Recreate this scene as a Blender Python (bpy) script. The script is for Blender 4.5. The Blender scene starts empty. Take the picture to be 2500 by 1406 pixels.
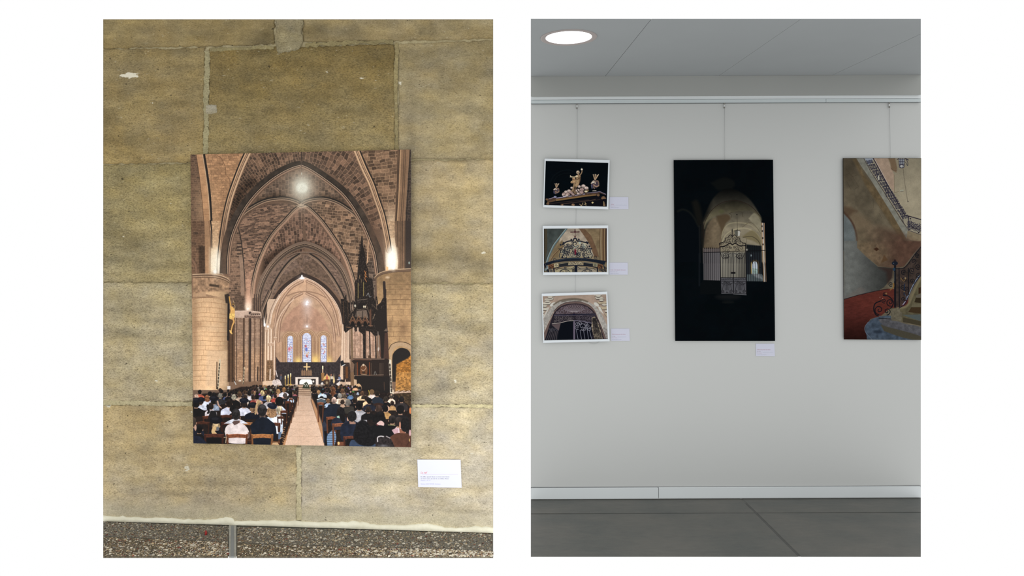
import bpy, bmesh, math, random
import numpy as np
from mathutils import Matrix, Vector
random.seed(3); np.random.seed(3)

# ---------------------------------------------------------------- camera, sky, lights, exposure
FW, FH, F, CX, CY = 2500, 1406, 1777.0, 1160.0, 597.0
scene = bpy.context.scene
cam_data = bpy.data.cameras.new('camera'); cam = bpy.data.objects.new('camera', cam_data); scene.collection.objects.link(cam); scene.camera = cam
cam.location = (0, 0, 1.6); cam.rotation_euler = (math.pi / 2, 0, 0)
cam_data.sensor_fit = 'HORIZONTAL'; cam_data.sensor_width = 36; cam_data.lens = 36 * F / FW
cam_data.shift_x = (FW / 2 - CX) / FW; cam_data.shift_y = (CY - FH / 2) / FW; cam_data.clip_start = .05
world = bpy.data.worlds.new('white_surround'); scene.world = world; world.use_nodes = True
world.node_tree.nodes['Background'].inputs['Color'].default_value = (1, 1, 1, 1); world.node_tree.nodes['Background'].inputs['Strength'].default_value = 1.0
scene.view_settings.view_transform = 'Standard'; scene.view_settings.look = 'None'; scene.view_settings.gamma = 1.0; scene.view_settings.exposure = 0.0; scene.view_settings.use_curve_mapping = False
def area(name, loc, target, size, energy, col=(1, 1, 1)):
    L = bpy.data.lights.new(name, 'AREA'); L.shape = 'RECTANGLE'; L.size, L.size_y = size; L.energy = energy; L.color = col
    o = bpy.data.objects.new(name, L); scene.collection.objects.link(o); o.location = loc
    o.rotation_euler = (Vector(target) - Vector(loc)).to_track_quat('-Z', 'Y').to_euler(); return o
WALL_FILL = area('wall_fill_light', (.6, -.8, 1.0), (.85, 4.6, .25), (.8, .8), 9.0, (.97, .985, 1)); WALL_FILL.data.spread = math.radians(70)  # unseen fill added behind the camera to brighten the gallery wall

NAVE_GAIN = 1.0; PG = 1.0; LAMP = 1.5
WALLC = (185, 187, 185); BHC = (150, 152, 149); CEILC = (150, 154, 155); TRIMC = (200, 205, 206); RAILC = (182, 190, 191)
CONC = ((92, 94, 91), (104, 103, 98))
# ---------------------------------------------------------------- printed artwork, painted with numpy


def _h(a, b, s):
    n = (a.astype(np.int64) * 374761393 + b.astype(np.int64) * 668265263 + int(s) * 1442695041) & 0xffffffff
    n = ((n ^ (n >> 13)) * 1274126177) & 0xffffffff
    n = ((n ^ (n >> 16)) * 2246822519) & 0xffffffff
    return ((n ^ (n >> 15)) & 0xffffff) / float(0xffffff)

def vnoise(x, y, s=0):
    xi = np.floor(x); yi = np.floor(y)
    fx = x - xi; fy = y - yi
    fx = fx * fx * (3 - 2 * fx); fy = fy * fy * (3 - 2 * fy)
    a = _h(xi, yi, s); b = _h(xi + 1, yi, s); c = _h(xi, yi + 1, s); d = _h(xi + 1, yi + 1, s)
    return (a * (1 - fx) + b * fx) * (1 - fy) + (c * (1 - fx) + d * fx) * fy

def fbm(x, y, s=0, o=3):
    t = 0; a = .5; n = 0
    for i in range(o):
        t = t + a * vnoise(x, y, s + i * 7); n += a
        x = x * 2.03 + 5.1; y = y * 2.03 + 1.7; a *= .5
    return t / n

def homography(src, dst):
    A = []; B = []
    for (x, y), (u, v) in zip(src, dst):
        A.append([x, y, 1, 0, 0, 0, -u * x, -u * y]); B.append(u)
        A.append([0, 0, 0, x, y, 1, -v * x, -v * y]); B.append(v)
    h = np.linalg.solve(np.array(A, float), np.array(B, float))
    return np.append(h, 1).reshape(3, 3)

def cr(pts, n=6):
    """smooth curve through the points"""
    p = [np.array(q, float) for q in pts]
    p = [2 * p[0] - p[1]] + p + [2 * p[-1] - p[-2]]
    out = []
    for i in range(1, len(p) - 2):
        for k in range(n):
            t = k / n
            out.append(.5 * ((2 * p[i]) + (-p[i-1] + p[i+1]) * t + (2*p[i-1] - 5*p[i] + 4*p[i+1] - p[i+2]) * t*t
                             + (-p[i-1] + 3*p[i] - 3*p[i+1] + p[i+2]) * t**3))
    out.append(p[-2])
    return [tuple(q) for q in out]

def Z(zx, zy, k):
    """points measured in an enlarged view, back to picture units"""
    def f(*pts):
        return [(zx + a / k, zy + b / k) for a, b in pts]
    return f

def C3(c): return np.array(c, float)

class Canvas:
    def __init__(s, quad, S):
        w = max(np.hypot(*(np.subtract(quad[1], quad[0]))), np.hypot(*(np.subtract(quad[2], quad[3]))))
        h = max(np.hypot(*(np.subtract(quad[3], quad[0]))), np.hypot(*(np.subtract(quad[2], quad[1]))))
        s.w = int(w * S); s.h = int(h * S); s.S = S
        tex = [(0, 0), (s.w, 0), (s.w, s.h), (0, s.h)]
        s.Hi = homography(tex, quad); s.Hf = homography(quad, tex)
        i, j = np.meshgrid(np.arange(s.w) + .5, np.arange(s.h) + .5)
        d = s.Hi[2, 0] * i + s.Hi[2, 1] * j + s.Hi[2, 2]
        s.X = (s.Hi[0, 0] * i + s.Hi[0, 1] * j + s.Hi[0, 2]) / d
        s.Y = (s.Hi[1, 0] * i + s.Hi[1, 1] * j + s.Hi[1, 2]) / d
        s.im = np.zeros((s.h, s.w, 3))
    def sl(s, pts, pad):
        a = np.array(pts, float)
        q = np.column_stack([a, np.ones(len(a))]) @ s.Hf.T
        q = q[:, :2] / q[:, 2:]
        p = pad * s.S + 2
        x0 = int(max(0, q[:, 0].min() - p)); x1 = int(min(s.w, q[:, 0].max() + p))
        y0 = int(max(0, q[:, 1].min() - p)); y1 = int(min(s.h, q[:, 1].max() + p))
        if x1 <= x0 or y1 <= y0: return None
        return (slice(y0, y1), slice(x0, x1))
    def cov(s, pts, soft=.5):
        k = s.sl(pts, soft * 2)
        if k is None: return None, None
        X = s.X[k]; Y = s.Y[k]; n = len(pts)
        d2 = np.full(X.shape, 1e9); ins = np.zeros(X.shape, bool)
        for i in range(n):
            ax, ay = pts[i]; bx, by = pts[(i + 1) % n]
            ex, ey = bx - ax, by - ay; L = ex * ex + ey * ey
            if L < 1e-9: continue
            wx = X - ax; wy = Y - ay
            t = np.clip((wx * ex + wy * ey) / L, 0, 1)
            d2 = np.minimum(d2, (wx - ex * t) ** 2 + (wy - ey * t) ** 2)
            if ay != by:
                ins ^= ((ay > Y) != (by > Y)) & (X < ax + (Y - ay) * ex / ey)
        sd = np.sqrt(d2) * np.where(ins, 1, -1)
        return k, np.clip(.5 + sd / (2 * soft), 0, 1)
    def put(s, k, c, col, a=1.0):
        if k is None: return
        c = (c * a)[..., None]
        s.im[k] = s.im[k] * (1 - c) + (col if isinstance(col, np.ndarray) and col.ndim > 1 else C3(col)) * c
    def poly(s, pts, col, a=1.0, soft=.5, var=0, vs=8, seed=1):
        k, c = s.cov(pts, soft)
        if k is None: return
        if callable(col): col = col(s.X[k], s.Y[k])
        elif var:
            n = fbm(s.X[k] / vs, s.Y[k] / vs, seed) - .5
            col = C3(col)[None, None, :] * (1 + var * n[..., None] * 2)
        s.put(k, c, col, a)
    def line(s, pts, w, col, a=1.0, soft=.45, w2=None):
        ws = (lambda t: w + ((w if w2 is None else w2) - w) * t)
        k = s.sl(pts, max(w, w2 or 0) + soft * 2)
        if k is None: return
        X = s.X[k]; Y = s.Y[k]; c = np.zeros(X.shape); n = len(pts) - 1
        for i in range(n):
            ax, ay = pts[i]; bx, by = pts[i + 1]; ex, ey = bx - ax, by - ay; L = ex * ex + ey * ey + 1e-9
            wx = X - ax; wy = Y - ay; t = np.clip((wx * ex + wy * ey) / L, 0, 1)
            d = np.sqrt((wx - ex * t) ** 2 + (wy - ey * t) ** 2)
            c = np.maximum(c, np.clip(.5 + (ws((i + t) / n) / 2 - d) / (2 * soft), 0, 1))
        s.put(k, c, col(X, Y) if callable(col) else col, a)
    def off(s, pts, o):
        p = np.array(pts, float); t = np.gradient(p, axis=0); t /= (np.hypot(t[:, 0], t[:, 1])[:, None] + 1e-9)
        nrm = np.column_stack([-t[:, 1], t[:, 0]])
        oo = np.linspace(o[0], o[1], len(p)) if isinstance(o, tuple) else np.full(len(p), o)
        return [tuple(q) for q in p + nrm * oo[:, None]]
    def rib(s, pts, layers, n=6, a=1.0):
        """layers: (offset, width, colour); offset may be a (start, end) pair"""
        p = cr(pts, n)
        for o, w, col in layers:
            w1, w2 = w if isinstance(w, tuple) else (w, w)
            s.line(s.off(p, o) if o != 0 else p, w1, col, w2=w2, a=a)
    def ell(s, x, y, rx, ry, col, a=1.0, soft=.5, rot=0, n=20, **kw):
        t = np.linspace(0, 2 * np.pi, n, endpoint=False); c, q = np.cos(rot), np.sin(rot)
        s.poly([(x + rx * np.cos(u) * c - ry * np.sin(u) * q, y + rx * np.cos(u) * q + ry * np.sin(u) * c) for u in t], col, a, soft, **kw)
    def glow(s, x, y, rx, ry, col, a=1.0, p=2.0):
        k = s.sl([(x - 2.6 * rx, y - 2.6 * ry), (x + 2.6 * rx, y + 2.6 * ry)], 0)
        if k is None: return
        d = np.sqrt(((s.X[k] - x) / rx) ** 2 + ((s.Y[k] - y) / ry) ** 2)
        s.put(k, np.exp(-d ** p), col, a)
    def bricks(s, pts, ang, bw, bh, base, dark, mort, seed=1, pd=.35, a=1.0, polar=None, mw=.9, soft=.6, bend=0):
        base = C3(base); mort = C3(mort) * 1.0 + base * .04; dark = C3(dark) * .80 + base * .20; mw = mw * 1.0
        k, c = s.cov(pts, soft)
        if k is None: return
        X = s.X[k]; Y = s.Y[k]
        if polar:
            dx = X - polar[0]; dy = Y - polar[1]; r = np.hypot(dx, dy)
            U = np.arctan2(dy, dx) * polar[2]; V = r
            if polar[3]: U, V = V, U
        else:
            ca, sa = np.cos(np.radians(ang)), np.sin(np.radians(ang))
            U = X * ca + Y * sa; V = -X * sa + Y * ca + bend * (X * .01) ** 2
        V = V + (vnoise(X / 14, Y / 14, seed + 3) - .5) * bh * .5
        row = np.floor(V / bh); fv = V / bh - row
        wv = bw * (.75 + .6 * _h(row, row * 0, seed + 9)); U = U + bw * 3 * _h(row, row * 0, seed)
        colm = np.floor(U / wv); fu = U / wv - colm
        t = _h(row, colm, seed + 1)
        q = _h(row, colm, seed + 2)
        isd = np.clip((pd - t) * 2.2, 0, 1) * (.55 + .45 * np.clip(vnoise(X / 2.2, Y / 2.2, seed + 21) * 2, 0, 1))
        col = C3(base) * (0.9 + .2 * q[..., None]); col = col * (1 - isd[..., None]) + C3(dark) * (0.85 + .35 * q[..., None]) * isd[..., None]
        em = np.minimum(np.minimum(fu, 1 - fu) * wv, np.minimum(fv, 1 - fv) * bh)
        m = np.clip(1 - em / mw, 0, 1)[..., None] * .8
        col = col * (1 - m) + C3(mort) * m
        col = col * (.86 + .28 * fbm(X / 3, Y / 3, seed + 5, 2)[..., None])
        s.put(k, c, col, a)
    def mul(s, pts, f, soft=6, a=1.0):
        k, c = s.cov(pts, soft)
        if k is None: return
        c = (c * a)[..., None]; s.im[k] = s.im[k] * (1 - c + c * C3(f))
    def grain(s, amt, seed=5, sc=1.0):
        n = vnoise(s.X * sc, s.Y * sc, seed) - .5
        s.im = s.im * (1 + amt * n[..., None])
    def spiral(s, x, y, r, turns, start, col, w, dirn=1, r0=.15):
        t = np.linspace(0, 1, int(10 * turns) + 4)
        s.line([(x + r * (r0 + (1 - r0) * (1 - u)) * np.cos(start + dirn * u * turns * 2 * np.pi),
                 y + r * (r0 + (1 - r0) * (1 - u)) * np.sin(start + dirn * u * turns * 2 * np.pi)) for u in t], w, col)

def paint_nave():
    c = Canvas([(465, 377.5), (1003.5, 364.8), (1003.5, 1091.7), (472.1, 1082.4)], 1.5)
    k = 7.029
    z1, z2, z3, z4 = Z(460, 360, k), Z(730, 360, k), Z(460, 540, k), Z(730, 540, k)
    z5, z6, z7, z8 = Z(460, 730, k), Z(730, 730, k), Z(460, 910, k), Z(730, 910, k)
    K = (46, 41, 37); DK = (72, 60, 50); MB = (118, 92, 74); LB = (176, 138, 108); LT = (205, 170, 135); PK = (196, 156, 130)
    DKB = (66, 54, 45); MO = (168, 132, 106)
    c.im[:] = C3((120, 94, 76))
    # first bay vault web (above the front arch)
    c.bricks(z1((950, 90), (2000, 60), (2000, 260), (1700, 330), (1450, 440), (1200, 600), (1000, 800), (850, 1050), (760, 1406), (640, 1406), (700, 1000), (820, 650)), 0, 8.5, 5.4, (136, 106, 84), (66, 54, 45), MO, 11, .95, polar=(760, 640, 210, 1), mw=1.0)
    c.bricks(z2((0, 60), (940, 60), (1060, 380), (1200, 680), (1300, 950), (1400, 1250), (1440, 1406), (1280, 1406), (1130, 1080), (900, 800), (600, 480), (300, 330), (0, 250)), 0, 12, 7.6, (142, 110, 88), (74, 60, 50), MO, 12, .9, polar=(700, 600, 190, 1), mw=1.1)
    c.mul(z1((800, 700), (1100, 500), (1200, 600), (980, 850), (800, 1406), (620, 1406)), (.62, .6, .58), 10)
    c.line(z1((1945, 80), (1945, 260)), 2.2, K)
    # far left strip and left side web
    c.bricks(z1((20, 100), (140, 100), (210, 600), (270, 1100), (285, 1420), (20, 1420)), 0, 8, 4.6, (112, 86, 68), (62, 50, 42), (134, 106, 84), 13, .35)
    c.bricks(z1((240, 100), (960, 90), (860, 300), (760, 560), (660, 880), (590, 1180), (550, 1420), (390, 1420), (370, 1100), (350, 700), (300, 330)), 0, 11, 5.6, (186, 142, 104), (112, 80, 58), (150, 112, 82), 14, .16)
    c.glow(500, 500, 30, 60, (222, 182, 138), .45)
    c.line(cr(z1((490, 130), (580, 210), (640, 380), (630, 480))), .7, (90, 65, 48)); c.line(cr(z1((660, 480), (710, 570), (715, 680))), .6, (110, 80, 58))
    # right side web and far right strip
    c.bricks(z2((1050, 60), (1720, 40), (1690, 500), (1650, 1000), (1640, 1420), (1510, 1420), (1400, 1000), (1280, 560), (1150, 250)), -6, 15, 8.2, (150, 118, 92), (84, 66, 52), (184, 148, 116), 15, .8, mw=1.1)
    c.glow(955, 545, 14, 38, (226, 194, 158), .8)
    c.bricks(z2((1840, 40), (1925, 40), (1925, 1420), (1820, 1420)), 0, 8, 7, (74, 62, 54), (52, 46, 42), (112, 92, 78), 16, .5)
    # left pilaster
    c.poly(z1((132, 110), (235, 110), (300, 500), (350, 900), (385, 1420), (280, 1420), (240, 950), (190, 500)), (196, 150, 110), var=.12, vs=14)
    c.rib(z1((240, 110), (300, 480), (345, 860), (378, 1420)), [(0, 1.2, (235, 200, 160)), (-1.6, .8, (60, 45, 35)), (-4.2, 4.0, (42, 37, 34))])
    for y in (180, 370, 460, 640, 820, 940, 1060, 1150, 1280):
        c.line(z1((150 + y * .08, y), (240 + y * .095, y)), .5, (150, 108, 78))
    c.line(z1((132, 110), (190, 500), (240, 950), (275, 1420)), .8, (92, 66, 50))
    # right pilaster
    c.poly(z2((1690, 30), (1905, 30), (1860, 600), (1830, 1100), (1825, 1420), (1640, 1420), (1665, 800)), (148, 115, 88), var=.12, vs=20)
    for a, b, w, col in ((1700, 1648, 1.6, (60, 48, 40)), (1722, 1662, 1.6, (60, 48, 40)), (1745, 1680, 3.2, (186, 148, 112)), (1805, 1735, 1.3, (80, 64, 52)), (1830, 1765, 1.2, (88, 70, 56)), (1880, 1800, 2.2, (150, 118, 92)), (1905, 1830, 1.5, (50, 42, 36))):
        c.line(z2((a, 30), ((a + b) / 2 + 10, 700), (b, 1420)), w, col)
    # continue downwards: lower strips
    c.bricks(z3((0, 0), (280, 0), (290, 900), (60, 900), (50, 0)), 0, 12, 6.5, (116, 88, 68), (70, 56, 46), (140, 110, 86), 17, .3)
    c.mul(z3((180, 430), (285, 430), (285, 900), (180, 900)), (.62, .62, .62), 2)
    c.rib(z3((50, 640), (110, 730), (135, 830), (140, 910)), [(0, 6, (128, 98, 78)), (-3.2, .7, (80, 60, 48)), (3.2, .7, (80, 60, 48))])
    c.poly(z3((275, -5), (380, -5), (365, 900), (290, 900)), (176, 136, 102), var=.1)
    c.bricks(z3((385, -5), (560, -5), (500, 400), (490, 700), (560, 900), (370, 900), (410, 420)), 0, 9, 4.6, (206, 166, 126), (140, 104, 76), (170, 130, 98), 18, .15)
    c.poly(z3((500, 300), (570, 300), (580, 900), (480, 900)), (196, 160, 126))
    c.poly([(513, 606), (540, 606), (541, 668), (513, 668)], (236, 208, 170), soft=5); c.glow(527, 640, 13, 34, (255, 248, 230), 1.0, 3.5); c.glow(524, 610, 10, 52, (240, 208, 168), .55)
    c.line(z3((378, -10), (396, 120), (403, 250), (405, 460)), 3.2, K, w2=1.2); c.line(z3((350, 0), (375, 300), (372, 900)), 1.0, (118, 86, 64))
    c.poly(z4((1640, -5), (1830, -5), (1835, 830), (1680, 830)), (128, 100, 78), var=.15)
    for x, w, col in ((1690, 1.5, (96, 76, 60)), (1750, 1.2, (100, 80, 62)), (1775, 1.4, (70, 56, 46)), (1820, 2.0, (92, 74, 60)), (1835, 1.5, (52, 44, 38))):
        c.line(z4((x, -5), (x - 5, 820)), w, col)
    c.poly(z4((1835, -5), (1925, -5), (1925, 830), (1835, 830)), (66, 56, 50))
    c.bricks(z4((1500, -5), (1645, -5), (1640, 460), (1560, 460)), 0, 10, 6, (180, 146, 114), (120, 94, 74), (204, 168, 132), 19, .15)
    c.poly(z4((1480, 300), (1640, 280), (1700, 700), (1690, 830), (1490, 850)), (222, 192, 158))
    c.poly([(943, 606), (969, 606), (969, 656), (943, 660)], (236, 208, 172), soft=5); c.glow(956, 634, 13, 34, (255, 250, 236), 1.0, 3.6); c.glow(950, 600, 12, 50, (236, 208, 174), .55)
    # light first-bay ribs
    RL = [(-0.0, (17, 13), (176, 138, 106)), ((-7.8, -6), (3, 3.2), K), ((-4.5, -4), (2.6, 2.2), (212, 172, 134)), (-1.6, 1.0, (70, 54, 44)), (-.2, (2.4, 1.8), (200, 160, 126)), (1.6, 1.1, (60, 48, 40)), ((4.6, 3.8), (4.2, 3.2), (214, 176, 140)), ((7.8, 6.2), 1.0, (120, 92, 72))]
    RLm = [((-a[0], -a[1]) if isinstance(a, tuple) else -a, w, col) for a, w, col in RL]
    c.rib([(606, 372), (592, 402), (577, 440), (563, 480), (553, 520), (546, 560), (541, 600), (537, 640), (536, 668)], RLm)
    c.rib([(869, 364), (888, 410), (906, 448), (920, 488), (932, 523), (940, 558), (946, 590), (949, 612)], RL); c.glow(955, 632, 12.5, 32, (255, 250, 236), 1.0, 3.6)
    c.glow(536, 645, 9, 34, (255, 246, 226), .9, 3)
    # vault web of the second bay, lamp
    web = z1((2000, 340), (1700, 440), (1450, 600), (1250, 780), (1100, 960), (1000, 1100), (1150, 960), (1350, 900), (1600, 880), (1800, 920), (1935, 990)) + z2((30, 975), (250, 880), (450, 860), (700, 930), (850, 960), (900, 1040), (700, 760), (500, 580), (300, 450), (100, 370), (0, 330))
    c.bricks(web, 88, 8.2, 8.0, (134, 108, 88), (84, 70, 60), (150, 122, 100), 21, .85, mw=.9)
    c.mul(z1((1000, 1130), (1200, 880), (1500, 780), (1935, 930), (1935, 1000), (1500, 880), (1200, 950)), (.6, .58, .55), 7)
    c.mul(z2((900, 1100), (700, 880), (400, 800), (30, 940), (30, 1000), (400, 880), (700, 940)), (.6, .58, .55), 7)
    # wedge beneath the front arch (left) : side wall
    c.bricks(z3((870, 60), (800, 220), (740, 400), (700, 640), (680, 1000), (700, 1406), (960, 1406), (950, 900), (920, 500)), 0, 9.5, 5.2, (132, 104, 84), (72, 58, 48), (154, 124, 102), 22, .6)
    c.poly(z3((865, 600), (940, 600), (965, 1406), (905, 1406), (890, 900)), (150, 122, 102), var=.1)
    for y in (380, 440, 500, 560): c.line(z3((840, y), (905, y)), 3.4, (74, 60, 52)); c.line(z3((840, y + 28), (910, y + 26)), .8, (190, 160, 134))
    # left middle web, stretched courses
    c.bricks(z3((880, 60), (960, -60), (1100, -190), (1350, -290), (1600, -310), (1800, -280), (1930, -235), (1650, 20), (1450, 200), (1300, 400), (1200, 700), (1130, 950), (1090, 1200), (980, 1200), (960, 800), (920, 400)), -9, 9.5, 2.9, (150, 118, 96), (66, 53, 46), (150, 118, 96), 23, .7, mw=.6)
    c.bricks(z3((915, 300), (1300, 400), (1200, 700), (1110, 1100), (980, 1180), (960, 700)), -2, 9, 3.6, (156, 122, 100), (66, 53, 45), (160, 126, 102), 24, .65, mw=.6)
    # right middle web
    c.bricks(z2((100, 1010), (250, 940), (450, 920), (700, 980), (950, 1130), (1100, 1260), (1200, 1420), (500, 1420), (350, 1250)), 5, 11.5, 6.2, (158, 124, 98), (78, 62, 50), (180, 146, 118), 25, .9, mw=1.0)
    c.bricks(z4((480, -5), (1080, -5), (1200, 280), (1290, 600), (1320, 900), (1290, 1406), (960, 1406), (920, 1050), (820, 680), (650, 330)), 7, 13, 7.8, (154, 122, 96), (78, 62, 50), (182, 150, 122), 26, .85, mw=1.0)
    c.mul(z4((1180, 680), (1320, 600), (1330, 1400), (1200, 1400)), (.74, .78, .84), 5)
    # central web behind the lower ribs
    cw = z3((1950, -240), (1850, -170), (1650, 0), (1520, 220), (1380, 430), (1290, 640), (1330, 900), (1500, 700), (1750, 560), (1970, 520)) + z4((60, -240), (150, -180), (280, -40), (560, 330), (700, 600), (800, 900), (600, 640), (400, 470), (150, 400))
    c.bricks(cw, 0, 8.6, 6.4, (146, 112, 92), (78, 62, 52), (172, 136, 112), 27, .85, polar=(742, 860, 270, 1), mw=.9)
    c.mul(z3((1300, 640), (1450, 520), (1700, 400), (1970, 350), (1970, 480), (1600, 620), (1380, 850), (1250, 900)), (.5, .48, .46), 6)
    c.mul(z4((0, 330), (300, 380), (550, 500), (700, 700), (800, 950), (740, 1000), (500, 640), (200, 450), (0, 400)), (.5, .48, .46), 6)
    # lower ribs of the second bay
    RB = [(0, 9.5, (150, 122, 100)), (-4.4, 2.4, K), (-2.2, 1.1, (176, 146, 120)), (-.6, .9, (66, 54, 46)), (1.0, 1.2, (186, 152, 126)), (3.6, 3.0, (176, 138, 114))]
    RBm = [(-o, w, col) for o, w, col in RB]
    c.rib([(736, 503), (720, 513), (695, 540), (671, 566), (653, 593), (638, 625), (627, 655), (619, 690), (615, 728)], RBm)
    c.rib([(736, 503), (752, 508), (783, 538), (817, 585), (841, 625), (855, 660), (865, 696), (870, 730), (872, 745)], RB)
    # upper ribs of the second bay
    UB = [(0, 7.5, (134, 108, 88)), (-4, 5, K), (-2.2, 1.3, (176, 148, 122)), (0, 2.0, (78, 66, 56)), (2.6, 1.6, (180, 148, 122))]
    UBm = [(-o, w, col) for o, w, col in UB]
    c.rib([(735, 499), (722, 492), (700, 486), (675, 486), (645, 492), (615, 507), (592, 524), (578, 545)], UBm, n=8)
    c.rib([(735, 499), (750, 491), (775, 486), (798, 487), (825, 496), (848, 510), (866, 524), (880, 542)], UB, n=8)
    c.poly(z1((1840, 1000), (1930, 965), (2000, 990), (2060, 1010), (1930, 1040)), (196, 168, 140)); c.line(z1((1800, 960), (1935, 1020), (2060, 960)), .9, K)
    c.line(z3((850, 90), (890, 250), (925, 480), (945, 700), (965, 950), (975, 1200)), 1.8, K)
    # front arch band
    A = [(553, 668), (555, 620), (562, 580), (575, 545), (592, 512), (617, 478), (648, 447), (683, 422), (714, 407), (736, 401)]
    B = [(736, 401), (758, 411), (793, 434), (830, 463), (852, 487), (873, 518), (890, 550), (905, 585), (917, 620), (924, 668)]
    def band(pts, s, w0, w1):
        p = cr(pts, 7); n = len(p)
        o = [w0 + (w1 - w0) * i / (n - 1) for i in range(n)]
        P = np.array(p); t = np.gradient(P, axis=0); t /= np.hypot(t[:, 0], t[:, 1])[:, None]
        N = np.column_stack([-t[:, 1], t[:, 0]]) * s
        out = [tuple(P[i] + N[i] * o[i]) for i in range(n)]
        c.poly(p + out[::-1], lambda X, Y: C3((78, 66, 56))[None, None] * (1 + .5 * (fbm(X / 9, Y / 9, 4)[..., None] - .5)) * (1 - .25 * np.clip((560 - Y) / 160, 0, 1))[..., None])
    band(A, -1, 17, 9.5); band(B, -1, 9.5, 17)
    c.glow(548, 600, 9, 80, (116, 88, 70), .55); c.glow(910, 560, 12, 70, (112, 84, 66), .5)
    c.glow(934, 630, 8, 40, (110, 86, 70), .5)
    ML = [(0, 2.2, (44, 38, 34)), (1.8, 1.0, (226, 192, 160)), (3.6, 1.6, (70, 56, 48)), (6.2, 3.2, (164, 130, 106)), (8.4, .9, (96, 76, 62))]
    c.rib(A, ML, n=8)
    c.rib(B, ML, n=8)
    c.line([(736, 398), (736, 432)], .5, (60, 50, 44)); c.ell(736.5, 424, 1.0, 3.2, (225, 225, 210))
    c.glow(737, 458, 38, 48, (190, 174, 152), .7, 1.6); c.glow(737, 457, 24, 28, (214, 206, 186), .7, 1.8); c.glow(737, 456, 20, 24, (226, 224, 206), .85, 2.2); c.ell(737, 459, 13, 12, (236, 234, 216), soft=3)
    c.glow(737, 485, 8, 22, (200, 190, 170), .4)
    # second transverse arch and deeper bays
    c.bricks(z3((1230, 950), (1400, 800), (1560, 700), (1850, 570), (1970, 560), (1970, 900), (1750, 980), (1550, 1130), (1450, 1300), (1400, 1420), (1230, 1420)), -14, 7, 3.4, (120, 98, 84), (80, 66, 58), (134, 110, 94), 31, .4, mw=.5)
    c.bricks(z4((0, 560), (150, 570), (350, 620), (560, 740), (720, 900), (830, 1100), (880, 1300), (800, 1420), (700, 1300), (500, 1080), (250, 930), (0, 880)), 12, 7, 3.4, (118, 96, 82), (80, 66, 58), (134, 110, 94), 32, .4, mw=.5)
    c.poly(z3((1840, 640), (1970, 570), (1970, 900), (1800, 960), (1600, 1080), (1500, 1000)) + z4((250, 640), (500, 900), (640, 1150), (300, 960), (60, 890)), (104, 84, 70), var=.3, vs=4)
    A2 = [(628, 735), (636, 700), (650, 668), (670, 640), (695, 617), (720, 603), (744, 596)]
    B2 = [(744, 596), (768, 603), (795, 618), (820, 640), (838, 665), (852, 700), (860, 735), (864, 760)]
    L2 = [(-5, 6, (126, 104, 88)), (-1.4, 1.2, (168, 140, 116)), (.4, 1.6, (60, 50, 44)), (2.0, 1.0, (178, 150, 124)), (5.0, 4.8, (82, 68, 58)), (8.4, 1.8, (128, 106, 88))]
    c.rib(A2, L2, n=7); c.rib(B2, L2, n=7)
    for t in range(26):                                               # voussoirs of the second arch
        u = cr(A2, 6)[min(t, 34)]; v = cr(B2, 6)[min(t + 6, 40)]
        if t < 24: c.line([(u[0] - 2, u[1] - 5), (u[0] - 6, u[1] - 8)], .6, (88, 72, 60), a=.7)
        c.line([(v[0] + 3, v[1] - 4), (v[0] + 8, v[1] - 7)], .6, (88, 72, 60), a=.7)
    L3 = [(0, 6.5, (122, 100, 84)), (-3.4, 3.6, (50, 43, 38)), (2.4, 1.2, (160, 132, 110)), (-.4, .8, (150, 124, 102))]
    c.rib([(733, 622), (710, 638), (690, 662), (672, 692), (660, 720), (652, 750), (648, 775)], [(-o, w, q) for o, w, q in L3], n=7)
    c.rib([(755, 622), (778, 638), (800, 664), (818, 690), (832, 716), (841, 740), (846, 762)], L3, n=7)
    c.rib([(700, 628), (722, 618), (745, 616), (775, 620), (806, 640), (822, 658)], [(0, 3, (126, 104, 88)), (1.8, 1.2, (60, 50, 44))], n=6)
    c.line([(746, 622), (746, 665)], .7, (84, 68, 56))
    # chancel seen through the third arch
    apse = [(738, 671)] + cr([(738, 671), (715, 682), (692, 700), (672, 725), (660, 755), (654, 790), (650, 850), (648, 945)], 5) + [(860, 945)] + cr([(860, 945), (850, 850), (845, 800), (838, 768), (822, 735), (800, 708), (772, 684), (745, 671)], 5)
    c.poly(apse, lambda X, Y: C3((198, 160, 130))[None, None] * (1 + .25 * (fbm(X / 12, Y / 12, 8)[..., None] - .5)) * (1.05 - .12 * np.clip((Y - 690) / 100, 0, 1))[..., None])
    c.poly(z6((0, 80), (100, 60), (300, 180), (430, 330), (520, 560), (0, 560)) + z5((1950, 560), (1560, 560), (1650, 330), (1800, 160), (1960, 60)), (178, 138, 114), var=.12, soft=2)
    c.glow(750, 752, 12, 30, (214, 190, 178), .6)
    E = [(0, 9, (60, 48, 42)), (4.8, 1.2, (240, 214, 192)), (6.6, .9, (160, 124, 104)), (8, 1.5, (226, 194, 168))]
    c.rib([(650, 800), (657, 762), (668, 735), (686, 708), (708, 688), (738, 670)], E, n=8)
    c.rib([(738, 670), (768, 682), (796, 702), (820, 730), (834, 758), (840, 790)], E, n=8)
    for P in ([(748, 686), (775, 700), (800, 727), (818, 765), (828, 820)], [(748, 716), (775, 730), (796, 757), (812, 790), (818, 835)],
              [(740, 686), (712, 702), (690, 730), (676, 765), (668, 820)], [(738, 716), (716, 728), (700, 752), (684, 785), (680, 835)]):
        c.rib(P, [(0, 5, (170, 134, 110)), (-2.6, 1, (118, 90, 74)), (2.6, .9, (132, 102, 84)), (.6, 1.4, (212, 178, 150))])
    c.rib([(700, 722), (722, 714), (748, 711), (775, 716), (796, 726)], [(0, 2, (160, 126, 102)), (1.4, .6, (112, 86, 70))])
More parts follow.
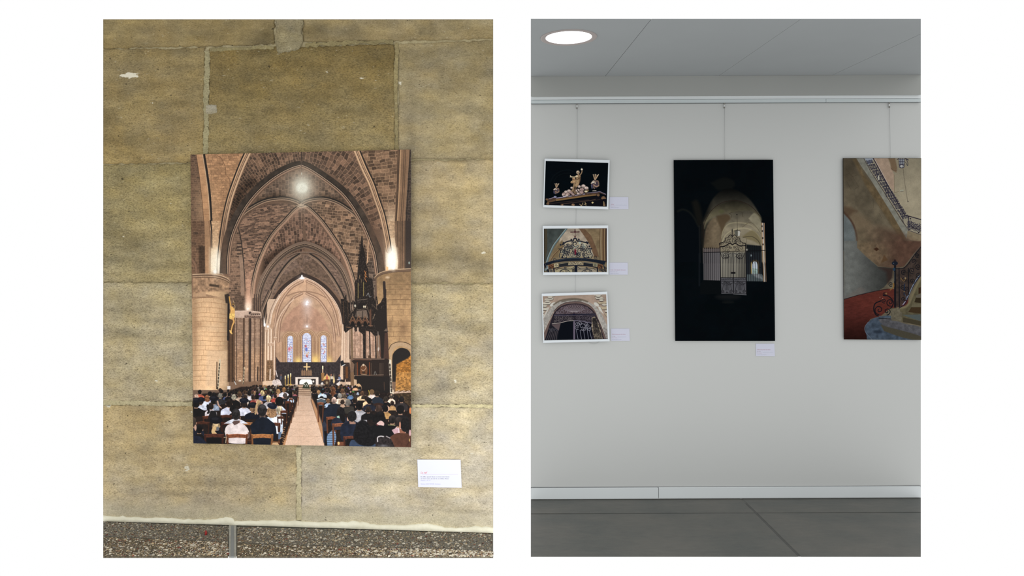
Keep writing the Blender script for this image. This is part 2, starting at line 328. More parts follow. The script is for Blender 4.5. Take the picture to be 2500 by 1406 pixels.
    c.line([(748, 686), (748, 712)], .6, (130, 98, 80)); c.line([(749, 768), (749, 796)], .5, (120, 92, 76))
    # windows of the apse
    for x, w, t, b in ((708.5, 6.5, 822, 884), (749, 10.2, 819, 884), (790, 6.8, 821, 884)):
        for r, col in ((14, (170, 134, 106)), (11.5, (196, 160, 128)), (9.5, (146, 112, 88)), (8, (190, 154, 120)), (6, (150, 116, 90)), (4, (196, 158, 122))):
            tt = np.linspace(np.pi, 2 * np.pi, 13)
            c.poly([(x + (w + r) * np.cos(u), t + 6 + (w + r) * np.sin(u)) for u in tt] + [(x + w + r, b + 4), (x - w - r, b + 4)], col)
        for i in range(-5, 6, 2): c.line([(x + (w + 4) * np.sign(i) + i * 1.7, t + 12), (x + (w + 4) * np.sign(i) + i * 1.7, b)], .7, (140, 106, 82))
    for x in np.linspace(676, 826, 22): c.line([(x, 838), (x, 884)], 1.0, (146, 112, 84), a=.5)
    c.glow(728, 882, 8, 10, (246, 214, 130), .9); c.glow(770, 880, 10, 14, (246, 208, 124), .95); c.glow(803, 882, 8, 12, (240, 204, 124), .8)
    for x, w, t, b in ((708.5, 6.5, 822, 884), (749, 10.2, 819, 884), (790, 6.8, 821, 884)):
        tt = np.linspace(np.pi, 2 * np.pi, 11)
        shp = [(x + w * np.cos(u), t + 4 + w * np.sin(u)) for u in tt] + [(x + w, b), (x - w, b)]
        c.poly([(x + (q - x) * 1.14, y) for q, y in shp], (92, 74, 84))
        c.poly(shp, lambda X, Y: C3((206, 208, 226))[None, None] + (vnoise(X / 1.7, Y / 1.7, 9)[..., None] - .5) * 70 * C3((.7, .9, 1.3))[None, None])
        for y in range(int(t) + 7, b, 6): c.line([(x - w, y), (x + w, y)], .5, (96, 96, 140), a=.7)
        for i in range(int(16 * w / 6)):
            q = _h(np.array([i]), np.array([int(x)]), 3)[0]; r = _h(np.array([i]), np.array([int(x)]), 5)[0]
            c.ell(x + (q - .5) * w * 1.4, t + 8 + r * 50, .6 + .7 * q, .8 + .8 * r, [(186, 44, 50), (70, 86, 190), (216, 150, 70), (150, 170, 220)][i % 4], a=.8)
    c.ell(746.5, 845, 2.4, 3, (176, 70, 70), a=.8, soft=1); c.ell(748, 853, 2.8, 4.6, (84, 104, 188), a=.8, soft=1); c.ell(750, 866, 3.6, 4, (214, 160, 110), a=.6, soft=1.2); c.ell(749, 869, 1.6, 2.2, (190, 80, 66), soft=.9); c.ell(705.8, 852, 2.4, 4.6, (206, 90, 96), a=.8, soft=1.2); c.ell(712, 849, 1.4, 2.2, (206, 96, 100), a=.8, soft=.9); c.ell(791, 842, 2, 2.4, (196, 130, 112), a=.8, soft=1)
    c.line(z6((150, 270), (150, 450)), .5, (110, 90, 80)); 
    for x, y, r in ((750, 737, 4), (748.5, 742, 3.2), (749.5, 796.5, 3)):
        c.glow(x, y, r * 2.4, r * 2.0, (236, 226, 226), .6); c.poly([(x - r, y + r * .5), (x, y - r), (x + r, y + r * .5), (x, y + r * .9)], (252, 250, 250))
    c.glow(737, 679, 9, 5, (240, 230, 226), .5); c.poly([(731, 680), (735, 675), (736, 671), (738.5, 671), (739, 675), (744, 680), (737, 682)], (246, 244, 244))
    # carved screen, altar, choir
    c.poly([(672, 868), (683, 884), (820, 884), (832, 866), (832, 945), (672, 945)], (58, 50, 50), var=.35, vs=3)
    for x in range(686, 832, 5): c.line([(x, 886), (x, 938)], .8, (44, 38, 40), a=.8)
    for x in (738, 743, 748.5, 754, 759): c.poly([(x - 2.2, 906), (x, 901), (x + 2.2, 906), (x + 2.2, 917), (x - 2.2, 917)], (150, 116, 90)); c.line([(x, 904), (x, 917)], .5, (80, 62, 52))
    c.line([(749, 887.5), (749, 903)], 3.0, (232, 196, 140)); c.line([(742, 895.5), (756.5, 895.5)], 2.8, (232, 196, 140))
    c.line([(788, 894), (788, 916)], 2.6, (214, 178, 140)); c.line([(788, 894), (788, 900)], 2.8, (250, 240, 200)); c.poly([(784, 910), (792, 910), (791, 930), (785, 930)], (150, 110, 70))
    c.poly([(700, 938), (800, 938), (820, 968), (680, 968)], (176, 146, 122))
    for y, l, r in ((944, 716, 776), (949, 724, 764), (953.5, 725, 764), (957.5, 727, 763), (962, 728, 763)):
        c.line([(l, y), (r, y)], 2.4, (196, 164, 138)); c.line([(l, y + 2.2), (r, y + 2.2)], 1.5, (110, 84, 66))
    c.poly([(721, 920.5), (777.5, 920.5), (777.5, 939), (721, 939)], (232, 214, 200)); c.poly([(727, 924.5), (771, 924.5), (771, 939), (727, 939)], (60, 52, 50))
    c.poly(cr([(731, 931), (736, 926), (750, 925.5), (760, 927), (763, 937)], 4) + [(763, 938), (731, 938)], (252, 248, 240))
    c.poly([(738, 948), (742, 936), (748, 932), (753, 938), (757, 949)], (54, 58, 44)); [c.ell(743 + i * 2.4, 938 + (i % 2) * 4, 1.3, 1.2, (226, 222, 210)) for i in range(5)]
    c.ell(765, 931, 2.4, 2.6, (220, 212, 204)); c.line([(764, 934), (764, 946)], .8, (60, 50, 40))
    # white piers of the chancel arch
    for X0, X1, Y0 in ((641, 668, 800), (829, 855, 800)):
        c.poly([(X0 + 2, Y0), (X1 - 6, Y0), (X1, 945), (X0, 945)] if X0 < 700 else [(X0 + 6, Y0), (X1, Y0), (X1, 945), (X0, 945)], (214, 184, 158), var=.08)
    c.poly(z5((1350, 0), (1500, 0), (1430, 200), (1400, 420), (1400, 1406), (1300, 1406), (1310, 500), (1350, 300)), (206, 176, 150))
    for x, col in ((1322, (236, 206, 178)), (1345, (150, 118, 96)), (1375, (240, 214, 190)), (1398, (162, 128, 104)), (1425, (236, 210, 186)), (1452, (158, 126, 102)), (1480, (240, 214, 190)), (1502, (140, 108, 88))):
        c.line(z5((x, 520), (x - 8, 1300)), 2.0, col)
    c.rib(z5((1390, 420), (1420, 230), (1490, 60), (1560, -60)), [(0, 6, (204, 174, 150)), (-2.5, 1.2, (110, 88, 74)), (2.4, 1.6, (238, 214, 192))])
    c.rib(z5((1490, 640), (1500, 480), (1560, 300), (1680, 120), (1800, 0)), [(0, 5, (190, 156, 130)), (-2.4, .9, (120, 94, 78)), (1.2, 1.5, (224, 194, 168))])
    for x, y in ((1345, 530), (1490, 670), (1385, 765), (1440, 765)): c.poly(z5((x - 28, y - 12), (x + 28, y - 12), (x + 20, y + 40), (x - 20, y + 40)), (190, 156, 130)); c.line(z5((x - 28, y - 12), (x + 28, y - 12)), 1, (236, 212, 188))
    c.rib(z5((1225, 470), (1245, 250), (1310, 60), (1400, -140)), [(0, 8, (110, 90, 76)), (-3.4, 1.6, K), (2.2, 1.3, (180, 152, 128)), (4.6, 1.2, (50, 43, 38))])
    c.glow(644, 790, 3.5, 14, (252, 246, 236), 1, 3); c.glow(636, 784, 1.6, 14, (240, 232, 220), .9, 3); c.ell(645, 793, 4, 4, (255, 255, 255), soft=2); c.ell(654, 797, 2.4, 2.4, (250, 250, 250), soft=1.5)
    c.poly(z5((1220, 470), (1310, 480), (1305, 1406), (1180, 1406)), (98, 74, 58)); 
    for x in (1205, 1240, 1270, 1295): c.line(z5((x, 480), (x - 5, 1406)), 1.1, (66, 50, 42))
    # statue niche
    c.poly(z5((1350, 1050), (1450, 1050), (1465, 1400), (1330, 1400)), (120, 92, 68), var=.4, vs=2); c.line(z5((1405, 1210), (1400, 1380)), 3.5, (212, 186, 166)); c.line(z5((1500, 1230), (1525, 1330)), 2, (220, 206, 200))
    # mid left pier
    c.poly(z5((680, -20), (1240, -20), (1240, 210), (790, 210), (760, 60)), (100, 80, 66), var=.3, vs=3)
    c.bricks(z5((790, -60), (970, -60), (965, 200), (800, 200)), 0, 8, 4.5, (96, 76, 62), (64, 52, 44), (112, 90, 74), 34, .4)
    for x in (1130, 1165, 1200, 1235): c.line(z5((x, -80), (x + 4, 210)), 1.5, (64, 52, 46)); c.line(z5((x + 14, -80), (x + 18, 210)), 1.1, (132, 108, 90))
    c.glow(607, 738, 8.5, 24, (248, 206, 176), 1.0, 3); c.glow(606, 750, 8, 12, (255, 232, 206), 1.0, 3); c.glow(607, 700, 8, 40, (214, 164, 134), .7, 2.4)
    c.bricks(z5((795, 310), (1240, 330), (1300, 480), (1300, 1406), (795, 1406)), 0, 13, 6.5, (158, 128, 106), (120, 94, 78), (120, 92, 74), 35, .2, mw=.8)
    c.mul(z5((795, 900), (1300, 900), (1300, 1406), (795, 1406)), (1.12, 1.08, 1.0), 20)
    for x, w, col in ((830, 1.6, (70, 54, 44)), (952, 4.2, (88, 68, 54)), (1040, 2.0, (100, 78, 62)), (1062, 4.6, (58, 46, 40)), (1140, 2.2, (104, 80, 64)), (1240, 3.4, (84, 62, 50)), (1280, 3.0, (74, 56, 46))):
        c.line(z5((x, 330), (x - 6, 1406)), w, col)
    for x, w in ((1000, 5), (1100, 4), (1180, 5)): c.line(z5((x, 340), (x - 4, 1406)), w, (190, 160, 136), a=.35, soft=2)
    c.poly(z5((790, 200), (1090, 200), (1240, 220), (1240, 330), (790, 320)), (196, 168, 148), var=.15); c.line(z5((790, 205), (1060, 200), (1225, 225)), 1.2, (226, 200, 180))
    c.poly(z5((960, 280), (1240, 290), (1240, 335), (960, 320)), (120, 96, 82), var=.5, vs=2); c.ell(*z5((1058, 240))[0], 3, 3.5, (60, 50, 46))
    for i in range(5): c.ell(*z5((1080 + 32 * i, 255))[0], 2.6, 3.2, (140, 116, 100)); c.ell(*z5((1090 + 32 * i, 265))[0], 1.2, 1.6, (66, 54, 48))
    c.ell(*z5((1020, 170))[0], 2.6, 2.6, (255, 250, 240), soft=1.5)
    c.poly(z5((665, 100), (795, 320), (795, 1420), (660, 1420)), (84, 62, 46), var=.2, vs=4)
    for x, col in ((700, (60, 44, 34)), (730, (112, 84, 62)), (755, (62, 46, 36)), (780, (108, 82, 62))): c.line(z5((x, 500), (x, 1420)), 1.5, col)
    # great column on the left
    col1 = z3((75, 900), (560, 900), (700, 970), (705, 1060), (690, 1120), (690, 1420), (70, 1420))
    c.poly(col1, (156, 124, 96), var=.2, vs=6)
    def colgrad(X, Y):
        u = np.clip((X - 470) / 88, 0, 1)
        sh = .80 + .30 * np.sin(np.pi * np.clip(u * .95 + .1, 0, 1)) - .10 * np.clip((u - .85) / .15, 0, 1)
        m = .93 + .14 * fbm(X / 9, Y / 9, 6)
        return C3((212, 174, 134))[None, None] * (sh * m * (.94 + .12 * np.clip((Y - 700) / 180, 0, 1)))[..., None]
    c.poly(z3((75, 1200), (690, 1170), (690, 1420), (68, 1420)) + z5((70, 0), (78, 1500), (690, 1500)) + z5((668, 1480), (672, 0)), colgrad)
    c.poly(z5((60, -10), (630, -30), (672, 60), (672, 1560), (80, 1560)), colgrad)
    c.poly(z3((80, 930), (400, 925), (600, 960), (700, 1050), (690, 1230), (560, 1200), (300, 1215), (75, 1250)), (158, 126, 98), var=.35, vs=5, soft=2.5); c.poly(z3((75, 1240), (300, 1225), (300, 1290), (75, 1300)), (190, 154, 120), soft=1.5)
    rows = [-20, 60, 145, 240, 310, 385, 480, 570, 640, 720, 800, 880, 975, 1050, 1140, 1230, 1330, 1400]
    for i, y in enumerate(rows):
        cv = max(0, 26 - abs(y) * .02) * (1 - y / 900 if y < 900 else 0)
        c.line(cr(z5((80, y + cv), (250, y - 8), (450, y + 4), (665, y + cv * 1.8)), 4), .8, (150, 112, 80), a=.9)
        for j in range(4):
            x = 90 + ((i * 137 + j * 171) % 560)
            c.line(z5((x, y), (x, y + 75)), .6, (160, 122, 90), a=.8)
    c.poly(z5((320, 880), (665, 880), (665, 1500), (300, 1500)), (222, 188, 152), a=.6, var=.1, soft=3)
    c.glow(476, 800, 6, 100, (150, 116, 86), .5); c.glow(486, 792, 12, 8, (150, 114, 84), .5); c.glow(520, 800, 18, 8, (226, 194, 158), .4)
    for o, w, col in ((0, 2.2, (196, 166, 136)), (3, 3.2, (108, 84, 66)), (5.6, 1.4, (180, 150, 122)), (8, 1.6, (96, 74, 58))):
        c.line(cr(z3((75, 915 + o * 7), (300, 905 + o * 7), (500, 920 + o * 7), (640, 965 + o * 7), (708, 1020 + o * 5)), 5), w, col)
    c.poly(z3((360, 1075), (525, 1095), (525, 1135), (360, 1115)), (72, 58, 46), soft=1.2)
    c.ell(523, 666, 6, 5, (200, 176, 150), a=.7, soft=3); c.ell(525, 663, 4.2, 4.5, (255, 255, 250), soft=2.2)
    # numbered gauge boards on the piers
    for P, l, n in ((z5((490, 1080), (482, 1500)), 8, 7),):
        c.line(P, 2.4, (96, 74, 56))
    c.line(z5((540, 1050), (505, 1530)), 4.4, (206, 190, 160)); [c.line(z5((532 - i * 4.4, 1110 + i * 58), (532 - i * 4.4, 1140 + i * 58)), 2.6, (66, 56, 46)) for i in range(8)]
    c.poly(z5((478, 1500), (502, 1500), (502, 1545), (476, 1545)), (66, 52, 40))
    c.line(z5((960, 1175), (940, 1450)), 3, (196, 176, 146)); [c.line(z5((957 - i * 4, 1210 + i * 55), (957 - i * 4, 1236 + i * 55)), 1.8, (66, 56, 46)) for i in range(5)]
    c.line(z5((1192, 1165), (1188, 1400)), 2.4, (46, 36, 30))
    # crucifix on the column
    c.line(z5((690, -60), (680, 700)), 4.4, (38, 34, 32)); c.poly(z5((662, 630), (700, 640), (692, 715), (668, 712)), (38, 34, 32)); c.poly(z3((620, 1260), (690, 1240), (700, 1420), (640, 1400)), (52, 44, 38), soft=1)
    c.line(cr(z5((700, -40), (715, 60), (728, 110)), 4), 2.6, (214, 160, 84)); c.line(z5((770, 30), (800, 130), (795, 170)), 1.6, (180, 150, 110)); c.ell(*z5((768, 90))[0], 3.0, 3.8, (72, 56, 40)); c.ell(*z5((766, 88))[0], 1.5, 1.8, (196, 150, 90))
    c.poly(cr(z5((712, 110), (750, 130), (790, 170), (795, 240), (780, 290), (715, 280), (722, 200)), 4), (222, 172, 100), var=.15, vs=2)
    c.poly(cr(z5((705, 250), (790, 250), (788, 330), (740, 350), (700, 330)), 3), (236, 194, 112), var=.3, vs=1.5)
    c.line(cr(z5((760, 330), (780, 390), (752, 460), (735, 550)), 5), 4.6, (218, 166, 98), w2=2.4); c.poly(z5((700, 530), (735, 540), (758, 600), (745, 605), (712, 580)), (230, 186, 110))
    # great column on the right with the arched recess
    def colr(X, Y):
        m = .86 + .30 * fbm(X / 7, Y / 7, 16)
        return C3((172, 138, 100))[None, None] * m[..., None] * (.80 + .22 * np.clip((Y - 680) / 80, 0, 1))[..., None]
    c.poly(z4((1330, 960), (1500, 880), (1925, 850), (1925, 1420), (1340, 1420)), colr)
    c.poly(z6((1490, -10), (1925, -10), (1925, 1420), (1540, 1420), (1530, 600)), colr)
    for i, y in enumerate((1080, 1165, 1250, 1340)):
        c.line(z4((1500, y + 10), (1700, y), (1915, y + 6)), .8, (112, 86, 62)); c.line(z4((1560 + i * 90, y), (1560 + i * 90, y + 80)), .7, (116, 90, 64))
    for i, y in enumerate((10, 95, 180, 275, 375, 470, 560, 640)):
        c.line(z6((1510, y + 6), (1700, y), (1915, y + 4)), .8, (120, 92, 66)); c.line(z6((1600 + (i * 97) % 280, y), (1600 + (i * 97) % 280, y + 85)), .7, (122, 94, 68))
    c.glow(984, 800, 12, 18, (110, 84, 62), .55); c.glow(953, 792, 5, 12, (104, 80, 60), .5)
    for o, w, col in ((0, 2.0, (190, 160, 128)), (3.2, 3.4, (110, 88, 70)), (6.2, 1.4, (84, 66, 54))):
        c.line(cr(z4((1300, 960 + o * 7), (1380, 890 + o * 7), (1520, 845 + o * 7), (1700, 825 + o * 7), (1915, 815 + o * 7)), 5), w, col)
    c.ell(960, 656, 6, 5, (214, 196, 170), a=.7, soft=3); c.ell(960, 653, 4.6, 4.6, (255, 255, 252), soft=2); c.poly(z4((1490, 770), (1530, 790), (1530, 840), (1490, 850)), (236, 190, 140))
    c.ell(*z4((1520, 965))[0], 5, 3, (200, 172, 140), soft=2); c.ell(*z4((1890, 715))[0], 2, 3, (150, 160, 150), soft=1)
    c.rib(z6((1540, 870), (1580, 790), (1660, 745), (1750, 735), (1840, 750), (1920, 790)), [(0, 1.2, (48, 40, 36)), (6, 9, (178, 148, 116))], n=6)
    c.line(z6((1575, 900), (1575, 1420)), 5.5, (182, 152, 118))
    c.poly(cr(z6((1600, 1420), (1600, 1050), (1620, 930), (1690, 860), (1760, 838), (1850, 860), (1905, 920), (1915, 1000)), 5) + z6((1925, 1420)), (38, 34, 32))
    c.poly(z6((1660, 1420), (1670, 1120), (1740, 1080), (1860, 1020), (1925, 960), (1925, 1420)), lambda X, Y: C3((168, 112, 52))[None, None] * (.45 + 1.0 * fbm(X / 4, Y / 3, 26))[..., None], soft=1.5)
    c.poly(z8((1670, -10), (1925, -10), (1925, 330), (1650, 330)), lambda X, Y: C3((172, 122, 66))[None, None] * (.5 + .9 * fbm(X / 4, Y / 3, 27))[..., None])
    c.poly(z8((1640, 330), (1925, 300), (1925, 620), (1660, 620)), (84, 62, 40), var=.5, vs=3); c.line(z8((1640, 345), (1925, 330)), 3, (196, 160, 134)); [c.ell(*z8((1650 + i * 30, 335 - (i % 3) * 12))[0], 2.2, 1.6, (200, 168, 146)) for i in range(9)]
    c.line(z8((1610, 300), (1620, 430)), 4, (214, 190, 160))
    c.line(z6((1560, 1060), (1580, 1640)), 6.6, (214, 202, 180)); [c.line(z6((1558 + i * 4, 1120 + i * 62), (1560 + i * 4, 1150 + i * 62)), 4.0, (72, 62, 54)) for i in range(8)]
    # carved pulpit: spire, canopy, tub
    W2 = (74, 56, 44)
    def W(X, Y): return C3((46, 39, 35))[None, None] * (.8 + .9 * np.clip(vnoise(X / 1.3, Y / 2.2, 77) - .55, 0, 1) * 2)[..., None]
    W.dark = 1
    c.bricks(z6((790, 520), (1330, 520), (1330, 1010), (790, 1010)), 0, 9, 10, (186, 152, 130), (150, 118, 98), (140, 110, 90), 41, .3)
    for x, w in ((850, 6), (900, 5), (1110, 5), (1135, 3), (1210, 3), (1310, 3)): c.line(z6((x, 500), (x + 12, 1015)), w, W if x != 900 else (116, 94, 72))
    for x in (960, 1050, 1150, 1270): c.line(z6((x, 540), (x, 1000)), 1.6, (128, 98, 80))
    for x in (750, 790, 825, 850): c.line(z6((x, 440), (x, 1080)), 2.6, (220, 190, 164)); c.line(z6((x + 16, 440), (x + 16, 1080)), 1.4, (166, 134, 110))
    c.poly(z4((1072, 250), (1090, 260), (1100, 420), (1135, 560), (1160, 760), (1190, 830), (1200, 980), (1260, 990), (1280, 1200), (1290, 1406), (960, 1406), (955, 1050), (1000, 980), (1010, 780), (1040, 560), (1060, 400)), W)
    for i in range(15):
        y = 410 + i * 26; w = 22 + i * 4.2
        for sgn in (-1, 1): c.ell(*z4((1088 + sgn * (w + 12), y))[0], 1.6, 1.3, W)
    c.poly(z4((1160, 740), (1180, 380), (1215, 260), (1195, 420), (1185, 700)), (196, 156, 122))
    for x, y0, y1, w, col in ((1015, 1060, 1330, 1.5, (150, 128, 80)), (1108, 1050, 1280, 1.5, (160, 140, 84)), (1040, 930, 980, 1.3, (150, 120, 90)), (1070, 1000, 1050, .9, (140, 112, 84))): c.line(z4((x, y0), (x, y1)), w, col)
    c.line(cr(z4((1120, 850), (1150, 920), (1130, 980), (1160, 1040)), 4), 1.3, (190, 120, 70)); c.line(cr(z4((1150, 860), (1130, 930), (1170, 960)), 4), 1.1, (200, 130, 76)); c.line(cr(z4((1160, 1280), (1190, 1230), (1210, 1300), (1240, 1290)), 4), 1.0, (150, 150, 150))
    c.line(z4((980, 1360), (1160, 1340)), 1.2, (120, 116, 110))
    for x, y in ((800, 1270), (930, 1360), (1330, 1290)): c.poly(z4((x - 10, y), (x + 10, y), (x + 26, 1420), (x - 30, 1420)), W)
    c.line(z4((1460, 1050), (1470, 1250)), 6.5, (50, 42, 38)); c.line(z4((1475, 1180), (1470, 1420)), 6.5, (50, 42, 38))
    c.poly(z6((715, 0), (790, 0), (850, 60), (960, 40), (1000, -10), (1290, -10), (1330, 120), (1400, 60), (1440, -20), (1500, -20), (1505, 160), (1500, 380), (1510, 520), (1530, 560), (1300, 640), (1230, 560), (1130, 540), (1110, 620), (1040, 560), (1020, 540), (970, 560), (920, 500), (870, 520), (800, 580), (770, 540), (765, 420), (735, 200)), W)
    for x, y0, y1, w, col in ((760, 40, 400, 2, W2), (835, 30, 340, 1.2, W2), (885, 60, 240, 1.0, (150, 124, 106)), (925, 30, 200, 1.0, (150, 124, 106)), (1325, 20, 180, 1.2, (120, 100, 84))): c.line(z6((x, y0), (x + 10, y1)), w, col)
    for t in (50, 20): c.ell(*z6((870 + t, 150))[0], 1.0, 9, (176, 148, 128))
    c.poly(z6((1020, 70), (1150, 60), (1160, 170), (1010, 180)), (34, 29, 27)); c.line(z6((1000, 180), (1160, 165)), 1.4, (96, 82, 70)); c.line(z6((1000, 20), (1170, 0)), 1.4, (110, 96, 84))
    c.poly(z6((985, 200), (1160, 190), (1190, 330), (960, 300)), lambda X, Y: C3((108, 92, 80))[None, None] * (.7 + .6 * (np.sin((X * .8 + Y) * 2.4) > 0))[..., None])
    c.line(z6((860, 270), (985, 120)), 2.0, (92, 76, 64)); c.line(z6((1150, 90), (1210, 250)), 1.6, (92, 76, 64)); c.line(z6((1250, 90), (1350, 190)), 1.6, (84, 70, 58))
    c.ell(*z6((1110, 130))[0], 1.3, 3, (236, 220, 190)); c.ell(*z6((1135, 130))[0], 1.5, 3, (236, 220, 190)); c.ell(*z6((962, 115))[0], 2.0, 3, (220, 210, 190), soft=1)
    for x in (920, 1025, 1135):
        c.poly(z6((x - 55, 400), (x, 290), (x + 65, 390), (x + 40, 440), (x, 380), (x - 35, 440)), (96, 68, 52)); c.line(z6((x - 60, 400), (x, 285), (x + 68, 400)), 1.3, (128, 98, 76)); c.ell(*z6((x, 340))[0], 2, 2.2, (40, 33, 30))
        c.poly(cr(z6((x - 40, 460), (x - 25, 400), (x, 380), (x + 25, 400), (x + 45, 460)), 3), (30, 26, 24)); c.line(z6((x, 285), (x, 255)), 1.6, (120, 100, 84)); c.line(z6((x - 48, 370), (x - 44, 210)), 1.6, W)
    for x in (1270, 1345, 1420): c.line(z6((x, 340), (x + 30, 260)), 1.3, (146, 122, 100))
    c.line(z6((1225, 190), (1225, 460)), 4.5, (92, 64, 50)); c.line(z6((1195, 455), (1260, 460)), 2, (124, 92, 72)); c.line(z6((815, 480), (880, 490)), 2.2, (110, 82, 64)); c.ell(*z6((980, 455))[0], 2.4, 2.2, (110, 86, 70)); c.ell(*z6((1090, 455))[0], 2.4, 2.2, (110, 86, 70))
    for x in (935, 1010): c.line(z6((x, 500), (x, 560)), 4.2, (190, 160, 138))
    c.poly(z6((1320, 200), (1500, 150), (1510, 520), (1540, 1050), (1410, 1060), (1390, 640), (1320, 500)), (40, 34, 31)); c.poly(z6((1470, 580), (1520, 580), (1545, 1030), (1450, 1040)), (72, 52, 44)); c.poly(z6((1455, 550), (1495, 500), (1535, 555)), (104, 88, 76))
    c.line(z6((1355, 560), (1375, 980)), 1.6, (150, 134, 120)); c.ell(*z6((1365, 860))[0], 2, 5, (190, 176, 164), soft=1); c.line(z6((1385, 880), (1395, 980)), 3, (96, 62, 50)); c.poly(z6((1190, 970), (1230, 960), (1240, 1010), (1185, 1010)), W2); c.line(z6((1110, 600), (1110, 1010)), 3, W)
    c.poly(z6((890, 1050), (950, 1015), (1500, 1020), (1550, 1050), (1540, 1110), (1560, 1420), (1480, 1420), (950, 1420), (930, 1330), (950, 1120)), (44, 35, 31))
    c.line(z6((900, 1052), (960, 1025), (1230, 1030), (1460, 1030)), 2.0, (124, 100, 86)); c.line(z6((950, 1040), (1240, 1045)), 1.6, (96, 66, 52))
    for x in (1000, 1210): c.line(z6((x, 1090), (x + 4, 1310)), 2.6, (112, 60, 38))
    for x in (965, 985, 1240, 1390, 1410, 1440): c.line(z6((x, 1100), (x, 1310)), 1.0, (100, 82, 68))
    c.poly(cr(z6((1050, 1290), (1050, 1180), (1105, 1110), (1170, 1180), (1170, 1290)), 4), (104, 68, 46)); c.line(cr(z6((1070, 1160), (1105, 1120), (1150, 1170), (1110, 1230), (1070, 1210)), 5), 1.2, (190, 164, 140)); c.ell(*z6((1105, 1130))[0], 2.2, 2.8, (206, 186, 160)); c.line(z6((1070, 1290), (1160, 1300)), 1.2, (180, 150, 120)); c.ell(*z6((1110, 1260))[0], 4, 3, (60, 44, 34))
    c.line(z6((960, 1340), (1440, 1330)), 2.4, (96, 66, 50)); c.line(z6((920, 1310), (1450, 1300)), 1.0, (150, 124, 104)); c.line(z6((980, 1380), (1220, 1370)), 2, (112, 80, 60)); c.ell(*z6((940, 1330))[0], 2.4, 3, (186, 172, 160)); c.line(cr(z6((1290, 1300), (1305, 1240), (1330, 1300)), 3), 1, (130, 126, 120))
    c.poly(z8((935, 60), (1560, 60), (1560, 430), (1180, 330), (1000, 330), (960, 240)), (36, 31, 29)); c.poly(z6((755, 1090), (870, 1090), (900, 1420), (760, 1420)), (62, 48, 42), var=.4, vs=2); c.poly(z6((800, 1160), (840, 1160), (840, 1360), (800, 1360)), (104, 66, 40))
    c.poly(z8((880, -10), (940, -10), (960, 230), (890, 230)), (120, 92, 68)); c.poly(z8((940, 110), (990, 120), (1000, 300), (950, 300)), (196, 164, 134)); c.poly(cr(z8((985, 200), (1030, 185), (1070, 230), (1070, 300), (990, 320)), 3), (206, 166, 124)); c.line(z8((1460, 160), (1465, 300)), 1.2, (84, 62, 50))
    c.poly(z6((712, 1070), (755, 1050), (780, 1120), (720, 1150)), (34, 34, 36)); c.line(z6((750, 1140), (790, 1125)), 1.6, (220, 226, 230)); c.poly(z8((725, 170), (805, 110), (805, 240), (730, 240)), (190, 160, 136)); c.line(z8((700, 130), (770, 140)), 5.5, (40, 34, 32))
    # clergy
    c.poly(cr(z8((415, 110), (440, 60), (480, 40), (520, 60), (535, 120), (500, 130), (440, 130)), 3), (222, 180, 110)); c.poly(z8((465, 60), (495, 60), (498, 120), (462, 120)), (190, 96, 80)); c.ell(*z8((478, 35))[0], 2.2, 2.8, (200, 140, 110)); c.poly(z8((435, 115), (525, 115), (515, 230), (445, 230)), (78, 58, 44)); c.ell(*z8((478, 170))[0], 2.6, 3.6, (150, 130, 104))
    c.poly(z8((540, 60), (585, 60), (590, 110), (540, 115)), (206, 190, 170)); c.ell(*z8((553, 38))[0], 2, 2.6, (150, 106, 84)); c.poly(z8((540, 110), (585, 110), (580, 200), (545, 200)), (44, 42, 46)); c.poly(z8((598, 15), (618, 150), (598, 190), (580, 150)), (226, 196, 140)); c.line(z8((530, 50), (530, 150)), 1, (230, 210, 170))
    c.poly(z8((675, 70), (715, 70), (715, 130), (675, 130)), (112, 116, 140)); c.ell(*z8((692, 45))[0], 1.9, 2.5, (130, 90, 74)); c.poly(cr(z8((620, 240), (640, 190), (680, 160), (700, 140), (695, 240)), 3), (226, 214, 206)); c.line(z8((655, 120), (690, 110)), 1.8, (220, 200, 190)); c.poly(cr(z8((370, 180), (400, 160), (420, 190), (390, 215)), 3), (220, 212, 204))
    c.poly(cr(z7((1450, 220), (1440, 150), (1480, 110), (1560, 120), (1600, 190), (1610, 240), (1500, 230)), 4), (216, 198, 190), var=.2, vs=2); c.ell(*z7((1495, 110))[0], 2.2, 2.4, (90, 70, 60)); c.ell(*z7((1590, 40))[0], 1.8, 2.4, (120, 90, 80)); c.poly(z7((1570, 55), (1605, 55), (1600, 120), (1570, 120)), (82, 82, 94))
    for x, y, t in ((1662, 60, 240), (1712, 40, 210), (1755, 20, 200)):
        c.line(z7((x, y + 40), (x, t)), 2.0, (196, 158, 84)); c.line(z7((x, y), (x, y + 40)), 2.8, (238, 214, 150)); c.ell(*z7((x, y - 2))[0], 1.2, 1.8, (255, 248, 210)); c.ell(*z7((x, t))[0], 3, 1.6, (206, 170, 90))
    c.line(z7((680, 170), (680, 230)), 3, (180, 150, 120)); c.line(z7((790, 150), (815, 200)), 2.4, (190, 186, 180)); c.line(z7((775, 90), (800, 150)), 1.4, (40, 34, 34)); c.poly(z7((665, 230), (720, 225), (722, 285), (668, 285)), (224, 216, 212)); c.poly(z7((862, 125), (905, 125), (905, 150), (862, 150)), (220, 206, 186))
    sh = 1 - .15 * np.clip((640 - c.Y) / 60, 0, 1); lum = c.im.mean(-1) / 255; sh = 1 - (1 - sh) * np.clip(1.35 - lum * 1.2, 0, 1); c.im *= sh[..., None]
    # aisle floor
    aisle = lambda X, Y: C3((216, 182, 156))[None, None] * (.96 + .08 * fbm(X / 10, Y / 7, 12))[..., None] * (.86 + .16 * np.clip((Y - 965) / 60, 0, 1))[..., None]
    c.poly(z7((1895, 385), (1960, 385), (1960, 1250), (1655, 1245), (1740, 900), (1830, 620)), aisle)
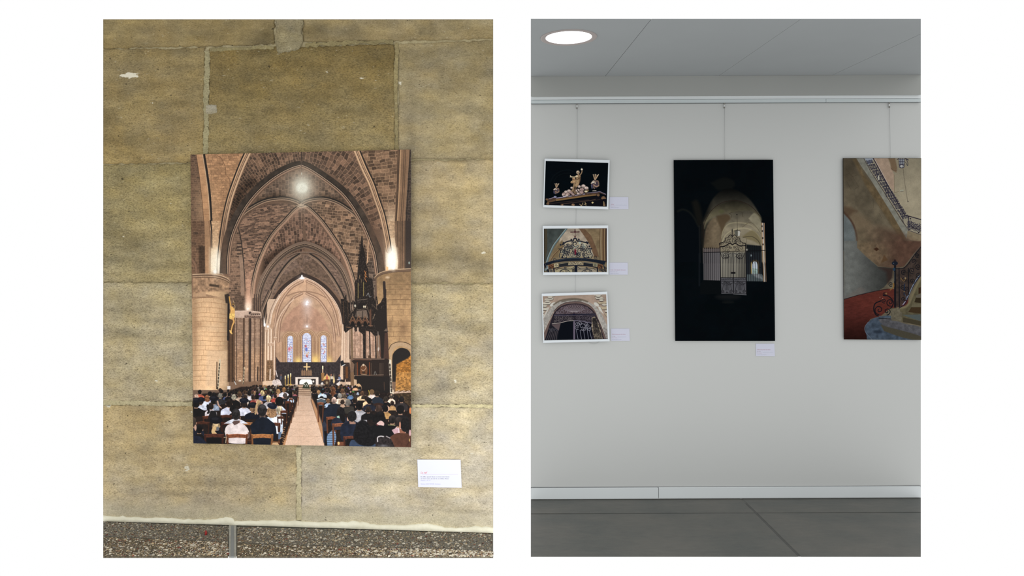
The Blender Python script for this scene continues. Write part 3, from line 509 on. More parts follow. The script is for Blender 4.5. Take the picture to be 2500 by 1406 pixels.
    c.poly(z8((60, 1251), (435, 1252), (320, 850), (200, 480), (205, 395), (20, 395), (20, 1251)), aisle); c.poly([(731, 965), (745, 965), (745, 1089), (731, 1088)], aisle)
    c.poly(z7((1610, 1245), (1655, 1245), (1820, 620), (1895, 420), (1870, 420), (1700, 900)), (196, 140, 96)); c.poly(z8((205, 440), (320, 850), (435, 1250), (500, 1252), (380, 850), (260, 480)), (188, 136, 94))
    for y in (440, 500, 560, 640, 730, 840, 960, 1090): c.line(z7((1900 - (y - 400) * .27, y), (1990, y + 8)), .5, (184, 148, 122), a=.7); c.line(z8((0, y + 10), (200 + (y - 400) * .27, y)), .5, (184, 148, 122), a=.7)
    for a, b in (((1760, 960), (1990, 1020)), ((1720, 1100), (1990, 960)), ((1800, 760), (1990, 700))): c.line(z7(a, b), .5, (190, 156, 130), a=.7)
    for a, b in (((0, 1020), (320, 1100)), ((0, 920), (330, 850)), ((60, 1200), (400, 1060)), ((0, 690), (270, 660))): c.line(z8(a, b), .5, (190, 156, 130), a=.7)
    # congregation
    def bench(P): c.poly(P, (44, 32, 28), var=.3, vs=3, soft=1.5)
    bench(z7((75, 440), (250, 360), (660, 330), (900, 240), (1890, 240), (1880, 420), (1830, 620), (1740, 900), (1610, 1240), (1600, 1260), (75, 1225)))
    bench(z8((205, 240), (1000, 230), (1100, 300), (1650, 370), (1925, 600), (1925, 1290), (440, 1260), (430, 1150), (400, 850), (320, 640), (215, 400)))
    rs = np.random.RandomState(4)
    HAIR = [(40, 32, 28), (60, 44, 34), (84, 60, 44), (36, 32, 32), (110, 80, 56), (150, 112, 76), (50, 40, 34), (130, 120, 110)]
    SH = [(206, 208, 222), (36, 36, 42), (168, 150, 140), (60, 62, 80), (214, 200, 190), (46, 40, 38), (150, 168, 196), (180, 150, 120), (40, 44, 60)]
    def person(x, y, r, hair, shirt, sw=2.4, bh=3.4, neck=(176, 128, 100), long=0, hc=None, face=0):
        if shirt is not None:
            c.poly(cr([(x - r * sw, y + r * bh), (x - r * sw * .95, y + r * 2.1), (x - r * sw * .6, y + r * 1.5), (x - r * .45, y + r * 1.05), (x + r * .45, y + r * 1.05), (x + r * sw * .6, y + r * 1.5), (x + r * sw * .95, y + r * 2.1), (x + r * sw, y + r * bh)], 4), shirt, var=.22, vs=max(1.6, r * .8), seed=int(x), soft=.6)
            c.poly([(x - r * .42, y + r * .5), (x + r * .42, y + r * .5), (x + r * .5, y + r * 1.3), (x - r * .5, y + r * 1.3)], neck)
            if r > 4:
                c.line(cr([(x - r * sw * .6, y + r * 1.7), (x - r * .2, y + r * 1.5), (x + r * sw * .6, y + r * 1.7)], 4), .7, tuple(.7 * v for v in shirt), a=.6)
        if face: c.ell(x + face * r * .35, y + r * .1, r * .8, r * 1.0, (206, 156, 124))
        t = np.linspace(0, 2 * np.pi, 22, endpoint=False)
        hx = [(x + r * .90 * np.cos(u) * (1 + .07 * np.sin(3 * u + x) + .04 * np.sin(5 * u + y)) - face * r * .15, y + 1.10 * r * np.sin(u) * (1 + .06 * np.cos(2 * u + y))) for u in t]
        if r > 3.4 and not long and not face: c.ell(x - r * .88, y + r * .3, r * .13, r * .26, (176, 124, 98)); c.ell(x + r * .88, y + r * .3, r * .13, r * .26, (176, 124, 98))
        c.poly(hx, lambda X, Y: C3(hair)[None, None] * (.60 + .5 * vnoise((X - x) / r * 3 + 9, (Y - y) / r * 1.2, int(x))[..., None] + .32 * np.clip(-(Y - y) / r, 0, 1)[..., None]), soft=.7)
        if long: c.poly(cr([(x - r * .95, y), (x - r, y + r * long), (x - r * .3, y + r * (long + .5)), (x + r * .4, y + r * (long + .45)), (x + r, y + r * long), (x + r * .95, y)], 4), hair, var=.4, vs=1.6, soft=.8)
    def beret(x, y, r, col=(26, 26, 36), tilt=0):
        c.ell(x, y - r * .45, r * 1.25, r * .75, col, rot=tilt); c.ell(x - r * .2, y - r * .7, r * .7, r * .3, tuple(v + 16 for v in col), rot=tilt, soft=1.2)
    def chair(P, x, y, w, h=1, col=(112, 56, 34), leg=110):
        c.poly(P((x - w / 2, y), (x, y - 14), (x + w / 2, y), (x + w / 2 - 6, y + 48 * h), (x, y + 38 * h), (x - w / 2 + 6, y + 48 * h)), col, var=.25, vs=3)
        c.line(P((x - w / 2 + 8, y), (x - w / 2 + 18, y + leg)), 4 * h, tuple(.8 * v for v in col)); c.line(P((x + w / 2 - 8, y), (x + w / 2 - 22, y + leg)), 4 * h, tuple(.8 * v for v in col))
        c.line(P((x - w / 2, y), (x, y - 14), (x + w / 2, y)), .8, tuple(min(255, 1.5 * v) for v in col))
    # far rows
    for P, rows in ((z7, [(232, 1100, 1880, 21, 30), (262, 1000, 1880, 24, 34), (300, 690, 1860, 28, 40), (340, 680, 1840, 32, 46)]), (z8, [(225, 215, 880, 20, 30), (255, 215, 1060, 23, 36), (285, 220, 980, 26, 42), (320, 240, 940, 30, 50)])):
        for y, x0, x1, r, st in rows:
            for x in np.arange(x0, x1, st):
                q = P((x + rs.uniform(-9, 9), y + rs.uniform(-12, 12)))[0]
                sh = SH[rs.randint(9)]; sh = tuple(v * (.45 if sum(sh) > 300 and rs.rand() < .5 else .9) for v in sh)
                person(q[0], q[1], r / k * rs.uniform(.72, .98), HAIR[rs.randint(8)] if rs.rand() < .45 else (38, 31, 28), sh, 1.6, 2.2)
    def row(P, L):
        for X, Y, r, hair, shirt, kw in L:
            q = P((X, Y))[0]; person(q[0], q[1], r / k * (.93 if r < 60 else 1), hair, shirt, **kw)
    BK = (30, 27, 27); DB = (58, 42, 34); BR = (104, 72, 50); GY = (142, 134, 122); BL = (206, 172, 120); WH = (196, 198, 212); NV = (26, 30, 44); SK = (198, 150, 124)
    row(z7, [(1045, 355, 38, BK, (206, 200, 204), {}), (1270, 345, 44, (220, 190, 132), (84, 98, 150), dict(sw=1.6)), (1370, 330, 40, DB, NV, {}), (1540, 320, 44, (180, 132, 84), (206, 150, 130), {}), (1640, 290, 40, (150, 106, 66), (208, 206, 214), {}), (1750, 340, 44, BK, (50, 46, 44), {}),
             (195, 330, 38, BK, (216, 92, 62), dict(sw=2.2, bh=3.2)), (545, 300, 36, DB, None, {}), (570, 320, 34, BK, (40, 36, 36), {}), (370, 360, 42, BK, BK, {}), (440, 388, 50, BK, (116, 114, 160), {}), (640, 375, 36, BK, (78, 92, 150), dict(face=1, sw=1.5)), (880, 372, 48, BR, (196, 166, 140), {}), (700, 370, 36, BK, BK, {}),
             (135, 415, 46, (196, 156, 132), BK, dict(bh=3.6)), (325, 430, 46, (146, 86, 50), (196, 200, 216), dict(long=1.1, face=1)), (545, 395, 46, (132, 124, 110), (52, 52, 56), dict(sw=2.2)), (780, 415, 48, (156, 146, 124), BK, dict(long=.5)), (975, 420, 42, (74, 52, 40), (200, 180, 160), dict(sw=1.6)), (1175, 410, 46, BK, (206, 136, 116), {}), (1110, 420, 40, DB, (176, 70, 60), dict(sw=1.4)),
             (1375, 440, 56, (214, 184, 130), (186, 178, 182), dict(sw=2.0)), (1490, 400, 34, DB, (206, 70, 54), {}), (1660, 390, 44, (88, 74, 66), (48, 46, 50), dict(sw=1.8)), (1755, 390, 38, BK, (176, 196, 220), dict(sw=1.6)), (1210, 525, 56, (196, 164, 116), (196, 140, 116), {}),
             (215, 500, 46, DB, (194, 198, 214), {}), (430, 490, 50, BK, (146, 160, 184), dict(sw=2.2)), (130, 530, 64, BK, BK, {}), (700, 520, 62, (48, 36, 30), (198, 200, 222), {}), (955, 530, 62, DB, (204, 204, 220), {}), (1560, 490, 76, BK, (200, 208, 232), dict(sw=1.7, bh=2.8)),
             (385, 570, 56, (52, 38, 32), (208, 196, 200), dict(sw=2.0)), (770, 620, 66, BK, BK, dict(sw=1.7)), (1100, 620, 56, (150, 112, 78), (26, 30, 44), dict(sw=2.6))])
    beret(*z7((215, 480))[0], 7.5); beret(*z7((435, 465))[0], 9); beret(*z7((955, 505))[0], 9, (24, 26, 40)); beret(*z7((1105, 585))[0], 9.5, (24, 25, 34)); beret(*z7((130, 500))[0], 9)
    chair(z7, 365, 750, 240, .9); chair(z7, 650, 735, 190, .8, (90, 44, 28)); c.line(cr(z7((330, 560), (350, 660), (335, 690)), 4), 5, BK)
    c.line(cr(z7((500, 490), (520, 560), (560, 600)), 4), 3.4, SK); c.poly(z7((380, 650), (470, 650), (500, 780), (330, 790)), (34, 32, 34), soft=1)
    c.line(cr(z7((1210, 480), (1170, 560), (1165, 640), (1150, 700)), 4), 5, (190, 150, 100)); 
    row(z7, [(1560, 640, 60, (196, 176, 140), (206, 202, 196), dict(sw=1.2, bh=3)), (1430, 660, 84, (170, 124, 82), (206, 220, 240), dict(sw=2.3, bh=4.6, long=.8))])
    beret(*z7((1435, 600))[0], 9.5, (28, 32, 52), .25)
    chair(z7, 1640, 660, 120, .7, leg=220); chair(z7, 1590, 760, 130, .7, (88, 46, 30), leg=250); chair(z7, 1710, 500, 100, .6, leg=180); chair(z7, 1490, 870, 170, 1, (112, 60, 38), leg=350); chair(z7, 1760, 450, 70, .5, leg=180)
    c.poly(z7((1545, 1020), (1600, 1010), (1580, 1140), (1540, 1140)), (92, 116, 148))
    for i in range(8): c.line(z7((1890 - i * 34, 420 + i * 100), (1880 - i * 38, 560 + i * 100)), 1.6, (104, 66, 42)); c.line(z7((1860 - i * 36, 480 + i * 90), (1830 - i * 36, 480 + i * 92)), 2.2, (186, 132, 84)); c.ell(*z7((1850 - i * 33, 470 + i * 95))[0], 3, 5, (40, 30, 28))
    for i in range(7): c.line(z7((1610 + 10 * (i % 2), 960 + i * 38), (1650, 975 + i * 38)), 1.3, (190, 140, 90))
    chair(z7, 240, 850, 240, .8, (90, 46, 30), leg=200); chair(z7, 660, 860, 200, .8, (90, 40, 28), leg=160); chair(z7, 1010, 860, 170, .9, (176, 108, 58), leg=200)
    row(z7, [(475, 900, 72, BL, (28, 30, 40), dict(sw=2.0, bh=2.6)), (60, 840, 85, (76, 62, 52), (32, 36, 54), dict(sw=2.6, bh=5)), (185, 960, 70, BK, BK, dict(sw=1.3, bh=3))])
    beret(*z7((475, 850))[0], 12.5, (24, 24, 32)); c.line(cr(z7((445, 950), (425, 1010), (455, 1050)), 4), 9, (214, 172, 112)); c.ell(*z7((505, 960))[0], 3.5, 5, (110, 112, 116)); c.ell(*z7((120, 940))[0], 3, 7, SK)
    row(z7, [(815, 710, 74, (44, 40, 42), (206, 208, 220), dict(sw=2.8, bh=2.2))])
    c.poly(cr(z7((620, 1010), (650, 920), (740, 870), (900, 865), (990, 920), (1040, 1010), (1050, 1110), (980, 1140), (975, 1215), (700, 1205), (690, 1130), (640, 1080)), 4), (212, 196, 192), var=.1, vs=8)
    c.poly(cr(z7((750, 850), (800, 820), (880, 825), (870, 860), (790, 900)), 3), (110, 80, 72)); c.line(z7((890, 760), (880, 860)), 1.5, SK)
    c.ell(*z7((815, 710))[0], 10.6, 14, (46, 42, 42), var=.5, vs=2.5); c.ell(*z7((820, 655))[0], 6, 4, (84, 80, 82), soft=3, a=.6)
    c.poly(cr(z7((1060, 900), (1130, 840), (1210, 770), (1330, 765), (1420, 830), (1480, 880), (1510, 1000), (1500, 1130), (1440, 1140), (1400, 1235), (1130, 1225), (1090, 1100)), 4), (26, 34, 50), var=.2, vs=10)
    c.poly(z7((1215, 700), (1320, 700), (1320, 765), (1225, 765)), (176, 130, 108)); c.line(cr(z7((1215, 780), (1270, 760), (1330, 775)), 3), 1.6, (50, 58, 74)); c.ell(*z7((1188, 690))[0], 1.8, 4, SK); c.ell(*z7((1335, 690))[0], 2, 5, (214, 164, 138))
    c.ell(*z7((1265, 640))[0], 11.4, 14.5, (50, 46, 48), var=.5, vs=2.2); c.ell(*z7((1270, 575))[0], 7, 4.5, (92, 88, 90), soft=3, a=.6); c.ell(*z7((1265, 720))[0], 8, 6, (34, 31, 32), soft=2, a=.7)
    chair(z7, 440, 1060, 330, 1.1, (100, 48, 32), leg=170); c.poly(z7((320, 1120), (560, 1120), (570, 1215), (310, 1215)), (24, 22, 24)); chair(z7, 835, 1065, 360, 1.2, (150, 78, 44), leg=160); chair(z7, 1265, 1065, 370, 1.3, (188, 112, 56), leg=180)
    c.line(z7((1030, 1160), (1090, 1160)), 2, (150, 90, 50)); c.poly(z7((1020, 1020), (1080, 1020), (1090, 1220), (1030, 1200)), (86, 44, 30), a=.7); c.line(z7((1440, 1180), (1560, 1190)), 3, (140, 84, 48)); c.poly(z7((1450, 1195), (1530, 1195), (1560, 1240), (1430, 1235)), (206, 160, 110)); c.line(z7((610, 1110), (650, 1100), (640, 1200)), 1.6, (206, 176, 140))
    c.poly(cr(z7((75, 1100), (150, 1080), (240, 1120), (310, 1200), (320, 1225), (75, 1215)), 3), (34, 40, 62), var=.2)
    # right side
    OL = (60, 52, 42)
    row(z8, [(335, 330, 34, (180, 132, 88), BK, {}), (400, 320, 34, BK, (190, 206, 220), {}), (585, 350, 50, (128, 72, 44), OL, dict(sw=1.5)), (590, 290, 44, (110, 70, 46), None, {}), (660, 330, 28, NV, NV, {}), (745, 310, 40, BR, OL, {}), (885, 345, 36, BK, (90, 128, 176), dict(sw=1.7)), (885, 330, 18, (186, 140, 118), None, {}), (965, 395, 44, (72, 64, 58), NV, {}), (1010, 360, 26, (190, 202, 222), None, {}), (1085, 350, 40, BR, (226, 190, 140), {}), (1140, 350, 32, DB, OL, {}), (965, 235, 22, BK, (210, 160, 120), {}), (915, 240, 18, (190, 160, 150), None, {}), (1050, 260, 26, BK, None, {}),
             (1250, 330, 42, (112, 82, 56), (216, 196, 186), {}), (1340, 355, 52, (56, 44, 36), (44, 50, 62), dict(sw=2.0, bh=3.4)), (1585, 395, 46, (92, 80, 68), (226, 200, 172), dict(sw=1.6)), (1585, 380, 16, (206, 160, 130), None, {}), (1545, 360, 26, DB, None, {}), (1760, 455, 54, (40, 34, 32), (62, 54, 54), dict(sw=2.1, bh=4)),
             (700, 395, 46, (160, 152, 140), (214, 200, 180), {}), (775, 390, 46, (116, 96, 76), (190, 160, 130), {}), (500, 480, 38, (150, 104, 66), (164, 186, 214), dict(sw=1.8)), (385, 470, 60, BK, (80, 94, 104), dict(sw=1.2, bh=1.6)), (1160, 440, 44, DB, (220, 180, 130), dict(sw=1.7)), (1490, 450, 50, (66, 54, 44), BK, {}), (1390, 500, 50, NV, NV, dict(sw=1.9))])
    c.poly(cr(z8((305, 460), (370, 440), (455, 470), (450, 520), (310, 520)), 3), (82, 96, 106)); c.line(z8((310, 458), (380, 442), (450, 458)), 1.5, (214, 210, 206)); c.line(cr(z8((1195, 300), (1205, 350), (1200, 400)), 4), 1.3, (210, 176, 60)); c.ell(*z8((1250, 325))[0], 6, 6, (120, 90, 60))
    c.poly(cr(z8((1265, 460), (1340, 420), (1430, 450), (1440, 560), (1280, 560)), 4), (42, 50, 64)); c.ell(*z8((1365, 545))[0], 12, 4, (66, 40, 32))
    row(z8, [(745, 500, 42, (64, 48, 38), (190, 150, 120), dict(sw=1.6)), (960, 470, 50, (60, 46, 38), BK, {}), (600, 470, 52, (186, 150, 134), (34, 40, 54), dict(sw=2.3, bh=6)), (840, 510, 58, (120, 112, 102), (66, 60, 52), dict(sw=2.0, bh=3.5)), (1205, 480, 54, BK, (40, 44, 60), dict(sw=2.2)), (1600, 520, 40, DB, (190, 140, 84), dict(sw=1.7)), (1035, 560, 70, BK, (170, 166, 170), dict(sw=1.9, bh=4.4)), (1190, 630, 56, (56, 42, 34), BK, {}), (1370, 620, 66, (84, 60, 48), BK, dict(sw=1.6)), (1490, 610, 58, BK, (196, 144, 80), dict(sw=1.8, face=1)), (1740, 630, 74, BK, (40, 36, 38), dict(sw=2))])
    c.poly(cr(z8((415, 850), (430, 660), (480, 590), (560, 565), (640, 570), (670, 640), (660, 760), (480, 770), (470, 850)), 4), (34, 42, 58), var=.15); c.poly(cr(z8((400, 880), (440, 830), (500, 980), (480, 1240), (420, 1190)), 3), (54, 60, 78), var=.2); c.poly(z8((430, 1000), (480, 1000), (485, 1250), (440, 1240)), (26, 24, 28))
    chair(z8, 370, 520, 110, .7, (142, 78, 48), leg=320); chair(z8, 560, 765, 180, .9, (150, 78, 46), leg=260); c.poly(cr(z8((800, 640), (850, 580), (930, 580), (940, 640), (900, 700), (800, 700)), 3), (66, 60, 52))
    row(z8, [(715, 660, 70, (36, 32, 34), (42, 44, 60), dict(sw=2.1, bh=3.2, long=.9)), (1390, 760, 96, BK, (28, 26, 28), dict(sw=2.2, bh=3.6, long=.5)), (1600, 800, 70, (52, 44, 42), BK, {}), (1715, 840, 80, (62, 50, 46), (206, 176, 180), dict(sw=1.5))])
    c.poly(cr(z8((545, 880), (570, 810), (640, 780), (740, 790), (820, 860), (800, 960), (600, 980)), 4), (44, 47, 66), var=.2); c.poly(z8((650, 745), (690, 735), (700, 780), (650, 770)), (150, 190, 170)); c.poly(cr(z8((690, 700), (770, 720), (790, 820), (760, 860), (710, 800)), 3), BK)
    c.poly(cr(z8((485, 1250), (480, 1100), (530, 1020), (600, 980), (640, 1100), (610, 1252)), 4), lambda X, Y: C3((112, 146, 186))[None, None] * (.74 + .34 * (np.sin(Y * 1.15) * .5 + .5))[..., None])
    chair(z8, 715, 880, 280, 1.1, (150, 82, 50), leg=380); c.poly(z8((650, 1185), (770, 1185), (765, 1252), (655, 1252)), (140, 76, 48)); c.ell(*z8((680, 1210))[0], 2.6, 4, (232, 190, 110))
    c.poly(cr(z8((1330, 870), (1400, 820), (1460, 860), (1450, 920), (1400, 940)), 3), (208, 168, 160)); c.poly(z8((1310, 880), (1390, 950), (1380, 900)), (150, 60, 60)); c.ell(*z8((1515, 965))[0], 1.6, 2.6, (220, 170, 70)); c.line(z8((1530, 895), (1650, 900)), 1.2, (190, 180, 110))
    c.poly(cr(z8((1240, 930), (1400, 900), (1560, 960), (1640, 1080), (1500, 1110), (1300, 1100)), 4), (28, 26, 28)); c.poly(cr(z8((1590, 980), (1690, 950), (1700, 1050), (1640, 1060)), 3), (196, 150, 156))
    row(z8, [(910, 745, 78, (38, 34, 34), (32, 38, 56), dict(sw=2.5, bh=5.2))])
    c.poly(cr(z8((705, 1080), (720, 960), (800, 900), (900, 870), (990, 900), (1000, 1080), (940, 1150), (740, 1160)), 4), (34, 42, 64), var=.25, vs=8); c.poly(z8((860, 830), (975, 850), (970, 880), (870, 880)), (170, 122, 100)); c.ell(*z8((840, 790))[0], 2.6, 5.5, (206, 152, 126)); c.ell(*z8((910, 745))[0], 11.2, 13.5, (40, 36, 36), var=.4, vs=2.4); c.line(cr(z8((860, 670), (910, 645), (960, 670)), 4), 1.6, (86, 80, 78), a=.7)
    chair(z8, 900, 1100, 270, 1, (118, 60, 40), leg=150); c.poly(z8((820, 1130), (960, 1130), (960, 1250), (810, 1250)), (30, 26, 26))
    c.poly(cr(z8((860, 1260), (880, 1180), (940, 1150), (1200, 1180), (1320, 1230), (1330, 1270)), 3), (58, 76, 106), var=.2)
    c.poly(cr(z8((1080, 800), (1150, 830), (1210, 900), (1270, 980), (1310, 1090), (1310, 1200), (1230, 1255), (1060, 1240), (950, 1150), (930, 1050), (960, 960), (985, 870)), 5), (30, 28, 30), var=.5, vs=3, soft=1.3)
    c.poly(cr(z8((1540, 1120), (1620, 1060), (1720, 1030), (1860, 1040), (1925, 1080), (1925, 1290), (1560, 1280)), 4), (106, 62, 44), var=.2, vs=12); c.line(z8((1850, 1250), (1900, 1160)), 2, (80, 46, 34)); c.ell(*z8((1895, 1155))[0], 1.4, 4, (190, 150, 80))
    c.poly(z8((1720, 950), (1840, 1000), (1820, 1040), (1730, 1035)), (160, 96, 70)); c.ell(*z8((1820, 890))[0], 11.5, 17.5, (34, 31, 31), var=.4, vs=2.5); c.ell(*z8((1733, 900))[0], 2.4, 9, (190, 124, 96)); c.ell(*z8((1910, 650))[0], 3, 8, (220, 120, 60)); c.ell(*z8((1905, 1030))[0], 3, 8, (196, 150, 150))
    c.poly(cr(z8((1310, 1270), (1330, 1130), (1400, 1080), (1500, 1085), (1580, 1140), (1640, 1275)), 4), (52, 44, 44), var=.5, vs=3); c.line(cr(z8((1350, 1180), (1350, 1110), (1400, 1088), (1450, 1095)), 4), 2.6, (206, 196, 196), soft=1); c.glow(*z8((1450, 1250))[0], 12, 3, (140, 140, 150), .6); c.line(z8((1500, 1090), (1560, 1120)), 2, (190, 176, 176), soft=1)
    crowd = np.clip((c.Y - 945) / 20, 0, 1) * (1 - np.clip(1 - np.abs(c.X - 741) / (12 + (c.Y - 945) * .36), 0, 1) ** .3); m = c.im.mean(-1, keepdims=True)
    k_ = crowd[..., None]; c.im = c.im * (1 - k_) + (c.im * .80 + m * .20) * (.74 + .36 * np.clip(m / 200, 0, 1)) * k_
    c.glow(527, 645, 9, 30, (250, 236, 212), .45, 2)
    c.grain(.10, 5, .9); c.grain(.05, 9, .45)
    return c

def paint_statue():
    c = Canvas([(1332.4, 393), (1485, 397.6), (1481.4, 504.6), (1328.8, 500.6)], 2.6)
    z = Z(1300, 370, 8.269)
    c.im[:] = C3((7, 12, 16)); c.im = c.im * (1 + .25 * (fbm(c.X / 20, c.Y / 20, 3) - .5))[..., None]
    c.line(cr(z((360, 620), (420, 500), (560, 400), (720, 370), (820, 400)), 5), 1.4, (14, 20, 24), soft=1.2); c.line(cr(z((420, 640), (480, 520), (600, 450), (780, 430)), 5), 1.2, (14, 19, 22), soft=1.2)
    G = (140, 116, 88); GL = (196, 176, 150); GD = (84, 66, 52)
    # cornice
    c.poly(z((270, 960), (430, 925), (480, 935), (1060, 848), (1090, 830), (1290, 815), (1360, 800), (1480, 850), (1480, 880), (1360, 840), (1290, 890), (1090, 905), (470, 1000), (300, 1020), (290, 985)), (70, 54, 46), var=.3, vs=3)
    c.line(z((330, 955), (430, 925), (490, 935)), 1.2, (140, 136, 160)); c.line(z((490, 938), (1055, 855)), 1.7, (150, 144, 170)); c.line(z((1085, 838), (1290, 820), (1355, 805), (1480, 862)), 1.2, (124, 120, 146))
    c.poly(z((460, 965), (1070, 878), (1280, 860), (1285, 885), (1090, 908), (480, 1000)), (118, 92, 60)); c.poly(z((300, 1010), (450, 965), (465, 1000), (310, 1035)), (88, 66, 50))
    c.poly(z((330, 1030), (1280, 905), (1380, 900), (1470, 960), (1500, 1110), (240, 1080)), (17, 17, 22)); c.line(z((330, 1055), (740, 1005), (1140, 975)), 1.6, (46, 38, 36)); c.line(z((560, 1062), (1150, 990), (1270, 965)), 1.8, (66, 52, 46)); c.line(z((1150, 1000), (1370, 965)), 1.0, (50, 42, 40))
    for x, y, r in ((310, 1050, 3.6), (1430, 925, 4), (1410, 945, 3), (1450, 935, 3.2), (1470, 945, 2), (1210, 1030, 2.6), (1445, 1040, 2), (1450, 1080, 3), (820, 1075, 4), (600, 1075, 3), (1330, 880, 3.5), (290, 965, 3)):
        c.ell(*z((x, y))[0], r, r * .8, (112, 86, 64), var=.6, vs=1.2)
    for a, b in (((950, 1060), (990, 1095)), ((1020, 1035), (990, 1095)), ((1060, 1020), (1080, 1085)), ((1040, 1070), (1085, 1050)), ((1440, 1010), (1445, 1090))): c.line(z(a, b), 1.4, (170, 146, 106))
    c.poly(z((1190, 1030), (1215, 1010), (1240, 1030), (1212, 1052)), (196, 180, 130))
    # rays: hands of small busts left and right
    for bx, by, s in ((480, 790, .9), (1260, 660, 1.25)):
        for dx, dy in ((-.35, -1.55), (0.05, -1.6), (.25, -1.5), (.75, -1.55), (.55, -1.45)):
            c.line(z((bx, by - 60 * s), (bx + 85 * s * dx * .9, by + 100 * s * dy)), 1.5 * s, (176, 148, 118) if dx != .25 else (120, 96, 78))
            c.ell(*z((bx + 85 * s * dx * .9, by + 100 * s * dy))[0], .9, 1.1, (190, 170, 146))
        c.ell(*z((bx, by))[0], 7.2 * s, 8.4 * s, (58, 50, 60), var=.6, vs=2)
        c.line(cr(z((bx - 55 * s, by - 20), (bx - 20 * s, by - 50 * s), (bx + 10, by - 20)), 4), 3 * s, (166, 148, 132)); c.line(cr(z((bx + 10 * s, by - 50 * s), (bx + 50 * s, by - 50 * s), (bx + 62 * s, by)), 4), 2.6 * s, (112, 92, 80))
        c.line(cr(z((bx - 55 * s, by + 20), (bx - 45 * s, by + 62 * s)), 4), 2.4 * s, (78, 78, 100)); c.line(cr(z((bx - 20 * s, by + 10 * s), (bx + 20 * s, by + 36 * s), (bx + 62 * s, by + 22 * s)), 4), 2.4 * s, (150, 120, 100)); c.line(z((bx - 20 * s, by + 40 * s), (bx - 10 * s, by + 70 * s)), 1.6 * s, (140, 116, 98))
        c.ell(*z((bx - 30 * s, by - 30 * s))[0], 1.6 * s, 1.6 * s, (206, 200, 186))
    c.ell(*z((458, 910))[0], 3.6, 1.8, (136, 134, 160)); c.poly(z((1205, 800), (1215, 785), (1285, 782), (1295, 800)), (180, 170, 160))
    # heap of clouds
    for x, y, r, q in ((640, 860, 5.5, 0), (680, 820, 5.0, 1), (720, 860, 6, 0), (740, 800, 5, 1), (780, 830, 5.5, 0), (795, 735, 3.6, 1), (820, 870, 5, 0), (850, 790, 6, 2), (880, 830, 6, 2), (915, 790, 6, 1), (945, 710, 4.4, 1), (1000, 770, 6, 0), (1030, 700, 5.6, 1), (990, 830, 6, 0), (1090, 740, 5.6, 1), (1110, 790, 4, 2), (1080, 810, 4.6, 2), (930, 850, 4, 1), (620, 880, 3, 1), (700, 890, 4, 1)):
        col = [(158, 134, 128), (196, 176, 166), (120, 98, 76)][q]
        c.ell(*z((x, y))[0], r, r * .82, tuple(.5 * v for v in col)); c.ell(*z((x - 4, y - 8))[0], r * .8, r * .6, col, var=.35, vs=1.6, soft=1.0)
    c.line(z((895, 760), (940, 830)), 2, (40, 32, 32)); c.line(z((760, 850), (800, 880)), 1.6, (44, 34, 34)); c.line(z((1040, 790), (1050, 830)), 1.6, (52, 42, 40)); c.line(z((620, 905), (680, 895)), 1.6, (206, 196, 200)); c.ell(*z((1080, 805))[0], 4, 2, (206, 196, 160))
    # figure
    c.line(cr(z((860, 600), (840, 680), (815, 770), (790, 800)), 4), 5.2, G, w2=3); c.line(cr(z((900, 640), (880, 720), (850, 780)), 4), 4.6, GD, w2=3)
    c.poly(cr(z((880, 480), (930, 470), (970, 500), (965, 590), (940, 660), (910, 700), (870, 720), (850, 640), (880, 560)), 4), G, var=.5, vs=1.8)
    c.line(cr(z((960, 520), (955, 600), (925, 680)), 4), 1.6, (80, 58, 44)); c.line(cr(z((890, 560), (940, 545)), 3), 1.2, (60, 44, 36)); c.line(z((905, 580), (890, 680)), 1.2, (196, 166, 124)); c.line(z((935, 590), (920, 680)), 1.1, (186, 156, 116))
    c.line(cr(z((900, 500), (840, 515), (775, 510)), 4), 2.8, (190, 172, 138), w2=2.2); c.ell(*z((895, 495))[0], 3.2, 2, (206, 188, 156)); c.line(z((775, 510), (765, 485)), 1.8, (200, 186, 160)); c.line(z((760, 512), (790, 505)), 1.4, (200, 186, 160))
    c.line(cr(z((950, 490), (985, 440), (1000, 400), (997, 365)), 4), 3.2, (132, 108, 84), w2=2.2); c.ell(*z((995, 358))[0], 2.4, 2.2, (226, 216, 196)); c.line(z((990, 330), (1000, 340)), 1, (70, 62, 56))
    c.poly(cr(z((800, 540), (850, 530), (870, 570), (850, 630), (780, 640), (775, 600), (810, 590)), 4), (150, 120, 90), var=.6, vs=1.6); c.line(cr(z((775, 620), (810, 590), (850, 605)), 4), 1.5, (196, 166, 120)); c.line(z((820, 560), (850, 560)), 1.1, (80, 58, 44))
    c.ell(*z((918, 420))[0], 4.2, 4.6, (150, 132, 112), var=.5, vs=1.3); c.ell(*z((905, 405))[0], 2, 1.8, (196, 182, 160), soft=.9); c.line(z((925, 455), (935, 480)), 3.2, (140, 116, 92)); c.line(z((908, 428), (922, 430)), .8, (60, 48, 42))
    return c

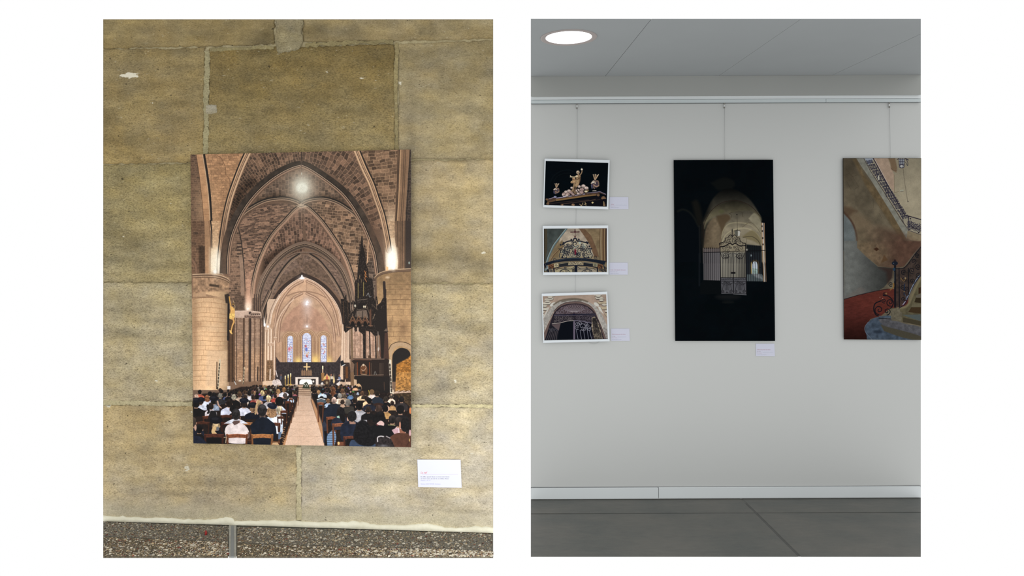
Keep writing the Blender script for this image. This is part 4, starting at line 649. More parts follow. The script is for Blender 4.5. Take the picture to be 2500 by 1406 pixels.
def paint_grille():
    c = Canvas([(1327.8, 558.2), (1481.7, 557), (1481.7, 664), (1327.8, 664.8)], 2.6)
    z = Z(1300, 530, 8.269)
    c.poly(z((200, 200), (1520, 200), (1520, 1130), (200, 1130)), (104, 92, 72), var=.2, vs=18)
    c.poly(z((225, 225), (700, 225), (560, 420), (450, 560), (330, 760), (270, 900), (225, 900)), (62, 68, 66), var=.25, vs=14); c.poly(z((225, 225), (290, 225), (300, 500), (290, 720), (240, 900), (225, 900)), (66, 60, 48))
    c.poly(z((560, 430), (700, 225), (940, 225), (1060, 370), (1200, 570), (1250, 780), (1400, 1130), (430, 1130), (300, 900), (400, 700)), (118, 104, 82), var=.2, vs=14)
    c.poly(cr(z((545, 560), (545, 470), (600, 350), (700, 240), (850, 225), (940, 240), (1060, 380), (1140, 500), (1190, 620), (1250, 780), (600, 800)), 4), (150, 138, 122), var=.22, vs=10)
    c.poly(z((560, 500), (600, 460), (640, 560), (520, 800), (380, 860), (420, 700)), (110, 94, 70), soft=2)
    c.poly(z((940, 232), (1050, 232), (1185, 380), (1280, 600), (1340, 800), (1250, 810), (1160, 560), (1080, 430)), (98, 76, 58), var=.15, vs=6)
    c.poly(z((1050, 232), (1370, 232), (1350, 800), (1290, 600), (1190, 380)), (116, 100, 76), var=.2, vs=10)
    for y in range(300, 760, 46): c.line(z((1200 + (y - 300) * .25, y), (1345, y - 6)), .5, (96, 82, 62), a=.5)
    for x, w, q in ((1365, 1.6, (84, 66, 48)), (1385, 2.4, (140, 122, 96)), (1410, 3, (112, 92, 68)), (1435, 3.4, (84, 64, 48)), (1460, 3, (130, 108, 80)), (1485, 3, (54, 42, 38))): c.line(z((x, 232), (x - 6, 520), (x + 2, 900)), w, q)
    c.rib(z((690, 232), (560, 400), (440, 560), (370, 700), (320, 820), (295, 910)), [(0, 4.2, (104, 122, 124)), (-1.2, .9, (64, 74, 78)), (1.6, .8, (150, 166, 166)), (3.4, 1.2, (70, 66, 58))])
    c.rib(z((620, 590), (520, 680), (440, 760), (370, 870)), [(0, 2.4, (92, 72, 54)), (1.6, .7, (150, 130, 100))])
    I = (30, 33, 42); I2 = (24, 27, 38)
    yl = (176, 164, 128)
    c.poly(cr(z((545, 830), (540, 700), (640, 600), (660, 520), (860, 470), (1080, 520), (1110, 620), (1190, 700), (1210, 830)), 4), yl, a=.35, soft=3)
    for i in range(70):
        q = _h(np.array([i, i, i, i]), np.array([1, 2, 3, 4]), 77); X0 = 560 + 620 * q[0]; Y0 = 540 + 270 * q[1]
        if abs(X0 - 868) / 330 + max(0, 700 - Y0) / 260 < 1.0: c.spiral(*z((X0, Y0))[0], 2.6 + 2.6 * q[2], 1.2, 6.28 * q[3], I if i % 3 else (120, 124, 112), .95, 1 if i % 2 else -1)
    # cross
    c.line(z((858, 250), (858, 440)), 1.6, (54, 30, 34)); c.line(z((775, 302), (940, 298)), 2.0, (58, 28, 34)); c.ell(*z((858, 262))[0], 1.5, 1.9, (58, 36, 40)); c.ell(*z((858, 298))[0], 2.2, 2.2, (60, 30, 36)); c.line(z((850, 330), (850, 400)), .6, (190, 180, 160)); c.line(cr(z((838, 375), (858, 410), (880, 375)), 4), 1.1, (60, 30, 34)); c.ell(*z((775, 302))[0], 1.3, 1.2, (58, 28, 34)); c.ell(*z((938, 298))[0], 1.3, 1.3, (58, 28, 34))
    # crest
    c.line(cr(z((610, 555), (680, 500), (760, 480), (815, 480), (835, 440), (858, 425), (885, 440), (905, 480), (960, 485), (1040, 505), (1120, 520)), 4), 2.8, I)
    for x, y in ((628, 520), (618, 545), (1115, 515), (1095, 505), (785, 455), (935, 450), (570, 560), (1150, 590), (1110, 530)): c.ell(*z((x, y))[0], 2.2, 2.0, I)
    for x, y, r, t, s, d in ((690, 640, 8, 1.3, 0, 1), (600, 700, 8, 1.4, 2, -1), (860, 540, 8, 1.2, 1, 1), (800, 590, 6, 1.1, 3, -1), (925, 590, 6, 1.1, 0, 1), (1040, 630, 8, 1.3, 3, -1), (1140, 700, 8, 1.4, 1, 1), (760, 690, 9, 1.5, 2, 1), (960, 690, 9, 1.5, 1, -1), (650, 790, 7, 1.4, 4, 1), (1080, 790, 7, 1.4, 5, -1), (860, 720, 6, 1.0, 0, 1), (720, 560, 5, 1.1, 1, 1), (1000, 560, 5, 1.1, 2, -1), (450, 850, 5, 1.2, 0, 1), (1280, 810, 5, 1.2, 1, 1), (830, 490, 4, 1, 0, 1), (895, 500, 4, 1, 2, 1), (990, 620, 5, 1.2, 0, -1), (740, 620, 4, 1, 1, -1), (800, 760, 5, 1.2, 1, 1), (930, 770, 5, 1.2, 1, -1)):
        c.spiral(*z((x, y))[0], r, t, s, I, 1.25 if r > 5 else 1.0, d)
    c.line(cr(z((650, 560), (640, 600), (680, 680), (740, 790)), 4), 1.3, I); c.line(cr(z((1080, 560), (1110, 610), (1060, 690), (1000, 790)), 4), 1.3, I)
    c.line(z((530, 640), (600, 640)), 1.6, I); c.line(z((1120, 632), (1200, 632)), 1.6, I); c.line(cr(z((550, 650), (570, 690), (540, 770), (560, 830)), 4), 1.4, I); c.line(cr(z((1190, 640), (1160, 690), (1210, 770), (1180, 830)), 4), 1.4, I)
    c.poly(cr(z((865, 625), (885, 690), (880, 740), (862, 770), (848, 730), (845, 670)), 4), (98, 34, 48)); c.line(cr(z((800, 575), (860, 610), (930, 575)), 4), 1.1, (170, 176, 164)); c.line(z((858, 520), (858, 570)), 1.0, (180, 180, 166)); c.ell(*z((955, 520))[0], 3, 3, (156, 164, 156)); c.ell(*z((1040, 580))[0], 5, 6, (170, 176, 162), a=.5, soft=2)
    c.poly(cr(z((575, 830), (600, 780), (650, 765), (700, 830)), 3), I); c.ell(*z((650, 800))[0], 4, 3, (190, 176, 140)); c.spiral(*z((650, 800))[0], 3, 1.2, 0, I, .9)
    c.poly(cr(z((1040, 830), (1060, 770), (1110, 765), (1160, 830)), 3), I); c.ell(*z((1090, 795))[0], 4, 3, (180, 170, 140)); c.spiral(*z((1090, 795))[0], 3, 1.2, 0, I, .9)
    # beam
    c.poly(cr(z((250, 925), (450, 870), (700, 828), (880, 818), (1100, 835), (1300, 860), (1480, 885)), 4) + cr(z((1450, 965), (1250, 910), (1000, 885), (860, 885), (650, 895), (450, 920), (275, 980)), 4), (25, 30, 40)); c.line(cr(z((450, 885), (700, 842), (880, 832), (1100, 848)), 4), .8, (66, 78, 92)); [c.ell(*z(p)[0], .8, .8, (50, 50, 52)) for p in ((495, 900), (760, 860), (990, 858), (1235, 885))]
    c.poly(z((530, 930), (720, 905), (720, 985), (540, 1005)), (36, 38, 42)); c.line(z((530, 945), (720, 915)), .8, yl); c.poly(z((1030, 905), (1220, 930), (1220, 990), (1030, 985)), (32, 34, 40)); c.line(z((1030, 915), (1220, 942)), .8, (150, 146, 128)); c.line(z((540, 1000), (720, 975)), 1.0, yl)
    c.poly(z((735, 910), (1005, 905), (1025, 970), (720, 985)), (160, 150, 124)); [c.spiral(*z((x, 935))[0], 4, 1.2, x, (46, 38, 36), .8, 1) for x in (765, 815, 930, 985)]; c.line(z((835, 900), (870, 945), (905, 900)), .9, (56, 40, 40))
    c.poly(z((440, 940), (520, 935), (520, 1010), (440, 1010)), (176, 168, 136)); c.spiral(*z((480, 970))[0], 3.6, 1.4, 0, (60, 46, 38), .9); c.poly(z((1230, 935), (1310, 940), (1310, 1000), (1230, 985)), (140, 140, 116)); c.spiral(*z((1265, 960))[0], 3.4, 1.4, 0, (50, 40, 38), .9)
    for x0, x1 in ((320, 430), (1310, 1420)): c.poly(z((x0, 950), (x1, 950), (x1, 1040), (x0, 1040)), (88, 62, 46), var=.8, vs=2)
    c.line(cr(z((440, 1035), (620, 990), (860, 972), (1100, 985), (1310, 1020)), 4), 1.8, I2)
    c.poly(z((450, 1060), (850, 990), (850, 1115), (450, 1115)), (150, 140, 112)); c.poly(z((905, 995), (1300, 1050), (1300, 1115), (905, 1115)), (140, 130, 112)); c.poly(z((800, 1060), (850, 1020), (850, 1115), (800, 1115)), (70, 66, 58)); c.poly(z((850, 980), (905, 980), (905, 1120), (850, 1120)), I2)
    c.line(z((430, 1040), (440, 1115)), 3, I2); c.line(z((1310, 1040), (1310, 1115)), 3, I2)
    for sx in (-1, 1):
        m = lambda x, y: z((877 + sx * (877 - x) * -1 if sx < 0 else 877 + (877 - x), y))[0]
        f = (lambda x: x) if sx < 0 else (lambda x: 1754 - x)
        c.line(z((f(470), 1070), (f(520), 1040)), 1, I2); c.line(cr(z((f(540), 1115), (f(600), 1060), (f(700), 1065), (f(770), 1115)), 4), 1.2, I2); c.line(z((f(520), 1040), (f(830), 1050)), .9, I2); c.spiral(*z((f(660), 1020))[0], 3, 1.1, 0, I2, 1.0); c.spiral(*z((f(690), 1090))[0], 4, 1.2, 0, I2, 1.0, sx); c.spiral(*z((f(590), 1095))[0], 4, 1.2, 0, I2, 1.0, -sx)
        c.line(z((f(850), 1000), (f(780), 1050)), .9, I2)
    c.line(z((240, 950), (330, 1110)), 3, I2); c.ell(*z((295, 1020))[0], 3, 5, (128, 140, 140)); c.ell(*z((260, 1060))[0], 3, 3, (100, 112, 112)); [c.spiral(*z((x, y))[0], 3.6, 1.2, x, I2, 1.1) for x, y in ((270, 1000), (300, 1080), (380, 1080), (1370, 1060), (1430, 1080), (1470, 1020), (350, 1040))]
    c.poly(z((340, 1050), (410, 1050), (410, 1110), (340, 1110)), (150, 142, 122), a=.6); c.spiral(*z((375, 1080))[0], 3.6, 1.3, 0, I2, 1); c.line(z((1390, 1000), (1410, 1110)), 1.4, I2); c.line(z((1440, 980), (1480, 1110)), 2.2, I2)
    c.line(z((228, 235), (228, 1118)), 2.2, (20, 22, 28)); c.line(z((232, 237), (700, 234)), 1.4, (30, 28, 26)); c.line(z((1505, 235), (1505, 1110)), 1.6, (50, 46, 54)); c.line(z((940, 234), (1500, 232)), .9, (84, 58, 46))
    c.grain(.10, 7, 2); return c

def paint_arch():
    c = Canvas([(1324.8, 722.9), (1480, 718.4), (1484, 827.5), (1328.7, 830.9)], 2.6)
    z = Z(1300, 690, 8.269)
    c.poly(z((190, 210), (1540, 210), (1540, 1190), (190, 1190)), (150, 132, 118), var=.1, vs=8)
    ST = (182, 176, 162); SH = (44, 38, 38)
    for P in ([(300, 275), (460, 270), (445, 280), (310, 290)], [(240, 352), (265, 318), (430, 308), (405, 345)], [(210, 400), (380, 395), (350, 440), (212, 442)], [(215, 505), (325, 500), (280, 560), (215, 555)], [(1240, 250), (1390, 245), (1400, 258), (1245, 262)], [(1260, 290), (1400, 282), (1450, 325), (1290, 335)], [(1310, 390), (1495, 375), (1495, 420), (1340, 430)], [(1370, 485), (1500, 478), (1500, 540), (1410, 545)], [(1450, 620), (1505, 615), (1505, 700)]):
        c.poly(z(*[(a + 2, b + 10) for a, b in P]), SH); c.poly(z(*P), ST if P[0][0] < 400 or P[0][1] < 350 else (170, 156, 132), var=.12)
    for x, y, w in ((355, 292, 50), (300, 375, 55), (250, 470, 48), (1330, 270, 50), (1390, 352, 52), (1450, 445, 50), (1490, 575, 30), (225, 590, 18), (225, 650, 12)):
        c.ell(*z((x, y + 8))[0], w / 8.27, 2.8, SH); c.ell(*z((x, y))[0], w / 8.27, 2.4, ST)
    c.ell(*z((410, 440))[0], 8, 4, (190, 188, 180), rot=-.5); c.ell(*z((1290, 440))[0], 7, 4, (186, 184, 176), rot=.6); c.poly(z((1320, 480), (1370, 490), (1440, 640), (1350, 560)), (186, 184, 176)); c.poly(z((310, 510), (350, 480), (300, 590), (230, 720), (215, 690), (280, 570)), (180, 176, 168))
    out = cr(z((225, 960), (230, 740), (300, 600), (420, 450), (560, 360), (700, 330), (860, 320), (1000, 340), (1150, 400), (1280, 480), (1400, 640), (1500, 860), (1520, 1000), (1520, 1140)), 4)
    c.poly(out + z((1500, 1150), (240, 1165), (225, 1100)), (150, 146, 140), var=.2, vs=4)
    c.line(cr(z((430, 440), (560, 365), (700, 335), (860, 325), (1000, 345), (1110, 385)), 5), 3.4, (98, 88, 76), soft=1.4); c.line(cr(z((600, 380), (800, 345), (980, 360)), 5), 3, (74, 66, 56), a=.7, soft=1.6)
    inn = cr(z((232, 1000), (330, 800), (400, 640), (500, 500), (650, 410), (850, 380), (1040, 400), (1180, 470), (1270, 580), (1340, 760), (1420, 960), (1500, 1150)), 4)
    c.poly(inn + z((240, 1165),), (96, 80, 76), var=.1); c.line(inn, 1.2, (60, 50, 48)); c.line(cr(z((235, 1000), (330, 790), (410, 640), (430, 590)), 4), 1.2, (178, 160, 146)); c.line(cr(z((1000, 385), (1160, 450), (1260, 560), (1320, 700), (1400, 880), (1490, 1120)), 5), .9, (190, 180, 168))
    c.poly(cr(z((420, 630), (520, 520), (640, 450), (840, 420), (1020, 440), (1160, 510), (1260, 610), (1280, 650), (1350, 830), (1450, 1140)), 4) + z((250, 1160), (330, 900)), (34, 31, 38))
    c.poly(cr(z((450, 630), (540, 530), (650, 465), (840, 435), (1010, 450), (1140, 520), (1240, 610)), 4) + z((1265, 625), (440, 640)), (70, 58, 62), var=.2, vs=5)
    L = (136, 128, 132); L2 = (112, 104, 112)
    for i in range(15):
        t = np.pi * (1.0 + (i + 1) / 16)
        c.line(cr(z((840 + 50 * np.cos(t), 600 + 20 * np.sin(t)), (840 + 140 * np.cos(t), 590 + 90 * np.sin(t)), (840 + 215 * np.cos(t), 560 + 115 * np.sin(t))), 4), .8, L)
    for sx in (-1, 1):
        X = lambda x: 845 + sx * x
        for x, y, r, s in ((100, 590, 6, 0), (190, 570, 7, 1), (250, 520, 5, 2), (310, 590, 6, 3), (350, 600, 4, 1), (160, 510, 5, 4), (240, 600, 5, 5)): c.spiral(*z((X(x), y))[0], r, 1.3, s, L2, .8, sx)
        for x, y, r, s in ((60, 710, 5, 0), (130, 700, 6, 1), (200, 720, 6, 2), (270, 700, 6, 3), (330, 720, 6, 1), (380, 700, 4, 4), (300, 760, 5, 5), (380, 780, 4, 2), (90, 740, 4, 3)): c.spiral(*z((X(x), y))[0], r, 1.3, s, L2 if sx > 0 else (132, 124, 120), .85, -sx)
        c.line(cr(z((X(30), 600), (X(60), 585), (X(0), 590)), 3), 1.4, L)
    c.poly(z((440, 660), (1270, 645), (1330, 800), (1100, 800), (840, 760), (560, 800), (380, 830)), (48, 42, 48), a=.35)
    c.line(z((440, 650), (1270, 632)), 2.6, (22, 22, 34)); c.line(z((440, 665), (1270, 650)), 1.2, (96, 90, 104)); c.line(z((440, 638), (1270, 622)), .8, (84, 76, 84)); c.ell(*z((840, 638))[0], 3, 1.8, (20, 20, 40))
    c.poly(cr(z((560, 830), (600, 790), (700, 770), (820, 765)), 4) + z((825, 1150), (500, 1160)), (13, 16, 22)); c.poly(z((390, 850), (570, 820), (530, 970), (450, 920)), (84, 72, 74))
    c.line(cr(z((400, 830), (560, 810), (700, 775), (840, 765)), 4), 1.8, (144, 136, 130)); c.line(cr(z((840, 765), (1000, 775), (1180, 815), (1330, 820)), 4), 2.2, (96, 92, 106)); c.poly(z((825, 780), (860, 780), (860, 1150), (825, 1150)), (98, 90, 104))
    c.poly(z((862, 790), (1190, 830), (1200, 1150), (862, 1150)), (14, 16, 24))
    for x, y, r, s, d in ((905, 830, 6, 0, 1), (1000, 880, 10, 2, -1), (900, 900, 6, 1, 1), (1120, 880, 8, 0, 1), (1040, 930, 6, 3, -1), (960, 830, 6, 3, 1), (1150, 930, 6, 4, -1), (1090, 830, 5, 1, 1)): c.spiral(*z((x, y))[0], r, 1.3, s, (132, 130, 140), 1.1, d)
    for a, b in (((885, 960), (920, 1140)), ((960, 960), (990, 1140)), ((1030, 960), (1060, 1140)), ((1095, 880), (1130, 1140)), ((1150, 960), (1195, 1140))): c.line(z(a, b), 1.1, (124, 126, 138))
    c.poly(z((1200, 700), (1260, 680), (1340, 830), (1430, 1140), (1250, 1140), (1190, 900)), (128, 116, 98), a=.85, var=.8, vs=2.2)
    for i in range(9): c.line(cr(z((1215 + i * 8, 720), (1230 + i * 12, 900), (1250 + i * 22, 1130)), 4), 1.0, (30, 28, 30)); 
    for x, y in ((1240, 760), (1280, 880), (1320, 980), (1250, 980), (1300, 780)): c.spiral(*z((x, y))[0], 4, 1.2, x, (26, 24, 28), 1)
    c.poly(z((370, 850), (420, 880), (530, 970), (500, 1155), (250, 1160), (320, 960)), (28, 28, 34))
    for i in range(6): c.line(z((360 + i * 28, 960 + i * 5), (280 + i * 40, 1155)), .9, (92, 84, 86)); c.spiral(*z((350 + i * 28, 930 + (i % 2) * 30))[0], 3, 1.1, i, (78, 76, 84), .8)
    c.poly(z((1420, 900), (1500, 940), (1520, 1130), (1490, 1135)), (124, 120, 116), var=.3, vs=3); c.line(z((235, 1160), (1520, 1135)), 1.2, (24, 22, 24)); c.grain(.1, 8, 2); return c

def paint_gate():
    c = Canvas([(1645, 390.7), (1887.3, 390), (1892.3, 832.2), (1648.8, 832.2)], 1.9)
    k = 5.207; a, b = Z(1620, 370, k), Z(1620, 620, k)
    c.im[:] = C3((6, 10, 13)); c.im = c.im * (1 + .4 * (fbm(c.X / 30, c.Y / 30, 2) - .5))[..., None]
    c.poly(cr(a((170, 800), (200, 730), (300, 760), (380, 820), (440, 940), (450, 1406)), 4) + a((180, 1406),), (7, 11, 15))
    c.line(cr(a((180, 760), (250, 735), (340, 780), (400, 860), (445, 950)), 4), 3.5, (22, 24, 22), soft=2.5); c.poly(cr(a((360, 640), (430, 620), (480, 760), (500, 900), (440, 940), (400, 820)), 4), (20, 20, 18), soft=4)
    c.poly(cr(a((600, 400), (760, 330), (900, 380), (870, 470), (700, 490), (640, 440)), 4), (14, 16, 16), soft=3)
    c.line(a((455, 950), (465, 1406)), 3, (26, 27, 28), soft=2); c.line(b((455, 0), (455, 400)), 3.4, (20, 24, 28), soft=2)
    # vault, warm light
    def vlt(X, Y):
        f = np.clip((Y - 462) / 95, 0, 1) ** 1.1 * np.clip((X - 1705) / 36, .25, 1)
        f = f * (1 - .35 * np.clip((X - 1840) / 25, 0, 1) * np.clip((560 - Y) / 60, 0, 1))
        return C3((124, 114, 94))[None, None] * (f * (.85 + .3 * fbm(X / 12, Y / 10, 12)) * .92 * np.clip((X - 1712) / 30, .45, 1))[..., None] + C3((10, 11, 11))
    c.poly(cr(a((505, 1406), (480, 1200), (470, 960), (520, 820), (600, 640), (700, 520), (800, 470), (930, 490), (1080, 590), (1200, 760), (1245, 900), (1290, 1200), (1295, 1406)), 4), vlt, soft=2)
    c.poly(cr(a((510, 900), (600, 760), (700, 680), (850, 625), (950, 625), (1080, 680), (1220, 800), (1240, 880), (1140, 770), (1060, 752), (900, 770), (760, 790), (640, 830), (560, 900), (520, 980)), 4), lambda X, Y: C3((98, 92, 72))[None, None] * (np.clip((Y - 474) / 55, .12, 1) * (.85 + .3 * fbm(X / 9, Y / 9, 31)))[..., None], a=.9, soft=2.5)
    c.line(cr(a((510, 1100), (512, 940), (600, 760), (740, 650), (880, 625), (1000, 640), (1130, 710), (1230, 830)), 5), 1.0, (36, 26, 22))
    c.poly(cr(a((505, 1250), (530, 1020), (570, 910), (640, 840), (690, 860), (720, 980), (740, 1100), (720, 1250)), 4), (98, 84, 66), a=.75, var=.2, vs=6, soft=2)
    c.poly(cr(a((670, 820), (800, 795), (850, 850), (790, 920), (740, 1060), (715, 960)), 4), (70, 56, 40), a=.8, soft=2.5); c.ell(*a((735, 760))[0], 6, 5, (76, 76, 52), a=.7, soft=2)
    c.line(cr(a((740, 1100), (760, 1000), (830, 920), (960, 905), (1100, 930), (1200, 1010)), 5), 2.4, (136, 128, 104), soft=1); c.line(cr(a((745, 1150), (790, 1060), (900, 990), (1050, 975), (1180, 1040), (1230, 1120)), 5), 2.4, (150, 142, 116), soft=1)
    c.poly(cr(a((1080, 850), (1160, 780), (1240, 900), (1235, 1040), (1150, 930)), 4), (130, 124, 104), a=.8, var=.15, soft=1.5); c.poly(cr(a((1000, 1080), (1130, 1000), (1230, 1100), (1235, 1180), (1150, 1140), (1060, 1110)), 4), (104, 94, 66), a=.7, soft=2)
    c.line(cr(a((1010, 1090), (1120, 1080), (1200, 1130), (1235, 1200)), 5), 1.4, (64, 58, 44)); c.line(cr(a((1000, 960), (1100, 900), (1180, 960), (1235, 1040)), 5), 1.0, (86, 78, 60))
    c.line(cr(a((830, 790), (880, 770), (990, 768), (1000, 800), (1010, 830)), 3), .8, (54, 48, 38)); c.line(cr(a((860, 840), (865, 810), (840, 790)), 3), .8, (54, 48, 38)); c.line(a((935, 800), (938, 990)), .7, (50, 46, 40)); c.ell(*a((932, 800))[0], 2, .8, (30, 28, 26))
    # back wall below the springing
    c.poly(a((505, 1230), (720, 1230), (720, 1420), (505, 1420)) , (94, 86, 84), soft=2); c.poly(b((505, -20), (720, -20), (722, 338), (508, 332)), lambda X, Y: C3((112, 108, 110))[None, None] * (.66 + .26 * np.clip((X - 1712) / 46, 0, 1))[..., None])
    c.poly(a((715, 1290), (1040, 1270), (1055, 1420), (715, 1420)), (126, 120, 104)); c.poly(b((720, -20), (1050, -20), (1050, 303), (725, 300)), lambda X, Y: C3((132, 128, 116))[None, None] * (.98 - .34 * np.clip((X - 1800) / 22, 0, 1))[..., None] * (1 - .1 * np.clip((Y - 640) / 50, 0, 1))[..., None])
    c.poly(b((728, 305), (1052, 300), (1052, 515), (735, 500)), (78, 78, 82)); c.poly(a((1050, 1180), (1245, 1200), (1250, 1420), (1050, 1420)), (22, 26, 28), soft=1.5); c.poly(b((1052, -20), (1245, -20), (1250, 350), (1058, 345)), (30, 34, 38))
    c.poly(cr(b((1100, 250), (1105, 120), (1150, 75), (1210, 100), (1215, 250)), 4), (66, 58, 44), soft=1.5); c.poly(cr(b((1125, 255), (1125, 130), (1160, 92), (1197, 130), (1200, 255)), 4), (170, 180, 190)); c.poly(b((1130, 180), (1195, 190), (1195, 255), (1130, 250)), (136, 156, 150), var=.3, vs=3); c.line(b((1115, 110), (1120, 250)), 1.4, (170, 150, 96))
    c.poly(b((1060, 260), (1250, 255), (1300, 348), (1060, 345)), (70, 78, 80)); c.poly(b((1120, 252), (1220, 255), (1260, 320), (1180, 300)), (112, 116, 118), soft=2); c.ell(*a((1112, 1320))[0], 2, 2.6, (110, 120, 124)); c.line(b((1225, 150), (1228, 220)), 1, (16, 18, 20)); c.ell(*b((1226, 170))[0], 1.6, 1.6, (14, 16, 18)); c.poly(a((1045, 1235), (1075, 1235), (1072, 1265), (1045, 1260)), (130, 128, 118)); c.line(a((1058, 1105), (1060, 1235)), .5, (60, 54, 44))
    # lit jamb on the right
    for x, w, q in ((1250, 2.2, (148, 120, 92)), (1262, 2.4, (206, 196, 186)), (1280, 1.6, (150, 120, 96))): c.line(cr(a((x, 910), (x + 6, 1150), (x + 14, 1420)), 3), w, q, w2=w * .8); c.line(b((x + 10, -20), (x + 24, 350)), w * .9, tuple(.85 * v for v in q))
    for y in (950, 1010, 1100, 1180): c.ell(*a((1250 + (y - 900) * .05, y))[0], 1.6, 2.6, (40, 32, 28))
    # railing
    I = (16, 15, 18)
    for x in range(524, 720, 24): c.line(a((x, 1225), (x, 1420)), .9, I); c.ell(*a((x, 1228))[0], 1.1, 1.6, I); c.line(b((x, -20), (x + 3, 335)), .9, I)
    for x in range(1070, 1240, 29): c.line(a((x, 1200), (x + 4, 1420)), .9, I); c.ell(*a((x, 1202))[0], 1.1, 1.6, I); c.line(b((x + 4, -20), (x + 12, 350)), .9, I)
    c.line(a((510, 1282), (720, 1278), (1050, 1262), (1290, 1256)), 1.3, I)
    for x in range(745, 1045, 20):
        if abs(x - 885) > 12: c.line(a((x, 1340), (x + 2, 1420)), .8, I); c.line(b((x + 2, -20), (x + 4, 300)), .8, I)
    c.line(a((717, 1210), (720, 1420)), 1.7, I); c.line(b((720, -20), (727, 500)), 1.7, I); c.line(a((1042, 1195), (1048, 1420)), 1.7, I); c.line(b((1048, -20), (1054, 515)), 1.7, I); c.line(a((880, 1285), (884, 1420)), 1.7, I); c.line(b((884, -20), (890, 510)), 1.9, I)
    c.poly(b((856, 230), (915, 230), (915, 250), (856, 250)), I); c.line(b((725, 300), (1052, 300)), 1.2, I); c.line(b((728, 345), (1054, 348)), 1.2, I); c.line(b((735, 500), (890, 498), (890, 508), (1052, 520)), 1.4, (112, 112, 116)); c.line(b((735, 492), (1052, 508)), .9, I)
    c.line(cr(a((712, 1212), (780, 1200), (845, 1165), (875, 1185), (910, 1165), (965, 1195), (1045, 1197)), 5), 2.2, I)
    for sx in (-1, 1):
        X = lambda x: 877 + sx * x
        c.line(cr(a((X(0), 1080), (X(20), 1060), (X(45), 1070), (X(60), 1095), (X(90), 1100), (X(95), 1130), (X(130), 1160), (X(165), 1165), (X(165), 1195)), 4), 1.4, I)
        for x, y, r, s in ((30, 1105, 5, 0), (60, 1130, 5, 2), (40, 1150, 4, 3), (95, 1150, 4, 1), (140, 1175, 5, 0), (60, 1215, 5, 1), (110, 1230, 7, 2), (60, 1260, 5, 3), (20, 1220, 3, 4)): c.spiral(*a((X(x), y))[0], r, 1.2, s, I, .75, sx)
        c.spiral(*a((X(90), 1325))[0], 8, 1.8, 1, I, 1.0, sx); c.line(cr(a((X(150), 1290), (X(135), 1340), (X(100), 1362), (X(60), 1345)), 4), 1, I); c.line(cr(a((X(20), 1290), (X(50), 1310), (X(40), 1340)), 4), .8, I)
    c.line(a((873, 985), (873, 1080)), 1.4, I); c.line(a((866, 1008), (880, 1008)), 1.4, I); c.ell(*a((873, 1075))[0], 2, 1.2, I); c.line(a((873, 1090), (877, 1150)), .8, I)
    for cx in (806, 972):
        for i in range(6): c.spiral(*b((cx - 62 + i * 25, 322))[0], 2.4, 1.1, i, I, .6)
        for sx in (-1, 1):
            X = lambda x: cx + sx * x
            c.spiral(*b((X(28), 372))[0], 4.2, 1.6, 0, I, .9, sx); c.spiral(*b((X(55), 474))[0], 4.2, 1.6, 2, I, .9, sx); c.line(b((X(4), 355), (X(4), 460)), .7, I); c.line(b((X(25), 405), (X(22), 460)), .7, I); c.line(cr(b((X(75), 365), (X(50), 385), (X(52), 430), (X(58), 455)), 4), .9, I); c.line(cr(b((X(10), 395), (X(35), 395)), 3), .8, I)
        c.spiral(*b((cx, 485))[0], 2.2, 1, 0, I, .9)
    c.line(a((938, 990), (938, 1010)), 1, I); c.poly(a((905, 1010), (935, 1000), (945, 1005), (945, 1075), (915, 1065)), (84, 84, 76)); c.poly(a((945, 1005), (975, 1012), (968, 1070), (945, 1075)), (170, 168, 160)); c.line(a((900, 1010), (938, 998), (978, 1012)), 1, I)
    c.ell(*b((820, 545))[0], 30, 6, (34, 33, 32), a=.5, soft=5); c.ell(*b((820, 612))[0], 14, 3, (22, 23, 23), a=.7, soft=3); c.poly(b((505, 335), (722, 342), (735, 505), (460, 515), (470, 380)), (10, 13, 15))
    return c

